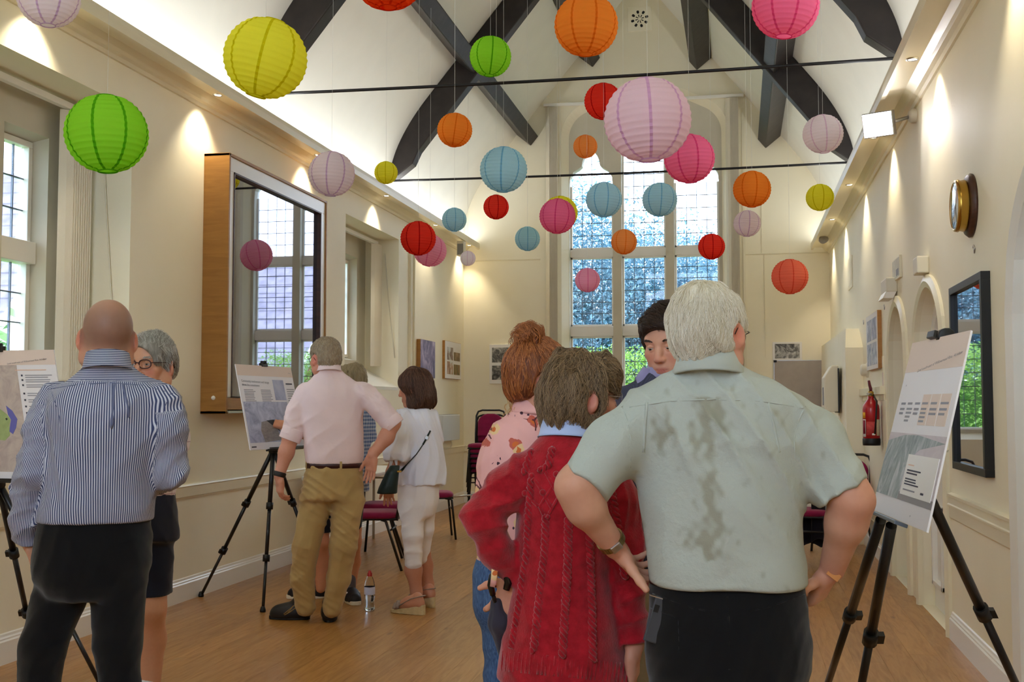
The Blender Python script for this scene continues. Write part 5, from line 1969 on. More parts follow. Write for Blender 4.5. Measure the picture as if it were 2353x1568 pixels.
def on_surf(field, px, py, D0, D1, n=160):
    """where the ray through a pixel meets a field"""
    Ds = np.linspace(D0, D1, n)
    pts = CAM + ray(px, py)[None, :] * (Ds / FPX)[:, None]
    v = field.at(pts)
    i = int(np.argmax(v < 0))
    if not (v < 0).any():
        i = int(np.argmin(v))
    return pts[i]


def surf_line(field, pix, D0, D1, per=9):
    out = []
    for (x0, y0), (x1, y1) in zip(pix[:-1], pix[1:]):
        k = max(1, int(math.hypot(x1 - x0, y1 - y0) / per))
        out += [on_surf(field, x0 + (x1 - x0) * i / k, y0 + (y1 - y0) * i / k, D0, D1) for i in range(k)]
    out.append(on_surf(field, *pix[-1], D0, D1))
    return out


# ---------------------------------------------------------------- materials for people
def skin_mat():
    t = NT('skin')
    c = t.attr('tint', 'Color')
    n = t.noise(70, 3, t.coord())
    t.set(Base_Color=t.mix(.16, c, t.ramp(n, [(.3, (.75, .62, .56)), (.7, (1, 1, 1))]), 'MULTIPLY'), Roughness=.5)
    t.b.inputs['Subsurface Weight'].default_value = .08
    t.b.inputs['Subsurface Radius'].default_value = (.012, .005, .003)
    t.b.inputs['Specular IOR Level'].default_value = .35
    t.bump(t.noise(260, 2, t.coord()), .10, .001)
    return t.m


def hair_mat(name, a, b_, rough=.45):
    t = NT(name)
    hi = t.node('ShaderNodeHairInfo')
    t.set(Base_Color=t.mix(hi.outputs['Random'], lin(a), lin(b_)), Roughness=rough)
    t.b.inputs['Specular IOR Level'].default_value = .4
    return t.m


def hair_base(name, a, b_, scale=(60, 60, 9)):
    t = NT(name)
    n = t.noise(1.0, 4, t.coord('Object', scale), .6, .6)
    t.set(Base_Color=t.ramp(n, [(.3, lin(a)), (.7, lin(b_))]), Roughness=.55)
    t.b.inputs['Specular IOR Level'].default_value = .3
    t.bump(n, .5, .006)
    return t.m


SKIN = skin_mat()


# ---------------------------------------------------------------- anatomy
class Head:
    """frame: r = the person's right, f = forward, u = up"""

    def __init__(s, C, yaw, pitch=0.0, roll=0.0, size=1.0, female=False, ear=True):
        f = A3((-math.sin(yaw), math.cos(yaw), 0))
        r = A3((math.cos(yaw), math.sin(yaw), 0))
        u = A3((0, 0, 1.0))
        f, u = f * math.cos(pitch) + u * math.sin(pitch), u * math.cos(pitch) - f * math.sin(pitch)
        r, u = r * math.cos(roll) + u * math.sin(roll), u * math.cos(roll) - r * math.sin(roll)
        s.C, s.r, s.f, s.u, s.s = A3(C), r, f, u, size
        s.ax = np.array([r, f, u])
        F = Field()
        L = s.L
        k = s.s
        F.ell(L(0, -.014, .030), (.077 * k, .098 * k, .091 * k), s.ax, .02)
        F.ell(L(0, .022, -.030), (.062 * k, .072 * k, .084 * k), s.ax, .03)
        F.ell(L(0, .030, .045), (.062 * k, .060 * k, .052 * k), s.ax, .03)
        jw = .046 if female else .052
        for q in (-1, 1):
            F.chain([L(q * .056, -.012, -.035), L(q * jw, .004, -.070), L(q * .018, .070, -.106)], [.022 * k, .026 * k, .020 * k], .03)
            F.ell(L(q * .041, .064, -.022), (.026 * k, .020 * k, .020 * k), s.ax, .022)
            F.ell(L(q * .030, .066, -.058), (.026 * k, .018 * k, .028 * k), s.ax, .02)
        F.ell(L(0, .080, -.103), (.022 * k, .014 * k, .016 * k), s.ax, .02)
        F.cone(L(-.044, .077, .026), L(.044, .077, .026), .0105 * k, .0105 * k, .018)
        F.ell(L(0, .080, .024), (.02 * k, .012 * k, .012 * k), s.ax, .015)
        for q in (-1, 1):
            F.ell(L(q * .032, .102, .004), (.020 * k, .019 * k, .0130 * k), s.ax, .012, 's')
            F.ell(L(q * .032, .0785, .003), (.0142 * k, .0095 * k, .0120 * k), s.ax, .002)
            F.chain([L(q * .0195, .0870, .0075), L(q * .032, .0895, .0092), L(q * .0455, .0820, .0066)], [.0030 * k, .0046 * k, .0030 * k], .003)
            F.chain([L(q * .0195, .0865, -.0010), L(q * .032, .0885, -.0062), L(q * .0450, .0820, -.0015)], [.0024 * k, .0028 * k, .0024 * k], .003)
        F.chain([L(0, .089, .022), L(0, .100, -.008), L(0, .113, -.032)], [.0085 * k, .0095 * k, .0115 * k], .012)
        for q in (-1, 1):
            F.ell(L(q * .012, .101, -.036), (.0085 * k, .011 * k, .008 * k), s.ax, .008)
            F.ell(L(q * .006, .108, -.0445), (.0032 * k, .005 * k, .004 * k), s.ax, .003, 's')
        F.ell(L(0, .086, -.068), (.028 * k, .014 * k, .022 * k), s.ax, .016)
        F.cone(L(-.021, .0895, -.0695), L(.021, .0895, -.0695), .0036 * k, .0036 * k, .004)
        F.cone(L(-.012, .0965, -.0665), L(.012, .0965, -.0665), .0046 * k, .0046 * k, .007)
        F.cone(L(-.012, .0960, -.0780), L(.012, .0960, -.0780), .0055 * k, .0055 * k, .007)
        F.cone(L(-.022, .098, -.0718), L(.022, .098, -.0718), .0016 * k, .0016 * k, .003, 's')
        s.ears = []
        if ear:
            for q in (-1, 1):
                e = L(q * .083, -.012, -.012)
                ef = unit(s.f * .30 + s.r * q * .95)
                eax = np.array([ef, unit(np.cross(s.u, ef)), s.u])
                eu = unit(s.u * .96 - s.f * .26)
                n_ = unit(s.r * q * .86 - s.f * .50)
                b_ = unit(np.cross(eu, n_))
                F.ell(e, (.0085 * k, .021 * k, .033 * k), np.array([n_, b_, unit(np.cross(n_, b_))]), .010)
                F.ell(e + n_ * .0085 * k + s.u * .004 * k, (.0065 * k, .0125 * k, .021 * k), np.array([n_, b_, unit(np.cross(n_, b_))]), .006, 's')
                s.ears.append((e, n_))
        s.F = F

    def L(s, x, y, z):
        return s.C + (s.r * x + s.f * y + s.u * z) * s.s

    def loc(s, V):
        d = (V - s.C) / s.s
        return d @ s.ax.T

    def neck(s, base, r0=.056, r1=.062):
        s.F.chain([s.L(0, -.022, -.045), s.L(0, -.016, -.11) * .6 + A3(base) * .4, base], [r0, r0 * .98, r1], .03)
        return s

    def tint(s, V, base, lip=(178, 96, 88), stub=None, red=.10):
        p = s.loc(V)
        c = np.tile(np.array(lin(base)), (len(V), 1))
        redc = np.array(lin((206, 92, 80)))

        def blend(c, m, col):
            return c * (1 - m[:, None]) + np.array(col)[None, :] * m[:, None]
        ear = np.exp(-(((np.abs(p[:, 0]) - .083) / .016) ** 2 + ((p[:, 1] + .015) / .03) ** 2 + ((p[:, 2] + .012) / .04) ** 2))
        c = blend(c, ear * .55, redc)
        ck = np.exp(-(((np.abs(p[:, 0]) - .04) / .022) ** 2 + ((p[:, 1] - .075) / .03) ** 2 + ((p[:, 2] + .03) / .022) ** 2)) + np.exp(-((p[:, 0] / .014) ** 2 + ((p[:, 1] - .115) / .02) ** 2 + ((p[:, 2] + .035) / .018) ** 2))
        c = blend(c, np.clip(ck, 0, 1) * red * 2.4, redc)
        lp = np.exp(-((np.abs(p[:, 0]) / .023) ** 4 + ((p[:, 2] + .0722) / .0105) ** 4)) * (p[:, 1] > .08)
        c = blend(c, lp * .8, lin(lip))
        if stub is not None:
            c = stub(p, c, blend)
        return c

    def eyes(s, parent, iris=(70, 60, 46), look=(0, -.3)):
        for q in (-1, 1):
            c = s.L(q * .032, .0785, .003)
            d = unit(s.f + s.r * look[0] + s.u * look[1] * .5)
            u, w = perp(d)
            V, Q, cols = [], [], []
            seg, rg = 20, 10
            for i in range(rg + 1):
                th = (math.pi * .5) * i / rg
                for j in range(seg):
                    a = 2 * math.pi * j / seg
                    V.append(c + .0132 * s.s * (d * math.cos(th) + (u * math.cos(a) + w * math.sin(a)) * math.sin(th)))
                    cols.append(lin((12, 10, 10)) if th < .2 else lin(iris) if th < .44 else lin((176, 164, 158)))
            Q = [(i * seg + j, (i + 1) * seg + j, (i + 1) * seg + (j + 1) % seg, i * seg + (j + 1) % seg) for i in range(rg) for j in range(seg)]
            mesh_obj('eye', np.array(V), np.array(Q), EYE, parent, {'tint': np.array(cols)})

    def brows(s, parent, col, w=1.0):
        rg = np.random.default_rng(3)
        for q in (-1, 1):
            n = 80
            t = rg.random(n)
            x = q * (.016 + .034 * t)
            z = .0255 + .0025 * np.sin(t * 2.9) + rg.normal(size=n) * .0018 * w
            p0 = np.stack([s.L(a, .094 - .020 * tt ** 2, c_) for a, c_, tt in zip(x, z, t)])
            g = s.F.grad(p0)
            p0 = p0 - g * (s.F.at(p0) - .0003)[:, None]
            d = s.r * q * .8 + s.u * .4
            st = [p0 + (d * .0028 * i + g * .0004 * i) for i in range(4)]
            hair_curves('eyebrow', np.stack(st, 1), .0006, .0003, col, parent)

    def glasses(s, parent, m, z=.004, r=.0018, rx=.022, rz=.017, rim=True):
        mb = MB()
        for q in (-1, 1):
            c = (q * .032, .106, z)
            pts = [s.L(c[0] + rx * math.copysign(abs(math.cos(a)) ** .8, math.cos(a)), c[1] - .006 * abs(math.cos(a)) * (1 if math.cos(a) * q > 0 else .2), c[2] + rz * math.copysign(abs(math.sin(a)) ** .8, math.sin(a))) for a in np.linspace(0, 2 * math.pi, 25)]
            mb.tube(pts, r, 6, False)
            mb.tube([s.L(q * .054, .102, z + .005), s.L(q * .072, .085, z + .006), s.L(q * .082, .02, z + .004), s.L(q * .085, -.012, z + .002), s.L(q * .084, -.03, z - .018)], r * .85, 6)
        mb.tube([s.L(-.010, .107, z + .004), s.L(0, .112, z + .007), s.L(.010, .107, z + .004)], r, 6)
        g = mb.build('glasses', m, parent)
        lb = MB()
        for q in (-1, 1):
            lb.add([s.L(q * .032 + rx * .97 * math.cos(a), .1045, z + rz * .97 * math.sin(a)) for a in np.linspace(0, 2 * math.pi, 16, endpoint=False)], [tuple(range(16))])
        lb.build('lens', glass_pane('spectacle_lens', (.95, .95, .95)) if 'spectacle' not in MC else MC['spectacle'], g)
        return g


e_ = NT('eye')
e_.set(Base_Color=e_.attr('tint', 'Color'), Roughness=.12)
EYE = e_.m
MC['spectacle'] = glass_pane('spectacle_lens', (.95, .95, .95))


def hand(F, Wp, d, n, t, sc=1.0, curl=(.25, .3, .35, .4), spread=.05, thumb=(.75, .65, -.25), thumb_curl=.25, wr=.027):
    """five fingered hand: wrist, direction to the fingers, back-of-hand normal, direction of the thumb side"""
    d, n = unit(d), unit(n)
    n = unit(n - d * np.dot(n, d))
    t = unit(t - d * np.dot(t, d) - n * np.dot(t, n))
    ax = np.array([d, t, n])
    k = sc
    W_ = A3(Wp)
    F.cone(W_ - d * .02, W_ + d * .028 * k, wr, wr * .98, .012, flat=(n, 1.35))
    F.box(W_ + d * .060 * k, (.042 * k, .039 * k, .0135 * k), ax, .013 * k, .016)
    F.ell(W_ + d * .038 * k + t * .024 * k - n * .010 * k, (.032 * k, .019 * k, .015 * k), ax, .014)
    F.ell(W_ + d * .042 * k - t * .024 * k - n * .008 * k, (.034 * k, .014 * k, .012 * k), ax, .014)
    tips = []
    for i, (off, ln, r) in enumerate(((.0285, .073, .0089), (.0095, .081, .0092), (-.0095, .075, .0088), (-.0275, .059, .0078))):
        b = W_ + d * (.098 - .004 * abs(i - 1.2)) * k + t * off * k
        c = curl[i]
        dd = unit(d + t * spread * (1.5 - i) * .8)
        pts, rs = [b - dd * .014 * k, b], [r * k * 1.05, r * k]
        ang = 0
        for j, (fr, cm) in enumerate(((.46, 1.0), (.30, 1.35), (.24, .8))):
            ang += c * cm
            b = b + (dd * math.cos(ang) - n * math.sin(ang)) * ln * fr * k
            pts.append(b)
            rs.append(r * k * (.95, .86, .72)[j])
        F.chain(pts, rs, .0045)
        tips.append(b)
    b = W_ + d * .026 * k + t * .026 * k - n * .006 * k
    td = unit(d * thumb[0] + t * thumb[1] + n * thumb[2])
    p1 = b + td * .036 * k
    t2 = unit(td - unit(t) * thumb_curl + d * thumb_curl * .5)
    p2 = p1 + t2 * .032 * k
    t3 = unit(t2 - unit(t) * thumb_curl * .7)
    p3 = p2 + t3 * .025 * k
    F.chain([b, p1, p2, p3], [.0145 * k, .0118 * k, .0104 * k, .0085 * k], .008)
    return p3, tips


def band(c, a, b, yaw, prof, seg=40, tilt=(0, 0)):
    """elliptical band round a body: prof = (outward offset, height) closed loop; tilt raises the back / side"""
    mb = MB()
    c = A3(c)
    r_, f_ = A3((math.cos(yaw), math.sin(yaw), 0)), A3((-math.sin(yaw), math.cos(yaw), 0))
    vs, fs = [], []
    n = len(prof)
    for j in range(seg):
        t = 2 * math.pi * j / seg
        ct, st = math.cos(t), math.sin(t)
        e = 2.3
        g = 1 / (abs(ct) ** e + abs(st) ** e) ** (1 / e)
        for o, z in prof:
            vs.append(c + r_ * ct * (a * g + o) + f_ * st * (b * g + o) + A3((0, 0, z + tilt[0] * st + tilt[1] * ct)))
    for j in range(seg):
        q = (j + 1) % seg
        for i in range(n):
            k = (i + 1) % n
            fs.append((j * n + i, q * n + i, q * n + k, j * n + k))
    mb.add(vs, fs, True)
    return mb


def shoe(F, heel, toe, w=.045, h=.075, ank=None):
    heel, toe = A3(heel), A3(toe)
    d = unit(toe - heel)
    L_ = np.linalg.norm(toe - heel)
    s_ = A3((-d[1], d[0], 0))
    up = A3((0, 0, 1))
    F.chain([heel + d * .04 + up * .05, heel + d * L_ * .45 + up * .05, heel + d * (L_ - .05) + up * .036], [.042, .043, .034], .03)
    F.chain([heel + d * .04 + up * .03, heel + d * L_ * .6 + up * .03, heel + d * (L_ - w) + up * .026], [w * .85, w, w * .88], .03)
    F.plane(heel + up * .012, (0, 0, -1))
    return F


def sole(heel, toe, w, th, m, parent, name='sole'):
    heel, toe = A3(heel), A3(toe)
    d = unit(toe - heel)
    s_ = A3((-d[1], d[0], 0))
    L_ = np.linalg.norm(toe - heel)
    out = []
    for j in range(28):
        t = 2 * math.pi * j / 28
        x = .5 - .5 * math.cos(t)
        ww = w * (.80 + .22 * math.sin(math.pi * min(1, x * .85)) if x < .75 else 1.0) * math.copysign(abs(math.sin(t)) ** .55, math.sin(t))
        out.append(heel + d * (x * L_) + s_ * ww)
    return MB().prism([p * A3((1, 1, 0)) + A3((0, 0, .001)) for p in out], (0, 0, th)).build(name, m, parent, .003)


class Person:
    def __init__(s, label, D, yaw, base_px):
        s.D, s.yaw, s.k = D, yaw, D / FPX
        p = P(base_px, 1200, D)
        s.T = thing('person', label, 'person', (p[0], p[1], 0))
        s.f, s.r = A3((-math.sin(yaw), math.cos(yaw), 0)), A3((math.cos(yaw), math.sin(yaw), 0))

    def P(s, px, py, dd=0.0):
        return P(px, py, s.D + dd)

    def rings(s, lst):
        return [(s.P(cx, py, (q[0] if q else 0)), hw * s.k, b) for py, cx, hw, b, *q in lst]

    def part(s, name, F, h, m, attrs=None):
        V, Q = F.mesh(h)
        return mesh_obj(name, V, Q, m, s.T, {k: v(V) for k, v in (attrs or {}).items()})

    def body(s, pieces, tone, head=None, spots=(), **kw):
        """one skin mesh from the head and the limbs; pieces: (field, voxel)"""
        ms = [F.mesh(h) for F, h in pieces]
        V, Q = merge(ms)
        c = np.tile(np.array(lin(tone)), (len(V), 1))
        n0 = 0
        if head is not None:
            n0 = len(ms[0][0])
            c[:n0] = head.tint(V[:n0], tone, **kw)
        for ctr, rad, col, amt in spots:
            m = np.exp(-(np.linalg.norm(V - A3(ctr), axis=1) / rad) ** 2)[:, None] * amt
            c = c * (1 - m) + np.array(lin(col))[None, :] * m
        return mesh_obj('body', V, Q, SKIN, s.T, {'tint': c})


def hair_shell(H, grow_=.010, low=-.02, front=.045, fz=.045, k=1.0, side=-.005):
    """short hair: a shell over the skull, cut along the hairline"""
    F = Field()
    F.ell(H.L(0, -.015, .031), ((.079 + grow_) * k * H.s, (.098 + grow_) * k * H.s, (.093 + grow_) * k * H.s), H.ax, .02)
    return F
# ================================================================== THE NINE PEOPLE
def az(px):
    return math.atan((1697 - px) / 2614)


def short_hair(H, grow_=.007, nape=-.055, tiltf=.55, face=(0, .125, -.030), fr=(.080, .092, .090), crown=None, disp=None):
    F = Field()
    k = H.s
    F.ell(H.L(0, -.014, .031), ((.078 + grow_) * k, (.099 + grow_) * k, (.092 + grow_) * k), H.ax, .02)
    F.ell(H.L(0, -.035, -.02), ((.066 + grow_) * k, (.066 + grow_) * k, (.06 + grow_) * k), H.ax, .03)
    F.ell(H.L(0, .030, .048), ((.062 + grow_) * k, (.060 + grow_) * k, (.052 + grow_) * k), H.ax, .03)
    F.ell(H.L(*face), tuple(v * k for v in fr), H.ax, .006, 's')
    for e, n_ in H.ears:
        F.ell(e + n_ * .004, (.03 * k, .030 * k, .036 * k), H.ax, .006, 's')
    F.plane(H.L(0, -.06, nape), -H.u + H.f * tiltf, .006)
    if crown:
        F.ell(H.L(*crown[:3]), tuple(v * k for v in crown[3:]), H.ax, .008, 's')
    if disp:
        F.disp(disp)
    return F


def bristle(amp, fx, seed=0):
    rg = np.random.default_rng(seed)
    ks = rg.normal(size=(6, 3)) * fx
    ph = rg.uniform(0, 6, 6)
    return lambda X, Y, Z: amp * sum(np.sin(k[0] * X + k[1] * Y + k[2] * Z * .35 + p_) for k, p_ in zip(ks, ph)) / 2.5


def hair(pn, H, F, vox, base, cols, n, ln, name='hair', steps=7, wave=0.0, lift=.004, flow=None, rad=(.0007, .00025), keep=None, seed=1, freq=60):
    V, Q = F.mesh(vox)
    mesh_obj(name, V, Q, base, pn.T)
    rg = np.random.default_rng(seed)
    sd = V[rg.integers(0, len(V), n)] + rg.normal(size=(n, 3)) * .002
    if keep is not None:
        sd = sd[keep(H.loc(sd), rg)]
    cr = H.L(0, -.03, .12)
    if flow is None:
        def flow(p):
            d = p - cr
            d = d - H.u * (d @ H.u)[:, None]
            d /= np.linalg.norm(d, axis=1)[:, None] + 1e-6
            return d * .5 - H.u[None, :] * .9
    hair_curves('hair_strands', grow(F, sd, flow, steps, ln / steps, lift, wave, seed, freq), rad[0], rad[1], cols, pn.T)


def stripes_mat(name, a, b_, period, duty=.5, extra=None):
    t = NT(name)
    u = t.attr('u')
    s_ = t.math('FRACT', t.math('DIVIDE', u, period))
    f = t.math('GREATER_THAN', s_, duty)
    t.set(Base_Color=t.mix(f, lin(a), lin(b_)), Roughness=.85)
    t.b.inputs['Specular IOR Level'].default_value = .15
    t.bump(t.noise(40, 4, t.coord()), .18, .006)
    return t.m


def arm_u(V, chains, torso_u, torso_d):
    """stripe coordinate: round the arm on the sleeves, across the body elsewhere"""
    u = torso_u.copy()
    best = torso_d.copy()
    for a, b, r in chains:
        a, b = A3(a), A3(b)
        d = unit(b - a)
        q = V - a
        t = np.clip(q @ d, 0, np.linalg.norm(b - a))
        q = q - t[:, None] * d
        dist = np.linalg.norm(q, axis=1) - r
        e1, e2 = perp(d)
        ang = np.arctan2(q @ e1, q @ e2) * r * 1.1
        m = (dist < best) & (t > .025)
        u = np.where(m, ang, u)
        best = np.minimum(best, dist)
    return u


BLK = fabric('black_trousers', (12, 12, 15), .15, bumpn=(28, .25))
LEATHER = mat('black_leather', (24, 24, 28), .42, .4, bump=(90, .15))
RUB = mat('rubber_sole', (40, 40, 44), .7, .2)


def legs(pn, hip, knee, ank, r=(.095, .07, .052), k=.03):
    return [(hip[i], knee[i], ank[i]) for i in (0, 1)]


def trousers(pn, rings, chains, h, m, name='trousers', cut=None, fold=(.004, 5), yaw=None, attrs=None, kl=.03):
    F = Field()
    F.loft(pn.rings(rings), pn.yaw if yaw is None else yaw, .03, cap=.03)
    for pts, rs in chains:
        F.chain(pts, rs, kl)
    if fold:
        F.disp(folds(fold[1], fold[0], 7, (14, 40), (10, 46)))
    for c in cut or []:
        F.plane(*c)
    pn.part(name, F, h, m, attrs)
    return F


def floor_pt(p, dx=0, dy=0):
    return A3((p[0] + dx, p[1] + dy, 0))


# ------------------------------------------------------------------ man in the pale green shirt (nearest, seen from behind)
p8 = Person('grey haired man in a damp pale green shirt, hands on hips, seen from behind', 2.75, 0.0, 1668)
H8 = Head(p8.P(1627, 768, -.02), R(-24), R(-6), R(4), .98)
H8.neck(p8.P(1632, 868), .052, .056)
LW, LE = p8.P(1413, 1258, .02), p8.P(1322, 1120, -.06)
RW, RE = p8.P(1912, 1308, .03), p8.P(1960, 1150, -.08)
La, Ra = Field(), Field()
La.chain([p8.P(1415, 1020, -.03), p8.P(1345, 1100, -.05), LE, p8.P(1345, 1165, -.05), LW], [.048, .046, .043, .043, .028], .03)
hand(La, LW, .50 * CR + .62 * CF - .62 * CU, -.80 * CR + .15 * CF - .55 * CU, .90 * CR - .40 * CF - .25 * CU, 1.0, (.35, .45, .5, .55), .10, (.28, 1.0, -.10), .12)
Ra.chain([p8.P(1870, 1020, -.04), p8.P(1930, 1100, -.06), RE, p8.P(1945, 1200, -.05), RW], [.050, .048, .045, .045, .031], .03)
hand(Ra, RW, -.30 * CR + .42 * CF - .86 * CU, .70 * CR - .55 * CF - .50 * CU, -.93 * CR - .20 * CF + .25 * CU, 1.02, (.55, .8, .85, .9), .06, (.15, 1.0, -.05), .08)
p8.body([(H8.F, .0035), (La, .0032), (Ra, .0032)], (204, 154, 128), H8, red=.16, spots=[(RE, .05, (186, 92, 76), .55), (LE, .045, (190, 110, 92), .4), (RW, .07, (190, 116, 100), .4), (LW, .07, (196, 124, 106), .4)])
S8 = Field()
S8.loft(p8.rings([(1342, 1672, 180, .146), (1300, 1668, 180, .147), (1230, 1662, 181, .146), (1150, 1656, 188, .146), (1060, 1651, 194, .142), (980, 1647, 198, .137), (930, 1644, 199, .128), (898, 1641, 178, .112), (872, 1637, 132, .094, -.008), (853, 1633, 88, .080, -.018), (836, 1630, 66, .072, -.028), (812, 1628, 46, .055, -.03)]), 0.0, .03)
def sleeve(pts, rs, trim=True, fold=None, k=.03):
    F = Field()
    F.chain(pts, rs, k)
    if fold:
        F.disp(fold)
    if trim:
        F.plane(pts[-1], unit(A3(pts[-1]) - A3(pts[-2])))
    return F


S8.sub(sleeve([p8.P(1478, 966), p8.P(1412, 1022, -.03), p8.P(1342, 1113, -.055)], [.070, .072, .068]), .05)
S8.sub(sleeve([p8.P(1818, 968), p8.P(1876, 1024, -.03), p8.P(1945, 1135, -.07)], [.070, .073, .070]), .05)
f8 = folds(11, .011, 7, (8, 26), (3, 22), .07, p8.P(1668, 1318)[2])
S8.disp(f8)
# hem dips in a soft curve
S8.disp(lambda X, Y, Z: .004 * np.sin(26 * X + 9 * Z) * np.exp(-((Z - p8.P(1668, 1300)[2]) / .07) ** 2))


def stain8(V):
    d = (V - CAM)
    dz = d @ CF
    x, y = CX + FPX * (d @ CR) / dz, CY - FPX * (d @ CU) / dz
    n1 = np.sin(x * .041 + 1.3 * np.sin(y * .023)) * np.sin(y * .031 + 1.7 * np.sin(x * .027 + 2)) + .55 * np.sin(x * .103 + y * .047) * np.sin(y * .089 - x * .05) + .35 * np.sin(.21 * x + .9) * np.sin(.17 * y)
    spine = np.exp(-((x - (1628 + .02 * (y - 900))) / 34) ** 2) * ((y > 915) & (y < 1290)) * 1.05
    low = np.exp(-(((x - 1640) / 75) ** 2 + ((y - 1225) / 55) ** 2)) * 1.0
    patch = np.exp(-(((x - 1530) / 50) ** 2 + ((y - 1005) / 80) ** 2)) * .75 + np.exp(-(((x - 1775) / 60) ** 2 + ((y - 1025) / 70) ** 2)) * .6 + np.exp(-(((x - 1640) / 150) ** 2 + ((y - 960) / 40) ** 2)) * .5
    n1 = n1 + .5 * np.sin(x * .19 + 2 * np.sin(y * .03)) * np.sin(y * .055 + x * .02)
    m = np.clip((spine + low + patch) * .8 + n1 * .5 - .60, 0, 1)
    return np.clip(m * 1.7, 0, 1) * (V[:, 1] < p8.P(1668, 1100)[1])


t = NT('pale_green_shirt')
c_ = t.mix(t.attr('stain'), lin((174, 180, 173)), lin((150, 150, 136)))
t.set(Base_Color=c_, Roughness=.85)
t.b.inputs['Specular IOR Level'].default_value = .15
t.bump(t.noise(34, 5, t.coord(), .6), .34, .012)
SH8 = t.m
p8.part('shirt', S8, .005, SH8, {'stain': stain8})
p8.rings([(1, 1, 1, 1)])
band(p8.P(1629, 842) - p8.f * .028, .068, .078, 0, [(-.006, .028), (.003, .032), (.012, .0), (.022, -.026), (.020, -.030), (.004, -.028)], 44, (-.018, 0)).build('collar', fabric('pale_green_collar', (174, 180, 173), .03, bumpn=(34, .3)), p8.T)
MB().tube([q - CF * .0012 for q in surf_line(S8, [(1447, 936), (1540, 922), (1640, 918), (1740, 921), (1846, 938)], 2.3, 2.9)], .0021, 6).build('yoke_seam', SH8, p8.T)
MB().tube(surf_line(S8, [(1430, 935), (1440, 965), (1450, 1010), (1449, 1075)], 2.3, 2.95), .0024, 6).tube(surf_line(S8, [(1850, 935), (1836, 965), (1824, 1010), (1829, 1070)], 2.3, 2.95), .0024, 6).build('armhole_seam', SH8, p8.T)
for x0, x1 in ((1487, 1478), (1765, 1790)):
    MB().tube(surf_line(S8, [(x0, 926), ((x0 + x1) / 2, 975), (x1, 1040)], 2.3, 2.95), [.0055] * 3 + [.004] * 20 if False else .0042, 8).build('pleat', SH8, p8.T)
hp, kn = [p8.P(1585, 1490), p8.P(1755, 1490)], [p8.P(1570, 1740), p8.P(1775, 1740)]
an = [floor_pt(p8.P(1560, 1800)) + A3((0, .02, .09)), floor_pt(p8.P(1800, 1800)) + A3((0, .02, .09))]
T8 = trousers(p8, [(1312, 1670, 166, .120), (1340, 1671, 176, .134), (1400, 1672, 180, .142), (1470, 1674, 183, .150), (1540, 1676, 180, .150), (1600, 1676, 130, .13)], [([hp[i], kn[i], an[i]], [.104, .080, .062]) for i in (0, 1)], .007, BLK)
band(p8.P(1669, 1326), 171 * p8.k, .130, 0, [(0, -.015), (.006, -.015), (.006, .015), (0, .015)]).build('belt', LEATHER, p8.T)
q0 = surf_line(T8, [(1716, 1340), (1782, 1338)], 2.4, 2.75, 20)
MB().obox(np.mean(q0, 0) - CF * .002, (CR, CF, CU), (.034, .003, .013)).build('leather_patch', mat('brown_patch', (92, 78, 70), .7, .2), p8.T)
MB().tube(surf_line(T8, [(1495, 1398), (1560, 1420), (1562, 1500)], 2.4, 2.8), .002, 6).tube(surf_line(T8, [(1672, 1345), (1674, 1420), (1676, 1540)], 2.4, 2.9), .002, 6).tube(surf_line(T8, [(1500, 1365), (1600, 1400), (1672, 1410), (1760, 1398), (1850, 1365)], 2.4, 2.9), .002, 6).build('trouser_seam', BLK, p8.T)
for i, a in enumerate(an):
    F = Field()
    shoe(F, (a[0], a[1] - .07, 0), (a[0] + (-.03 if i == 0 else .05), a[1] + .20, 0), .046)
    p8.part('shoe', F, .006, LEATHER)
h8 = short_hair(H8, .008, -.060, .50, (0, .120, -.030), (.086, .086, .085), (0, .055, .145, .060, .075, .040), bristle(.0026, 120, 4))
hair(p8, H8, h8, .0042, hair_base('white_hair', (190, 178, 150), (226, 218, 200)), hair_mat('white_strand', (204, 192, 166), (240, 234, 222)), 5200, .045, steps=7, wave=.0010, lift=.006,
     rad=(.0006, .00025), keep=lambda p_, rg: ~((p_[:, 2] > .095) & (rg.random(len(p_)) < .55)))
H8.glasses(p8.T, mat('dark_wire', (40, 36, 36), .3, .5, 1.0), .004, .0014)
c = LW + unit(LE - LW) * .022
d = unit(LW - p8.P(1345, 1165, -.05))
u, w = perp(d)
rr = np.linspace(0, 2 * math.pi, 33)
wb = MB()
for i in range(32):
    m_ = (rr[i] + rr[i + 1]) / 2
    q = c + (u * math.cos(m_) + w * math.sin(m_)) * .0335
    wb.obox(q, (unit(-u * math.sin(m_) + w * math.cos(m_)), d, u * math.cos(m_) + w * math.sin(m_)), (.0031, .0085, .0018))
wt_ = wb.build('watch_strap', mat('watch_gold', (150, 128, 84), .35, .5, .9), p8.T)
wd = unit(unit(-CF * .8 - CU * .3 + CR * .3) - d * np.dot(unit(-CF * .8 - CU * .3 + CR * .3), d))
MB().obox(c + wd * .0345, (unit(np.cross(d, wd)), d, wd), (.014, .010, .0035)).build('watch_case', M['steel'], wt_, .002)
c = on_surf(Ra, 1916, 1322, 2.4, 2.9)
MB().obox(c, (unit(CR * .8 - CU * .6), unit(CR * .6 + CU * .8), -CF), (.017, .009, .0012)).build('plaster', mat('sticking_plaster', (206, 140, 84), .6), p8.T, .0008)
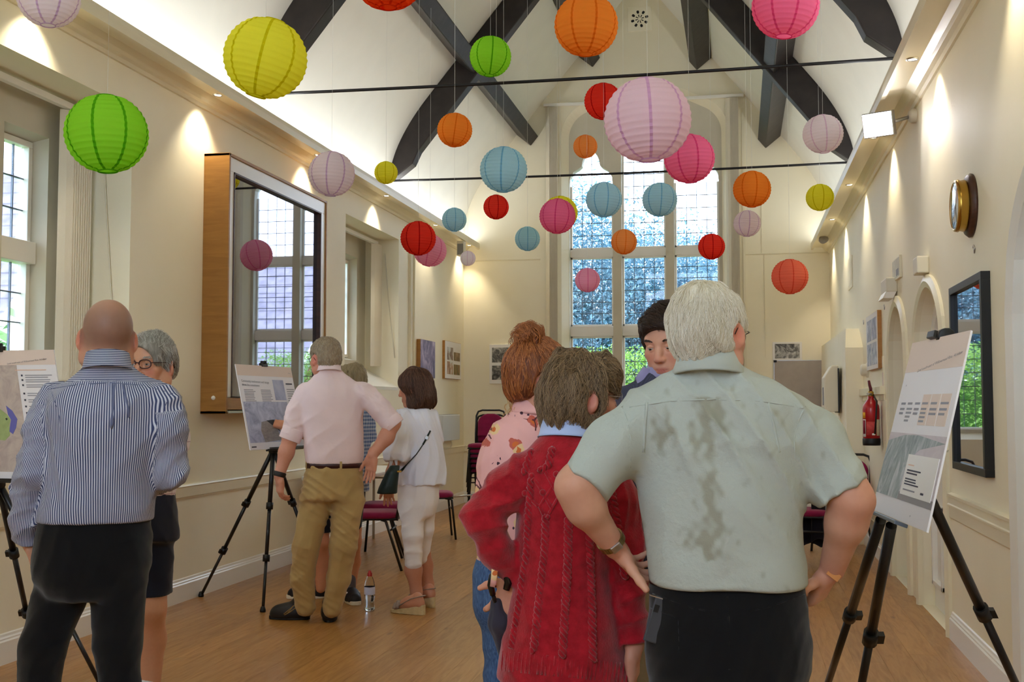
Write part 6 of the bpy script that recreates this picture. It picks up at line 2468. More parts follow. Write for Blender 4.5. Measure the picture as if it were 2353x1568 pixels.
# phone in the back pocket
q = on_surf(T8, 1515, 1392, 2.4, 2.8)
T = thing('smartphone', 'dark smartphone sticking out of the back trouser pocket of the man in pale green', 'phone', q)
ax_ = (unit(CR * .95 - CU * .28), unit(CU * .95 + CR * .28), -CF)
MB().obox(q - CF * .004 - CU * .035, ax_, (.025, .055, .0045)).build('body', mat('phone_grey', (62, 66, 74), .3, .5), T, .003)
MB().obox(q - CF * .0045 + CU * .0195, ax_, (.0245, .0012, .005)).build('edge', M['steel'], T)
MB().obox(q - CF * .009 - CU * .005 - CR * .008, ax_, (.006, .009, .0012)).build('camera_bump', M['black'], T)
def sleeves(S, lst, k=.03):
    for pts, rs, kw in lst:
        S.sub(sleeve(pts, rs, **kw), k)


# ------------------------------------------------------------------ man in the striped shirt (left, from behind)
y1_ = az(246) + R(1)
p1 = Person('man with a shaved head in a blue striped shirt and black trousers', 3.7, y1_, 215)
H1 = Head(p1.P(247, 775), y1_ + R(2), R(-2), R(-2), 1.0)
H1.neck(p1.P(247, 868), .051, .055)
E1, W1 = p1.P(74, 1085, -.05), p1.P(66, 1240, .03)
E2, W2 = p1.P(385, 1080, .02), p1.P(330, 1115, .26)
A1 = Field().chain([p1.P(128, 920), E1, W1], [.048, .042, .030], .03)
hand(A1, W1, p1.r * .16 - CU + CF * .22, -p1.r, p1.f + CU * .1, .95, (.2, .25, .3, .3), .02, (.8, .5, -.2), .2)
A2 = Field().chain([p1.P(378, 920), E2, W2], [.048, .042, .030], .03)
hand(A2, W2, p1.f * .8 - p1.r * .6, p1.r * .5 + CU * .7, CU * .7 - p1.r * .3, .95, (.3, .35, .4, .4))


def stub1(p, c, blend):
    low = (p[:, 2] > -.052 + .6 * np.clip(p[:, 1], -.05, .02)) & (p[:, 1] < .035)
    m = 1 / (1 + np.exp(-(p[:, 2] + .045 - .5 * np.clip(p[:, 1] + .05, 0, .09)) / .008))
    m *= 1 / (1 + np.exp((p[:, 1] - .045 + .3 * p[:, 2]) / .012))
    top = 1 / (1 + np.exp(-(p[:, 2] - .085) / .012))
    ear = np.abs(p[:, 0]) > .084
    return blend(c, np.clip(m * (.62 - .40 * top), 0, 1) * ~ear, lin((88, 66, 60)))


p1.body([(H1.F, .0035), (A1, .004), (A2, .004)], (200, 150, 124), H1, stub=stub1, red=.18)
S1 = Field()
S1.loft(p1.rings([(1198, 221, 127, .138), (1165, 224, 127, .146), (1100, 234, 117, .142), (1010, 247, 124, .146), (950, 252, 136, .138), (915, 254, 134, .122), (890, 253, 116, .10), (868, 251, 86, .08), (848, 249, 64, .072, -.012), (832, 248, 48, .064, -.02), (808, 248, 34, .05, -.02)]), y1_, .03)
a1 = [p1.P(134, 926), p1.P(104, 985, -.02), p1.P(76, 1085, -.05), p1.P(64, 1190, .0), p1.P(66, 1240, .03)]
a2 = [p1.P(370, 926), p1.P(386, 985), p1.P(386, 1082, .02), p1.P(355, 1105, .16), p1.P(335, 1115, .24)]
fs_ = folds(5, .007, 5, (20, 44), (20, 60), .05)
sleeves(S1, [(a1, [.070, .066, .060, .052, .050], dict(fold=fs_)), (a2, [.068, .064, .058, .052, .046], dict(fold=fs_))])
S1.disp(folds(21, .011, 6, (10, 28), (4, 22), .05, p1.P(220, 1190)[2]))
zy = p1.P(250, 884)[2]


def u1(V):
    c = p1.P(250, 1000)
    q = V - c
    xl, yl = q @ p1.r, q @ p1.f
    ang = np.arctan2(xl, .09 - yl) * .17
    T_ = S1.p[0][0](V[:, 0], V[:, 1], V[:, 2])
    yoke = (V[:, 2] > zy + .012 * np.cos(xl * 9))
    return arm_u(V, [(a1[0], a1[2], .066), (a1[2], a1[4], .055), (a2[0], a2[2], .064), (a2[2], a2[4], .05)], np.where(yoke, V[:, 2] * 1.0, ang), T_ - .012)


ST1 = stripes_mat('navy_white_stripe', (66, 74, 108), (196, 198, 212), .0056, .52)
p1.part('shirt', S1, .0045, ST1, {'u': u1})
cb = band(p1.P(247, 840) - p1.f * .02, .064, .072, y1_, [(-.004, .032), (.004, .034), (.013, -.012), (.018, -.020), (.006, -.02), (-.006, -.014)], 44, (-.016, 0))
o = cb.build('collar', ST1, p1.T)
at_ = o.data.attributes.new('u', 'FLOAT', 'POINT')
at_.data.foreach_set('value', [v.co.z for v in o.data.vertices])
navy = fabric('navy_thread', (98, 104, 134), .05)
MB().tube([q - CF * .0012 for q in surf_line(S1, [(112, 895), (180, 884), (250, 880), (330, 886), (398, 905)], 3.2, 3.9)], .0018, 6).build('yoke_seam', navy, p1.T)
MB().tube(surf_line(S1, [(262, 884), (260, 930), (256, 985)], 3.2, 3.9), .0055, 8).tube(surf_line(S1, [(282, 884), (292, 925), (296, 960)], 3.2, 3.9), .005, 8).build('pleat', navy, p1.T)
MB().tube(surf_line(S1, [(118, 900), (136, 950), (140, 985)], 3.2, 3.9), .0018, 6).tube(surf_line(S1, [(392, 905), (372, 950), (366, 990)], 3.2, 3.9), .0018, 6).build('armhole_seam', navy, p1.T)
ak = [floor_pt(p1.P(82, 1800)) + A3((0, 0, .09)), floor_pt(p1.P(290, 1800)) + A3((0, 0, .09))]
T1 = trousers(p1, [(1182, 220, 121, .128), (1230, 217, 128, .142), (1300, 212, 133, .150), (1335, 210, 122, .145), (1375, 208, 92, .12)],
              [([p1.P(146, 1345), p1.P(100, 1480, -.01), p1.P(88, 1590), ak[0]], [.090, .074, .064, .055]), ([p1.P(272, 1345), p1.P(270, 1480, .02), p1.P(276, 1590), ak[1]], [.090, .076, .064, .055])], .0065, BLK, kl=.018)
for a in ak:
    F = Field()
    h_ = A3((a[0], a[1], 0)) - p1.f * .06
    shoe(F, h_, h_ + p1.f * .28, .046)
    p1.part('shoe', F, .006, LEATHER)

# ------------------------------------------------------------------ grey haired man with glasses facing him
y2_ = az(340) + R(180 - 42)
p2 = Person('grey haired man with dark glasses and navy shorts facing the striped shirt', 4.6, y2_, 335)
H2 = Head(p2.P(349, 838), y2_ + R(12), R(-3), 0, 1.0)
H2.neck(p2.P(345, 925, .02), .056, .064)
A2a = Field().chain([p2.P(392, 955), p2.P(402, 1040), p2.P(350, 1080, -.16)], [.045, .040, .028], .03)
hand(A2a, p2.P(350, 1080, -.16), -p2.r * .0 + p2.f * .7 - CR * .7, CU * .8 + CF * .2, CU * .3 + p2.f, .95, (.4, .5, .55, .6))
L2 = Field().chain([p2.P(347, 1350), p2.P(348, 1400, -.02), p2.P(346, 1470, .02), floor_pt(p2.P(340, 1640)) + A3((0, 0, .09))], [.068, .054, .058, .036], .03)
L2b = Field().chain([p2.P(305, 1350, .03), p2.P(303, 1400, .0), p2.P(302, 1470, .05), floor_pt(p2.P(300, 1640, .04)) + A3((0, 0, .09))], [.068, .054, .058, .036], .03)
p2.body([(H2.F, .0035), (A2a, .004), (L2, .006), (L2b, .006)], (204, 150, 120), H2, red=.2)
H2.eyes(p2.T, (80, 90, 100), (0, -.1))
g2 = hair_mat('grey_strand', (120, 114, 106), (206, 204, 198))
H2.brows(p2.T, g2)
H2.glasses(p2.T, mat('dark_red_frame', (52, 20, 26), .35, .4), .003, .0024, .025, .017)
h2 = short_hair(H2, .012, -.06, .5, (0, .130, -.012), (.084, .088, .092), None, bristle(.004, 70, 7))
hair(p2, H2, h2, .0045, hair_base('grey_hair', (104, 98, 90), (160, 156, 148)), g2, 1700, .04, wave=.0012, lift=.006, rad=(.0008, .0003), keep=lambda q_, rg: ~((q_[:, 1] > .03) & (q_[:, 2] < .080) & (np.abs(q_[:, 0]) < .060)),
     flow=lambda p_: np.where(((p_ - H2.C) @ H2.u > .07)[:, None], (-H2.f * .8 + H2.r * .5 + H2.u * .2)[None, :], (-H2.u * .9 - H2.f * .5)[None, :]))
S2 = Field()
S2.loft(p2.rings([(1142, 322, 74, .135), (1100, 326, 78, .14), (1040, 332, 82, .145), (980, 336, 82, .14), (945, 338, 76, .115), (920, 342, 54, .09), (905, 344, 36, .065)]), y2_, .03)
sleeves(S2, [([p2.P(382, 955), p2.P(396, 1005), p2.P(400, 1040)], [.064, .062, .058], {}), ([p2.P(285, 955, -.05), p2.P(270, 1010, -.1), p2.P(280, 1050, -.16)], [.062, .058, .054], {})])
S2.disp(folds(8, .007, 5))
t = NT('pale_check_shirt')
sx = t.node('ShaderNodeSeparateXYZ', {0: t.coord()})
lns = t.math('MAXIMUM', t.math('GREATER_THAN', t.math('FRACT', t.math('MULTIPLY', sx.outputs[2], 24.0)), .93), t.math('GREATER_THAN', t.math('FRACT', t.math('MULTIPLY', t.math('ADD', sx.outputs[0], sx.outputs[1]), 18.0)), .93))
t.set(Base_Color=t.mix(lns, lin((226, 214, 218)), lin((180, 140, 158))), Roughness=.85)
t.bump(t.noise(30, 4, t.coord()), .2, .008)
p2.part('shirt', S2, .0065, t.m)
sh2 = fabric('navy_shorts', (26, 30, 48), .12, bumpn=(24, .25))
F = Field()
F.loft(p2.rings([(1128, 324, 72, .130), (1180, 326, 76, .138), (1240, 328, 76, .14)]), y2_, .03)
for q, dz in ((350, 0), (308, .03)):
    F.sub(sleeve([p2.P(q, 1240, dz), p2.P(q, 1366, dz)], [.084, .080]), .04)
F.disp(folds(3, .006, 5, (12, 36), (6, 24)))
p2.part('shorts', F, .0065, sh2)
for a, d0 in ((p2.P(340, 1640), 0), (p2.P(300, 1640, .04), .04)):
    h_ = floor_pt(a) - p2.f * .05
    F = Field().chain([h_ + p2.f * .05 + A3((0, 0, .09)), h_ + p2.f * .05 + A3((0, 0, .24))], [.046, .047], .02)
    p2.part('sock', F, .006, fabric('white_sock', (216, 220, 228), .04))
    F = Field()
    shoe(F, h_, h_ + p2.f * .28, .046)
    p2.part('shoe', F, .006, fabric('grey_trainer', (110, 112, 118), .1))

# ------------------------------------------------------------------ man in the pink shirt
y3_ = az(765) + R(8)
p3 = Person('man in a pale pink shirt and khaki chinos, hand on hip', 7.1, y3_, 745)
H3 = Head(p3.P(748, 824), y3_ + R(22), R(-6), 0, 1.05)
H3.neck(p3.P(754, 868), .052, .056)
E3, W3 = p3.P(668, 1005, -.05), p3.P(641, 1095, -.10)
A3l = Field().chain([p3.P(702, 915), E3, p3.P(658, 1040, -.07), W3], [.05, .047, .045, .031], .03)
hand(A3l, W3, CR * .05 - CU + CF * .1, -CR * .8 - CF * .5, CF * .8 - CR * .3, 1.05, (.35, .4, .45, .5), .04, (.85, .45, -.25), .15, .03)
E3r, W3r = p3.P(902, 972, -.02), p3.P(856, 1046, -.06)
A3r = Field().chain([p3.P(838, 915), E3r, p3.P(888, 1005, -.03), W3r], [.05, .048, .045, .032], .03)
hand(A3r, W3r, -CR * .12 - CU + CF * .06, CF * .9 + CR * .45, -CR * .9 + CF * .4, 1.0, (.05, .08, .1, .12), .12, (.8, .5, -.1), .1, .03)


def stub3(p, c, blend):
    return c


p3.body([(H3.F, .0045), (A3l, .0042), (A3r, .0042)], (206, 146, 122), H3, red=.24)
g3 = hair_mat('sandy_grey_strand', (112, 96, 78), (190, 178, 158))
h3 = short_hair(H3, .0065, -.062, .42, (0, .115, -.03), (.084, .085, .088), None, bristle(.0012, 150, 3))
hair(p3, H3, h3, .0045, hair_base('sandy_grey_hair', (128, 108, 84), (170, 154, 130), (120, 120, 30)), g3, 1300, .014, steps=4, lift=.004, rad=(.0011, .0005))
H3.glasses(p3.T, mat('dark_wire', (40, 36, 36)), .0, .0018)
S3 = Field()
S3.loft(p3.rings([(1066, 768, 65, .124), (1050, 768, 67, .13), (1015, 766, 68, .13), (960, 764, 71, .13), (915, 766, 74, .12), (892, 766, 70, .105), (874, 763, 52, .085), (859, 758, 34, .070, -.012), (848, 754, 26, .066, -.02), (832, 752, 15, .05, -.02)]), y3_, .03)
f3 = folds(9, .008, 5, (16, 40), (16, 50), .05)
sleeves(S3, [([p3.P(703, 904), p3.P(684, 950, -.02), p3.P(667, 1004, -.05)], [.070, .070, .066], dict(fold=f3)), ([p3.P(836, 902), p3.P(868, 935, -.01), p3.P(904, 974, -.02)], [.070, .069, .066], dict(fold=f3))])
S3.disp(folds(31, .007, 5, (8, 24), (3, 14), .06, p3.P(768, 1066)[2]))
PK = fabric('pale_pink_shirt', (236, 214, 216), .03, bumpn=(30, .25))
p3.part('shirt', S3, .007, PK)
band(p3.P(754, 849) - p3.f * .02, .066, .074, y3_, [(-.004, .042), (.004, .044), (.013, -.012), (.018, -.020), (.006, -.02), (-.006, -.014)], 40, (-.016, 0)).build('collar', PK, p3.T)
for c0, c1, r0 in ((p3.P(676, 985, -.04), p3.P(665, 1012, -.05), .067), (p3.P(893, 962, -.02), p3.P(908, 980, -.02), .066)):
    MB().tube([c0, c0 * .5 + c1 * .5, c1], [r0 * 1.02, r0 * 1.05, r0 * 1.02], 24).build('rolled_cuff', PK, p3.T, .004)
KH = fabric('khaki_chino', (176, 148, 98), .08, bumpn=(22, .3))
ak = [floor_pt(p3.P(702, 1420)) + A3((0, 0, .10)), floor_pt(p3.P(763, 1425)) + A3((0, 0, .09))]
T3 = trousers(p3, [(1064, 768, 63, .118), (1100, 766, 68, .135), (1150, 763, 72, .14)],
              [([p3.P(727, 1150), p3.P(703, 1255, -.03), p3.P(695, 1330, -.01), ak[0]], [.104, .082, .074, .064]), ([p3.P(799, 1150), p3.P(789, 1255, -.02), p3.P(778, 1330), ak[1]], [.104, .083, .074, .062])], .0075, KH, fold=(.006, 15))
bl = band(p3.P(768, 1068), 62.5 * p3.k, .116, y3_, [(0, -.019), (.007, -.019), (.007, .019), (0, .019)]).build('belt', mat('dark_brown_leather', (58, 26, 26), .4, .4), p3.T)
for px in (706, 784):
    q = on_surf(T3, px, 1070, 6.7, 7.2)
    MB().obox(q - CF * .009, (CR, CF, CU), (.007, .003, .025)).build('belt_loop', KH, bl)
MB().tube(surf_line(T3, [(712, 1100), (745, 1103), (755, 1101)], 6.7, 7.3, 6), .002, 6).build('pocket_seam', KH, p3.T)
c = W3 + unit(E3 - W3) * .012
MB().tube([c - unit(W3 - E3) * .015, c + unit(W3 - E3) * .015], .040, 24).build('wristband', mat('black_strap', (34, 28, 26), .5), p3.T, .004)
for i, (hq, tq) in enumerate((((712, 1424), (622, 1422)), ((752, 1430), (778, 1402)))):
    h_, t_ = floor_pt(on_z(*hq, 0)), floor_pt(on_z(*tq, 0))
    h_ = h_ if i == 0 else floor_pt(on_z(757, 1432, 0))
    t_ = h_ + unit(t_ - h_) * .265 if i == 0 else h_ + unit(A3((-.35, 1, 0))) * .27
    F = Field()
    shoe(F, h_, t_, .047, ank=None)
    F.chain([h_ + unit(t_ - h_) * .12 + A3((0, 0, .06)), t_ - unit(t_ - h_) * .07 + A3((0, 0, .048))], [.046, .040], .03)
    F.chain([h_ + unit(t_ - h_) * .06 + A3((0, 0, .07)), h_ + unit(t_ - h_) * .065 + A3((0, 0, .11))], [.044, .048], .03)
    so = p3.part('shoe', F, .005, LEATHER)
    sole(h_, t_, .047, .022, RUB, so)
    if i == 0:
        for pix in ([(676, 1392), (664, 1402), (652, 1412)], [(682, 1396), (668, 1406), (654, 1414)], [(672, 1397), (660, 1410)]):
            MB().tube([q - CF * .001 for q in surf_line(F, pix, 6.8, 7.4, 4)], .0032, 6).build('lace', mat('tan_lace', (150, 120, 70), .7), so)

# ------------------------------------------------------------------ man hidden behind him, pointing at the board
y4_ = az(800) + R(52)
p4 = Person('mostly hidden man in striped trainers behind the pink shirt, pointing at the board', 7.85, y4_, 790)
H4 = Head(p4.P(806, 876), y4_, R(-8), 0, 1.0)
H4.neck(p4.P(806, 918), .054, .06)
A4 = Field().chain([p4.P(762, 945), p4.P(725, 1010, -.05), p4.P(660, 978, -.10)], [.045, .042, .030], .03)
W4 = p4.P(660, 978, -.10)
hand(A4, W4, -CR * .95 + CU * .15 - CF * .1, -CF * .55 + CU * .75, CF * .3 + CU * .8 - CR * .2, .95, (.15, .9, 1.0, 1.05), .02, (.8, .45, -.5), .2, .028)
lg4 = [Field().chain([p4.P(738, 1215), p4.P(737, 1245, -.02), p4.P(738, 1290, .03), p4.P(737, 1352)], [.06, .052, .054, .034], .03),
       Field().chain([p4.P(812, 1215, .1), p4.P(812, 1245, .08), p4.P(810, 1290, .12), floor_pt(p4.P(806, 1366, .1)) + A3((0, 0, .08))], [.06, .052, .054, .034], .03)]
p4.body([(H4.F, .0045), (A4, .0035), (lg4[0], .006), (lg4[1], .006)], (204, 140, 106), H4, red=.2)
h4 = short_hair(H4, .010, -.06, .5, (0, .125, -.02), (.085, .10, .09), (0, .02, .14, .065, .08, .05), bristle(.002, 110, 5))
hair(p4, H4, h4, .005, hair_base('mouse_hair', (120, 106, 80), (160, 146, 116)), hair_mat('mouse_strand', (124, 110, 84), (186, 174, 148)), 900, .02, steps=4, rad=(.0011, .0004))
S4 = Field()
S4.loft(p4.rings([(1130, 800, 46, .135), (1060, 802, 46, .14), (990, 804, 48, .14), (945, 805, 44, .12), (925, 806, 30, .09), (912, 806, 20, .065)]), y4_, .03)
sleeves(S4, [([p4.P(765, 950), p4.P(735, 1000, -.04)], [.066, .064], {}), ([p4.P(842, 955, .05), p4.P(846, 1015, .05)], [.062, .060], {})])
S4.disp(folds(4, .006, 5))
t = NT('blue_check_shirt')
sx = t.node('ShaderNodeSeparateXYZ', {0: t.coord()})
a_ = t.math('GREATER_THAN', t.math('FRACT', t.math('MULTIPLY', sx.outputs[2], 40.0)), .5)
b_ = t.math('GREATER_THAN', t.math('FRACT', t.math('MULTIPLY', t.math('ADD', sx.outputs[0], sx.outputs[1]), 40.0)), .5)
t.set(Base_Color=t.mix(t.math('MULTIPLY', t.math('ADD', a_, b_), .5), lin((60, 96, 160)), lin((196, 208, 226))), Roughness=.85)
p4.part('shirt', S4, .008, t.m)
F = Field()
F.loft(p4.rings([(1110, 795, 44, .13), (1160, 790, 46, .14)]), y4_, .03)
for q, dd in ((745, 0), (808, .1)):
    F.sub(sleeve([p4.P(q, 1150, dd), p4.P(q - 3, 1222, dd)], [.088, .076]), .04)
p4.part('shorts', F, .008, fabric('dark_navy_shorts', (24, 26, 38), .1))
for hq, dv, dd in (((752, 1374), (-1, -.12), 0), ((797, 1380), (.35, -1), .1)):
    h_ = floor_pt(on_z(*hq, 0))
    d = unit(CR * dv[0] + A3((CF[0], CF[1], 0)) * dv[1] * 1.0)
    h_ = h_ if dd == 0 else floor_pt(p4.P(800, 1376, .12))
    F = Field()
    shoe(F, h_, h_ + d * .28, .046)
    so = p4.part('shoe', F, .0055, mat('trainer_black', (30, 28, 32), .6))
    sole(h_, h_ + d * .285, .05, .026, M['seatplas'], so)
    s_ = A3((-d[1], d[0], 0))
    for sgn in (-1, 1):
        for q in range(3):
            c = h_ + d * (.10 + .032 * q) + s_ * sgn * .043 + A3((0, 0, .052))
            MB().obox(c, (unit(d * .45 + A3((0, 0, .9))), s_, np.cross(unit(d * .45 + A3((0, 0, .9))), s_)), (.026, .004, .006)).build('stripe', M['paperw'], so)
    MB().obox(h_ + d * .012 + A3((0, 0, .07)), (d, s_, (0, 0, 1)), (.012, .02, .02)).build('heel_tab', M['red'], so, .004)
    F = Field().chain([h_ + d * .055 + A3((0, 0, .06)), h_ + d * .055 + A3((0, 0, .14))], [.042, .042], .02)
    p4.part('sock', F, .006, fabric('grey_sock', (96, 92, 100), .06))
# ------------------------------------------------------------------ woman in white with the dark bob
y5_ = az(965) + R(62)
p5 = Person('woman with a dark brown bob in white blouse and cropped white trousers', 7.6, y5_, 960)
H5 = Head(p5.P(953, 892), az(958) + R(74), R(-10), 0, .97, True)
H5.neck(p5.P(962, 930), .046, .052)
A5 = Field().chain([p5.P(918, 965, -.12), p5.P(910, 1050, -.16), p5.P(900, 1085, -.18), p5.P(892, 1112, -.20)], [.042, .036, .034, .024], .03)
W5 = p5.P(892, 1112, -.20)
hand(A5, W5, -CU + CR * .05, -CF, -CR, .88, (.15, .2, .25, .3), .16, (.8, .5, -.1), .1, .024)
A5b = Field().chain([p5.P(985, 965, .1), p5.P(975, 1050, .18), p5.P(940, 1080, .22)], [.042, .036, .024], .03)
hand(A5b, p5.P(940, 1080, .22), p5.f, CR, CU, .88)
lg5 = [Field().chain([p5.P(948, 1275, -.03), p5.P(950, 1310, .0), p5.P(957, 1362, .0), p5.P(958, 1380, .0)], [.052, .055, .036, .034], .03),
       Field().chain([p5.P(972, 1265, .18), p5.P(976, 1300, .22), p5.P(984, 1345, .22), p5.P(985, 1362, .22)], [.052, .053, .036, .034], .03)]
hl, tl_ = on_z(974, 1398, .045), on_z(902, 1400, .02)
hr, tr_ = on_z(996, 1377, .06), on_z(940, 1378, .02)
for F, h_, t_ in ((lg5[0], hl, tl_), (lg5[1], hr, tr_)):
    d = unit(t_ - h_)
    F.chain([h_ + d * .03 + A3((0, 0, .03)), h_ + d * .12 + A3((0, 0, .035)), t_ - d * .03 + A3((0, 0, .016))], [.032, .034, .024], .03)
    F.chain([h_ + d * .05 + A3((0, 0, .07)), h_ + d * .10 + A3((0, 0, .04))], [.034, .034], .03)
p5.body([(H5.F, .0045), (A5, .004), (A5b, .005), (lg5[0], .005), (lg5[1], .005)], (196, 136, 108), H5, red=.1)
H5.eyes(p5.T)
F = Field()
F.ell(H5.L(0, -.012, .034), (.096, .116, .106), H5.ax, .02)
F.ell(H5.L(0, -.040, -.055), (.098, .090, .085), H5.ax, .05)
F.ell(H5.L(.0, -.025, -.115), (.094, .085, .055), H5.ax, .05)
F.ell(H5.L(0, .150, -.055), (.070, .115, .115), H5.ax, .012, 's')
F.plane(H5.L(0, 0, -.152), -H5.u + H5.f * .15, .015)
F.disp(bristle(.005, 60, 9))
hair(p5, H5, F, .006, hair_base('dark_brown_hair', (44, 26, 22), (84, 54, 42), (50, 50, 6)), hair_mat('dark_brown_strand', (52, 30, 24), (122, 84, 62), .35), 1700, .16, steps=9, lift=.006, rad=(.0010, .0004),
     flow=lambda p_: np.tile(-H5.u, (len(p_), 1)) + .25 * (p_ - H5.C) / (np.linalg.norm(p_ - H5.C, axis=1)[:, None] + 1e-6))
S5 = Field()
S5.loft(p5.rings([(1114, 966, 50, .175), (1085, 966, 52, .168), (1040, 966, 51, .155), (1000, 966, 49, .145), (968, 965, 46, .132), (948, 964, 38, .11), (934, 963, 27, .08), (924, 962, 19, .062)]), y5_, .03)
f5 = folds(44, .009, 5, (24, 60), (2, 10), .03)
sleeves(S5, [([p5.P(927, 962, -.08), p5.P(916, 1005, -.13), p5.P(910, 1046, -.16), p5.P(908, 1062, -.17)], [.070, .088, .086, .052], dict(fold=f5)), ([p5.P(990, 962, .1), p5.P(984, 1010, .16), p5.P(975, 1055, .18)], [.066, .08, .06], dict(fold=f5))])
S5.disp(folds(45, .010, 6, (20, 50), (1, 8), .03))
WB = fabric('white_cotton_blouse', (232, 234, 246), .02, bumpn=(30, .3))
p5.part('blouse', S5, .006, WB)
k0 = p5.P(899, 1030, -.22)
for dx, dz in ((-.012, -.14), (.035, -.12)):
    mb = MB()
    e_ = k0 + CR * dx + CU * dz
    mb.tube([k0, k0 * .6 + e_ * .4 + CR * .012, e_], [.008, .016, .005], 8, flat=(-CF, .35))
    mb.build('sleeve_tie', WB, p5.T)
WT = fabric('white_denim', (238, 232, 230), .02, bumpn=(40, .2))
T5 = trousers(p5, [(1090, 964, 44, .125), (1125, 962, 44, .138), (1160, 960, 42, .135), (1190, 958, 36, .11)],
              [([p5.P(948, 1165, -.03), p5.P(948, 1225, -.05), p5.P(950, 1292, -.02)], [.088, .068, .060]), ([p5.P(976, 1165, .12), p5.P(974, 1215, .13), p5.P(968, 1282, .19)], [.080, .064, .056])], .0055, WT, fold=(.004, 8),
              cut=None)
# sandals
tan, bei = mat('cork_wedge', (196, 172, 128), .7, .2, var=.12, vscale=40), fabric('taupe_suede', (150, 132, 120), .06)
for h_, t_, hh in ((hl, tl_, .05), (hr, tr_, .055)):
    d = unit((t_ - h_) * A3((1, 1, 0)))
    s_ = A3((-d[1], d[0], 0))
    h0, t0 = floor_pt(h_) - d * .01, floor_pt(t_) + d * .01
    L_ = np.linalg.norm(t0 - h0)
    vs, fs = [], []
    n = 24
    for zi in (0, 1):
        for j in range(n):
            a = 2 * math.pi * j / n
            x = .5 - .5 * math.cos(a)
            w = .038 * (.82 + .25 * x) * math.copysign(abs(math.sin(a)) ** .6, math.sin(a))
            z = .001 if zi == 0 else hh * (1 - x) ** 1.2 + .018
            vs.append(h0 + d * x * L_ + s_ * w + A3((0, 0, z)))
    fs = [tuple(reversed(range(n))), tuple(range(n, 2 * n))] + [(j, (j + 1) % n, n + (j + 1) % n, n + j) for j in range(n)]
    sd = MB().add(vs, fs).build('sandal', tan, p5.T, .003)
    up = A3((0, 0, 1))
    arc = lambda x, zc, w, h: [h0 + d * x * L_ + s_ * w * math.cos(b) + up * (zc + h * math.sin(b)) for b in np.linspace(0, math.pi, 13)]
    mb = MB().tube(arc(.82, .03, .040, .034), .014, 8, flat=(up, .4)).tube(arc(.72, .035, .040, .042), .014, 8, flat=(up, .4))
    z1 = h0 + d * L_ * .70 + up * .05
    heel_back = h0 + d * .0 + up * (hh + .075)
    for sg in (-1, 1):
        mb.tube([h0 + d * L_ * .66 + s_ * sg * .040 + up * .055, h0 + d * L_ * .32 + s_ * sg * .040 + up * (hh + .055), h0 + d * .02 + s_ * sg * .022 + up * (hh + .072), heel_back], .007, 8, flat=(up, .5))
    mb.build('strap', bei, sd)
    MB().ball(h0 + d * L_ * .80 + up * .068, .012).build('bow', bei, sd)
# crossbody bag
bc = P(899, 1102, 7.30)
T = thing('crossbody_bag', 'dark green bucket bag hanging on a thin strap from the woman in white', 'bag', bc)
F = Field()
F.loft([(P(889, 1135, 7.32), .066, .048), (P(892, 1120, 7.32), .060, .052), (P(902, 1085, 7.32), .042, .040), (P(908, 1070, 7.32), .030, .018)], az(900) + R(4), .02, cap=.008)
V, Q = F.mesh(.005)
GR = mat('bottle_green_leather', (22, 40, 38), .45, .35, var=.12, vscale=20, bump=(120, .15))
mesh_obj('pouch', V, Q, GR, T)
q0 = P(916, 1084, 7.30)
MB().obox(q0, (CR, CU, CF), (.018, .006, .006)).build('clasp', M['brass'], T, .002)
pix = [(924, 1080), (940, 1062), (957, 1044), (972, 1022), (981, 1006), (989, 990)]
pts = [on_surf(S5, x, y, 7.2, 7.8) - CF * .006 for x, y in pix]
pts = [q0 + CR * .01] + pts
MB().tube(pts[:5], .009, 8, flat=(-CF, .35)).tube(pts[4:], .006, 8, flat=(-CF, .35)).build('strap', GR, T)
MB().obox(pts[5], (unit(pts[5] - pts[4]), unit(np.cross(pts[5] - pts[4], CF)), CF), (.012, .012, .005)).build('buckle', M['steel'], T, .002)

# ------------------------------------------------------------------ red haired woman with the bun
y6_ = az(1210) + R(-48)
p6 = Person('red haired woman with a high bun in a pink floral blouse and jeans', 3.6, y6_, 1190)
H6 = Head(p6.P(1241, 872), az(1240) + R(-76), R(-4), R(2), .98, True)
H6.neck(p6.P(1228, 945), .048, .056)
A6 = Field().chain([p6.P(1150, 1020), p6.P(1138, 1130), p6.P(1170, 1235, -.02)], [.042, .036, .026], .03)
hand(A6, p6.P(1170, 1235, -.02), p6.f * .7 + CR * .4 - CU * .3, CU, -CF, .88)
p6.body([(H6.F, .0035), (A6, .004)], (206, 150, 124), H6, red=.18)
H6.eyes(p6.T)
red_s = hair_mat('auburn_strand', (104, 52, 26), (196, 122, 66), .35)
red_b = hair_base('auburn_hair', (76, 36, 20), (140, 78, 42))
F = Field()
F.ell(H6.L(0, -.014, .032), (.088, .110, .102), H6.ax, .02)
F.ell(H6.L(0, -.045, -.03), (.076, .068, .062), H6.ax, .03)
F.ell(H6.L(0, .118, -.02), (.086, .098, .088), H6.ax, .008, 's')
for e, n_ in H6.ears:
    F.ell(e + n_ * .012 + H6.f * .008 - H6.u * .010, (.032, .030, .038), H6.ax, .006, 's')
F.plane(H6.L(0, -.06, -.075), -H6.u + H6.f * .35, .008)
F.disp(bristle(.003, 80, 2))
bun = p6.P(1213, 778, .0)
hair(p6, H6, F, .0045, red_b, red_s, 1900, .05, steps=6, lift=.003, wave=.0012, rad=(.0010, .0004), flow=lambda p_: (bun - p_) / (np.linalg.norm(bun - p_, axis=1)[:, None]))
FB = Field()
FB.ell(bun, (.043, .043, .040), None, .02)
FB.ell(bun - CU * .035 + CR * .012, (.030, .030, .03), None, .02)
FB.disp(bristle(.010, 75, 5))
V, Q = FB.mesh(.004)
mesh_obj('hair_bun', V, Q, red_b, p6.T)
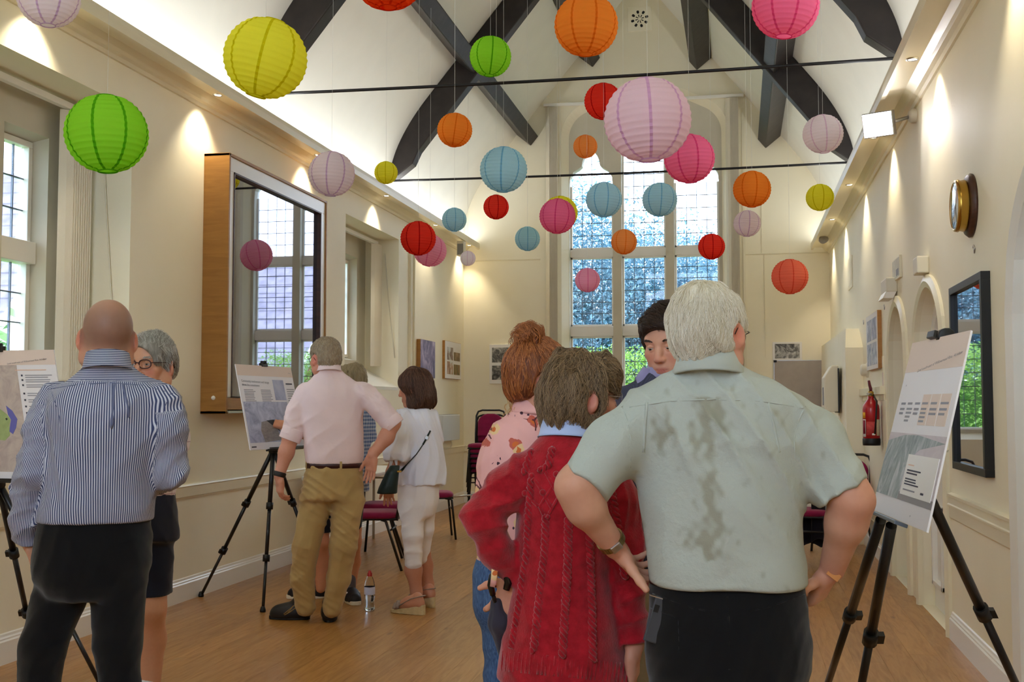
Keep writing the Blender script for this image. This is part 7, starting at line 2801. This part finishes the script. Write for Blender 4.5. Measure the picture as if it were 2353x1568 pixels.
rg = np.random.default_rng(4)
sd = V[rg.integers(0, len(V), 420)]
ax_ = rg.normal(size=3)
hair_curves('bun_strands', grow(FB, sd, lambda p_: np.cross(p_ - bun, unit(A3((.5, .8, .4)))) * 20 + rg.normal(size=p_.shape) * .25, 10, .009, .014, .006, 3, 90), .0010, .0004, red_s, p6.T)
sd = p6.P(1195, 915) + rg.normal(size=(60, 3)) * A3((.018, .02, .012))
cv = [sd]
for i in range(9):
    cv.append(cv[-1] + A3((0, 0, -.006)) + CR * (.004 * np.sin(i * 1.3 + np.arange(60))[:, None]) - CR * .001)
hair_curves('nape_curls', np.stack(cv, 1), .0009, .0004, hair_mat('golden_strand', (150, 96, 44), (206, 156, 84)), p6.T)
S6 = Field()
S6.loft(p6.rings([(1290, 1192, 86, .135), (1230, 1194, 85, .135), (1170, 1198, 88, .14), (1100, 1202, 93, .145), (1040, 1208, 90, .14), (995, 1214, 78, .115), (965, 1222, 58, .09), (945, 1226, 44, .07), (930, 1229, 38, .062)]), y6_, .03)
f6 = folds(51, .008, 5, (20, 50), (4, 20), .05)
sleeves(S6, [([p6.P(1163, 1008, -.02), p6.P(1146, 1065, -.03), p6.P(1139, 1130, -.02), p6.P(1168, 1225, -.02)], [.064, .058, .050, .040], dict(fold=f6)), ([p6.P(1265, 1010, .05), p6.P(1290, 1090, .06)], [.06, .055], {})])
S6.disp(folds(52, .008, 6, (16, 44), (3, 14), .05))
t = NT('pink_floral')
v = t.coord()
nz_ = t.node('ShaderNodeTexNoise', {'Vector': v, 'Scale': 14.0, 'Detail': 2.0})
vv = t.node('ShaderNodeVectorMath', {0: v, 1: t.node('ShaderNodeVectorMath', {0: nz_.outputs['Color'], 'Scale': .035}, operation='SCALE').outputs[0]}, operation='ADD').outputs[0]
s2 = t.node('ShaderNodeSeparateXYZ', {0: vv})
vv = t.node('ShaderNodeCombineXYZ', {0: t.math('ADD', s2.outputs[0], t.math('MULTIPLY', s2.outputs[1], .35)), 1: s2.outputs[2]}).outputs[0]
vo = t.node('ShaderNodeTexVoronoi', {'Vector': vv, 'Scale': 14.0, 'Randomness': .9}, voronoi_dimensions='2D')
d1_ = vo.outputs['Distance']
pet = t.noise(70, 1, v)
dd = t.math('ADD', d1_, t.math('MULTIPLY', t.math('SUBTRACT', pet, .5), .22))
base = lin((228, 172, 168))
sel = t.node('ShaderNodeSeparateXYZ', {0: vo.outputs['Color']})
petal = t.mix(t.math('GREATER_THAN', sel.outputs[0], .5), lin((226, 190, 140)), lin((190, 92, 76)))
c1 = t.mix(t.math('LESS_THAN', dd, .24), base, petal)
c2 = t.mix(t.math('LESS_THAN', dd, .10), c1, lin((204, 104, 44)))
ve = t.node('ShaderNodeTexVoronoi', {'Vector': vv, 'Scale': 8.0}, feature='DISTANCE_TO_EDGE', voronoi_dimensions='2D')
tw = t.math('MULTIPLY', t.math('LESS_THAN', ve.outputs[0], .020), t.math('GREATER_THAN', t.noise(16, 2, v), .50))
c3 = t.mix(tw, c2, lin((96, 44, 52)))
vb = t.node('ShaderNodeTexVoronoi', {'Vector': vv, 'Scale': 50.0}, voronoi_dimensions='2D')
dots = t.math('MULTIPLY', t.math('LESS_THAN', vb.outputs['Distance'], .22), t.math('GREATER_THAN', t.noise(13, 1, v), .60))
t.set(Base_Color=t.mix(dots, c3, lin((70, 40, 56))), Roughness=.8)
t.bump(t.noise(30, 4, v), .25, .008)
FL_ = t.m
p6.part('blouse', S6, .0055, FL_)
band(p6.P(1228, 940), .056, .056, y6_, [(-.004, .030), (.004, .032), (.016, -.016), (.020, -.024), (.008, -.022), (-.006, -.016)], 40, (-.012, 0)).build('collar', FL_, p6.T)
DN = NT('blue_denim')
n_ = DN.noise(260, 2, DN.coord('Object', (1, 1, .2)))
DN.set(Base_Color=DN.ramp(n_, [(.3, lin((40, 66, 106))), (.7, lin((78, 108, 150)))]), Roughness=.9)
ak = [floor_pt(p6.P(1150, 1800)) + A3((0, 0, .09)), floor_pt(p6.P(1225, 1800, .05)) + A3((0, 0, .09))]
T6 = trousers(p6, [(1270, 1190, 85, .13), (1320, 1186, 85, .145), (1390, 1184, 80, .145), (1430, 1184, 66, .12)], [([p6.P(1166, 1410, -.02), p6.P(1166, 1560, -.02), ak[0]], [.088, .070, .056]), ([p6.P(1220, 1410, .06), p6.P(1224, 1560, .05), ak[1]], [.088, .070, .056])], .007, DN.m, 'jeans')
MB().tube(surf_line(T6, [(1101, 1296), (1122, 1300), (1140, 1300)], 3.3, 3.7), .0022, 6).tube(surf_line(T6, [(1122, 1300), (1124, 1345)], 3.3, 3.7), .0022, 6).build('pocket_seam', DN.m, p6.T)
for a in ak:
    F = Field()
    h_ = floor_pt(a) - p6.f * .06
    shoe(F, h_, h_ + p6.f * .25, .042)
    p6.part('shoe', F, .006, LEATHER)

# ------------------------------------------------------------------ woman in the red cable knit cardigan
y7_ = az(1300) + R(-22)
p7 = Person('woman with wavy brown hair in a long red cable knit cardigan', 3.05, y7_, 1312)
H7 = Head(p7.P(1334, 912, .03), az(1324) + R(-62), R(-6), R(0), .98, True)
H7.neck(p7.P(1306, 1000), .050, .058)
E7, W7 = p7.P(1114, 1188, -.08), p7.P(1192, 1330, -.03)
A7 = Field().chain([p7.P(1190, 1110, -.03), E7, W7], [.045, .038, .026], .03)
hand(A7, W7 + unit(W7 - E7) * .01, -CR * .55 - CU * .80 + CF * .05, -CF * .8 + CU * .1, CR * -.8 + CU * .5, .92, (.45, .95, 1.0, .35), .12, (.55, .75, -.25), .25, .025)
E7r, W7r = p7.P(1434, 1250, -.05), p7.P(1457, 1484, -.06)
A7r = Field().chain([p7.P(1410, 1130, .0), E7r, W7r], [.045, .038, .026], .03)
hand(A7r, W7r, -CR * .02 - CU + CF * .1, CR * .9 - CF * .3, CF * .8 + CR * .2, .92, (.12, .18, .22, .25), .03, (.85, .4, -.2), .15, .025)
p7.body([(H7.F, .0035), (A7, .003), (A7r, .003)], (208, 148, 122), H7, red=.18)
H7.eyes(p7.T)
H7.glasses(p7.T, mat('thin_silver', (170, 170, 176), .25, .5, 1.0), .002, .0011, .023, .020)
F = Field()
F.ell(H7.L(0, -.012, .032), (.089, .101, .098), H7.ax, .02)
F.ell(H7.L(0, -.038, -.04), (.090, .072, .075), H7.ax, .045)
F.ell(H7.L(0, .046, .072), (.064, .056, .030), H7.ax, .03)
F.ell(H7.L(0, .122, -.045), (.100, .108, .092), H7.ax, .012, 's')
for e, n_ in H7.ears:
    F.ell(e + n_ * .016 + H7.f * .018 - H7.u * .012, (.034, .034, .040), H7.ax, .008, 's')
F.plane(H7.L(0, 0, -.088), -H7.u + H7.f * .2, .015)
w7 = bristle(.006, 48, 12)
w7b = bristle(.004, 110, 13)
F.disp(lambda X, Y, Z: w7(X, Y, Z) + w7b(X, Y, Z))
hair(p7, H7, F, .005, hair_base('ash_brown_hair', (66, 50, 36), (116, 94, 68), (40, 40, 14)), hair_mat('ash_brown_strand', (84, 64, 46), (168, 138, 102), .4), 5200, .075, steps=12, lift=.010, wave=.0030, rad=(.0006, .0003), freq=60, keep=lambda q_, rg: ~((q_[:, 1] > .04) & (q_[:, 2] < .050)),
     flow=lambda p_: np.where(((p_ - H7.C) @ H7.f > .03)[:, None], (H7.f * .85 - H7.u * .30)[None, :], (p_ - H7.L(0, -.02, .12)) / (np.linalg.norm(p_ - H7.L(0, -.02, .12), axis=1)[:, None] + 1e-6) * .5 - H7.u[None, :] * .9))
S7 = Field()
S7.loft(p7.rings([(1560, 1298, 158, .175), (1500, 1297, 146, .168), (1450, 1297, 137, .16), (1350, 1300, 121, .15), (1250, 1303, 113, .145), (1160, 1304, 114, .142), (1100, 1303, 118, .135), (1060, 1302, 110, .12), (1032, 1302, 90, .10), (1010, 1303, 68, .082), (996, 1304, 52, .066)]), y7_, .03)
f7 = folds(61, .009, 5, (14, 36), (10, 40), .05)
sleeves(S7, [([p7.P(1216, 1092, -.02), p7.P(1165, 1128, -.05), p7.P(1110, 1190, -.08), p7.P(1136, 1262, -.06), p7.P(1190, 1326, -.03)], [.062, .057, .052, .043, .039], dict(fold=f7)),
             ([p7.P(1390, 1090, .0), p7.P(1420, 1170, -.03), p7.P(1434, 1255, -.05), p7.P(1456, 1478, -.06)], [.064, .060, .055, .043], dict(fold=f7))], .018)
S7.disp(folds(62, .005, 6, (10, 26), (3, 14), .05))
kt = NT('red_wool_knit')
v = kt.coord()
nn_ = kt.noise(170, 3, v, .7)
kt.set(Base_Color=kt.ramp(kt.noise(40, 4, v), [(.3, lin((138, 16, 28))), (.7, lin((172, 26, 40)))]), Roughness=.95)
kt.b.inputs['Sheen Weight'].default_value = .35
kt.b.inputs['Specular IOR Level'].default_value = .1
kt.bump(nn_, .45, .004)
p7.part('cardigan', S7, .005, kt.m)


def cable(pix, w, per, r, name='cable_knit'):
    base = surf_line(S7, pix, 2.6, 3.3, 4)
    n = len(base)
    mb = MB()
    for ph in (0, math.pi):
        pts = []
        for i in range(n):
            tg = unit(base[min(i + 1, n - 1)] - base[max(i - 1, 0)])
            sd_ = unit(np.cross(tg, CF))
            a = ph + i * 4 / per * 2 * math.pi
            pts.append(base[i] + sd_ * w * math.sin(a) - CF * (.002 + .0035 * math.cos(a)))
        mb.tube(pts, r, 7)
    mb.build(name, kt.m, p7.T)


for pix in ([(1222, 1100), (1214, 1190), (1212, 1260), (1196, 1370), (1176, 1490)], [(1255, 1185), (1252, 1270), (1240, 1370), (1226, 1500)], [(1306, 1190), (1305, 1280), (1300, 1380), (1292, 1510)], [(1352, 1200), (1356, 1300), (1360, 1400), (1362, 1520)],
            [(1270, 1030), (1262, 1070), (1240, 1085)], [(1224, 1035), (1214, 1060), (1206, 1090)], [(1405, 1130), (1424, 1230), (1436, 1330)]):
    cable(pix, .0065, 26, .0062)
mb = MB()
for pix in ([(1212, 1080), (1240, 1120), (1270, 1172)], [(1248, 1075), (1268, 1112), (1285, 1140)], [(1285, 1098), (1262, 1130), (1240, 1165), (1250, 1185)], [(1285, 1140), (1262, 1180)], [(1212, 1110), (1222, 1150), (1238, 1165)], [(1285, 1098), (1300, 1130)]):
    mb.tube([q - CF * .001 for q in surf_line(S7, pix, 2.6, 3.3, 5)], .0046, 7)
mb.build('diamond_cable', kt.m, p7.T)
for q in ((1222, 1094), (1206, 1134), (1247, 1132), (1278, 1090)):
    MB().ball(on_surf(S7, q[0], q[1], 2.6, 3.3) - CF * .003, .0085, 12, 8).build('bobble', kt.m, p7.T)
mb = MB()
for i in range(32):
    x = 1153 + i * 9.2
    y0 = 1496 + (x - 1150) * .10
    if x < 1440:
        mb.tube(surf_line(S7, [(x + 4, y0), (x, y0 + 46)], 2.6, 3.3, 12), .0036, 6)
mb.build('ribbed_hem', kt.m, p7.T)['kind'] = 'stuff'
LB = fabric('light_blue_cotton', (176, 192, 232), .03, bumpn=(40, .2))
band(p7.P(1306, 990), .064, .062, y7_, [(-.004, .022), (.004, .024), (.014, -.016), (.018, -.022), (.006, -.022), (-.006, -.016)], 40, (-.012, 0)).build('shirt_collar', LB, p7.T)
ak = [floor_pt(p7.P(1260, 1800)) + A3((0, 0, .09)), floor_pt(p7.P(1360, 1800)) + A3((0, 0, .09))]
trousers(p7, [(1440, 1298, 104, .13), (1500, 1298, 108, .135), (1540, 1298, 100, .13)], [([p7.P(1252, 1540), p7.P(1258, 1700), ak[0]], [.095, .075, .055]), ([p7.P(1350, 1540), p7.P(1355, 1700), ak[1]], [.095, .075, .055])], .008, fabric('slate_blue_trousers', (76, 96, 134), .08))
for a in ak:
    F = Field()
    h_ = floor_pt(a) - p7.f * .06
    shoe(F, h_, h_ + p7.f * .25, .042)
    p7.part('shoe', F, .006, LEATHER)
# folded umbrella held behind the hip
u0 = p7.P(1140, 1372, -.06)
T = thing('umbrella', 'folded dark umbrella with a curved black handle, held by the woman in red', 'umbrella', u0)
hk = [p7.P(x, y, -.06) for x, y in ((1133, 1368), (1127, 1345), (1131, 1325), (1142, 1314), (1155, 1313), (1165, 1323), (1168, 1340), (1163, 1356))]
MB().tube(hk, [.008, .009, .0095, .010, .0105, .011, .011, .009], 12).build('handle', mat('gloss_black', (14, 14, 16), .2, .5), T)
F = Field().chain([p7.P(1140, 1385, -.03), p7.P(1148, 1430, -.02), p7.P(1152, 1505, .0)], [.014, .024, .008], .02)
F.disp(bristle(.003, 90, 2))
V, Q = F.mesh(.004)
mesh_obj('canopy', V, Q, fabric('dark_grey_nylon', (52, 50, 62), .1), T)
MB().tube([hk[0], p7.P(1140, 1390, -.03)], .006, 8).build('shaft', M['blackm'], T)
MB().tube([p7.P(1137, 1298, -.085), p7.P(1136, 1325, -.09), p7.P(1133, 1349, -.085)], .0085, 8, flat=(-CF, .25)).build('wrist_strap', FL_, T)

# ------------------------------------------------------------------ dark haired man in the navy jacket (facing us)
y9_ = az(1530) + R(180 - 12)
p9 = Person('dark haired man in a navy jacket and lavender shirt, facing us and looking down', 3.65, y9_, 1540)
H9 = Head(p9.P(1539, 789), az(1530) + R(180 - 24), R(-15), R(-2), .94)
H9.neck(p9.P(1542, 880, .04), .054, .060)
A9 = [Field().chain([p9.P(1430, 930), p9.P(1420, 1090), p9.P(1440, 1240, -.08)], [.05, .042, .03], .03), Field().chain([p9.P(1650, 930), p9.P(1665, 1090), p9.P(1650, 1240, -.08)], [.05, .042, .03], .03)]
hand(A9[0], p9.P(1440, 1240, -.08), -CU + CR * .1, -CR, -CF, 1.0)
hand(A9[1], p9.P(1650, 1240, -.08), -CU - CR * .1, CR, -CF, 1.0)
def stub9(p, c, blend):
    b = np.exp(-((p[:, 2] + .085) / .035) ** 2) * (p[:, 1] > .0) * (np.abs(p[:, 2] + .072) > .008)
    return blend(c, b * .16, lin((96, 76, 70)))
p9.body([(H9.F, .003), (A9[0], .006), (A9[1], .005)], (212, 158, 132), H9, red=.14, stub=stub9)
H9.eyes(p9.T, (60, 60, 52), (.1, -.8))
dk = hair_mat('dark_brown_short_strand', (30, 21, 18), (74, 52, 40), .4)
H9.brows(p9.T, hair_mat('brow_strand', (44, 31, 26), (70, 50, 40)), .8)
F = Field()
k = H9.s
F.ell(H9.L(0, -.012, .038), (.092 * k, .112 * k, .106 * k), H9.ax, .02)
F.ell(H9.L(0, .045, .078), (.074 * k, .062 * k, .034 * k), H9.ax, .03)
F.ell(H9.L(0, -.045, -.02), (.080 * k, .066 * k, .06 * k), H9.ax, .03)
F.ell(H9.L(0, .140, -.008), (.086 * k, .108 * k, .082 * k), H9.ax, .006, 's')
for e, n_ in H9.ears:
    F.ell(e + n_ * .004 - H9.u * .008, (.03, .026, .036), H9.ax, .006, 's')
F.plane(H9.L(0, -.06, -.065), -H9.u + H9.f * .5, .006)
F.disp(bristle(.003, 90, 6))
sidef = H9.f * .6 - H9.r * .8
hair(p9, H9, F, .004, hair_base('dark_hair', (24, 17, 15), (52, 37, 30)), dk, 2200, .045, steps=7, lift=.006, rad=(.0009, .0004), keep=lambda q_, rg: ~((q_[:, 1] > .045) & (q_[:, 2] < .084) & (np.abs(q_[:, 0]) < .064)),
     flow=lambda p_: np.where(((p_ - H9.C) @ H9.u > .075)[:, None], sidef[None, :], -H9.u[None, :] * .9 - H9.f[None, :] * .3))
S9 = Field()
S9.loft(p9.rings([(1300, 1540, 132, .14), (1150, 1540, 130, .14), (1020, 1540, 144, .14), (950, 1540, 148, .13), (915, 1540, 134, .112), (892, 1540, 106, .095), (872, 1539, 76, .078), (856, 1538, 58, .066)]), y9_, .03)
sleeves(S9, [([p9.P(1432, 942), p9.P(1420, 1090), p9.P(1440, 1225, -.08)], [.074, .06, .05], {}), ([p9.P(1648, 942), p9.P(1665, 1090), p9.P(1650, 1225, -.08)], [.074, .06, .05], {})])
t = NT('navy_weave_jacket')
v = t.coord('Object', (420, 420, 420))
ck = t.node('ShaderNodeTexChecker', {'Vector': v, 'Scale': 1.0})
t.set(Base_Color=t.mix(ck.outputs['Fac'], lin((40, 42, 62)), lin((70, 74, 98))), Roughness=.9)
S9b = Field()
S9b.sub(S9, .001)
# open front: wedge cut away over the shirt
fv = p9.P(1540, 1010, -.16)
S9b.ell(p9.P(1542, 872, -.12), (.050, .10, .135), np.array([p9.r, p9.f, CU]), .006, 's')
p9.part('jacket', S9b, .006, t.m)
S9c = Field()
S9c.loft(p9.rings([(1300, 1540, 122, .122), (1020, 1540, 132, .124), (950, 1540, 130, .115), (915, 1540, 112, .098), (890, 1540, 80, .082), (868, 1539, 56, .068), (852, 1538, 46, .060)]), y9_, .03)
LV = fabric('lavender_shirt', (150, 146, 186), .04, bumpn=(40, .2))
p9.part('shirt', S9c, .007, LV)
mb = MB()
for pix, dd in (([(1487, 846), (1478, 872), (1474, 905)], -.03), ([(1598, 850), (1606, 875), (1600, 905)], -.03)):
    a, b_, c_ = [p9.P(x, y, dd) for x, y in pix]
    mb.tube([a, b_, c_], [.014, .026, .004], 8, flat=(-CF, .3))
mb.build('collar', LV, p9.T)
band(p9.P(1537, 852, .0), .062, .064, y9_, [(-.004, .026), (.004, .028), (.010, -.012), (.012, -.02), (-.004, -.018)], 40, (-.004, 0)).build('collar_band', LV, p9.T)
ak = [floor_pt(p9.P(1490, 1800)) + A3((0, 0, .09)), floor_pt(p9.P(1590, 1800)) + A3((0, 0, .09))]
trousers(p9, [(1240, 1540, 112, .13), (1300, 1540, 120, .14), (1380, 1540, 110, .14)], [([p9.P(1500, 1380), p9.P(1495, 1560), ak[0]], [.1, .075, .055]), ([p9.P(1582, 1380), p9.P(1588, 1560), ak[1]], [.1, .075, .055])], .009, fabric('stone_trousers', (150, 138, 116), .06))
for a in ak:
    F = Field()
    h_ = floor_pt(a) - p9.f * .06
    shoe(F, h_, h_ + p9.f * .28, .045)
    p9.part('shoe', F, .007, LEATHER)
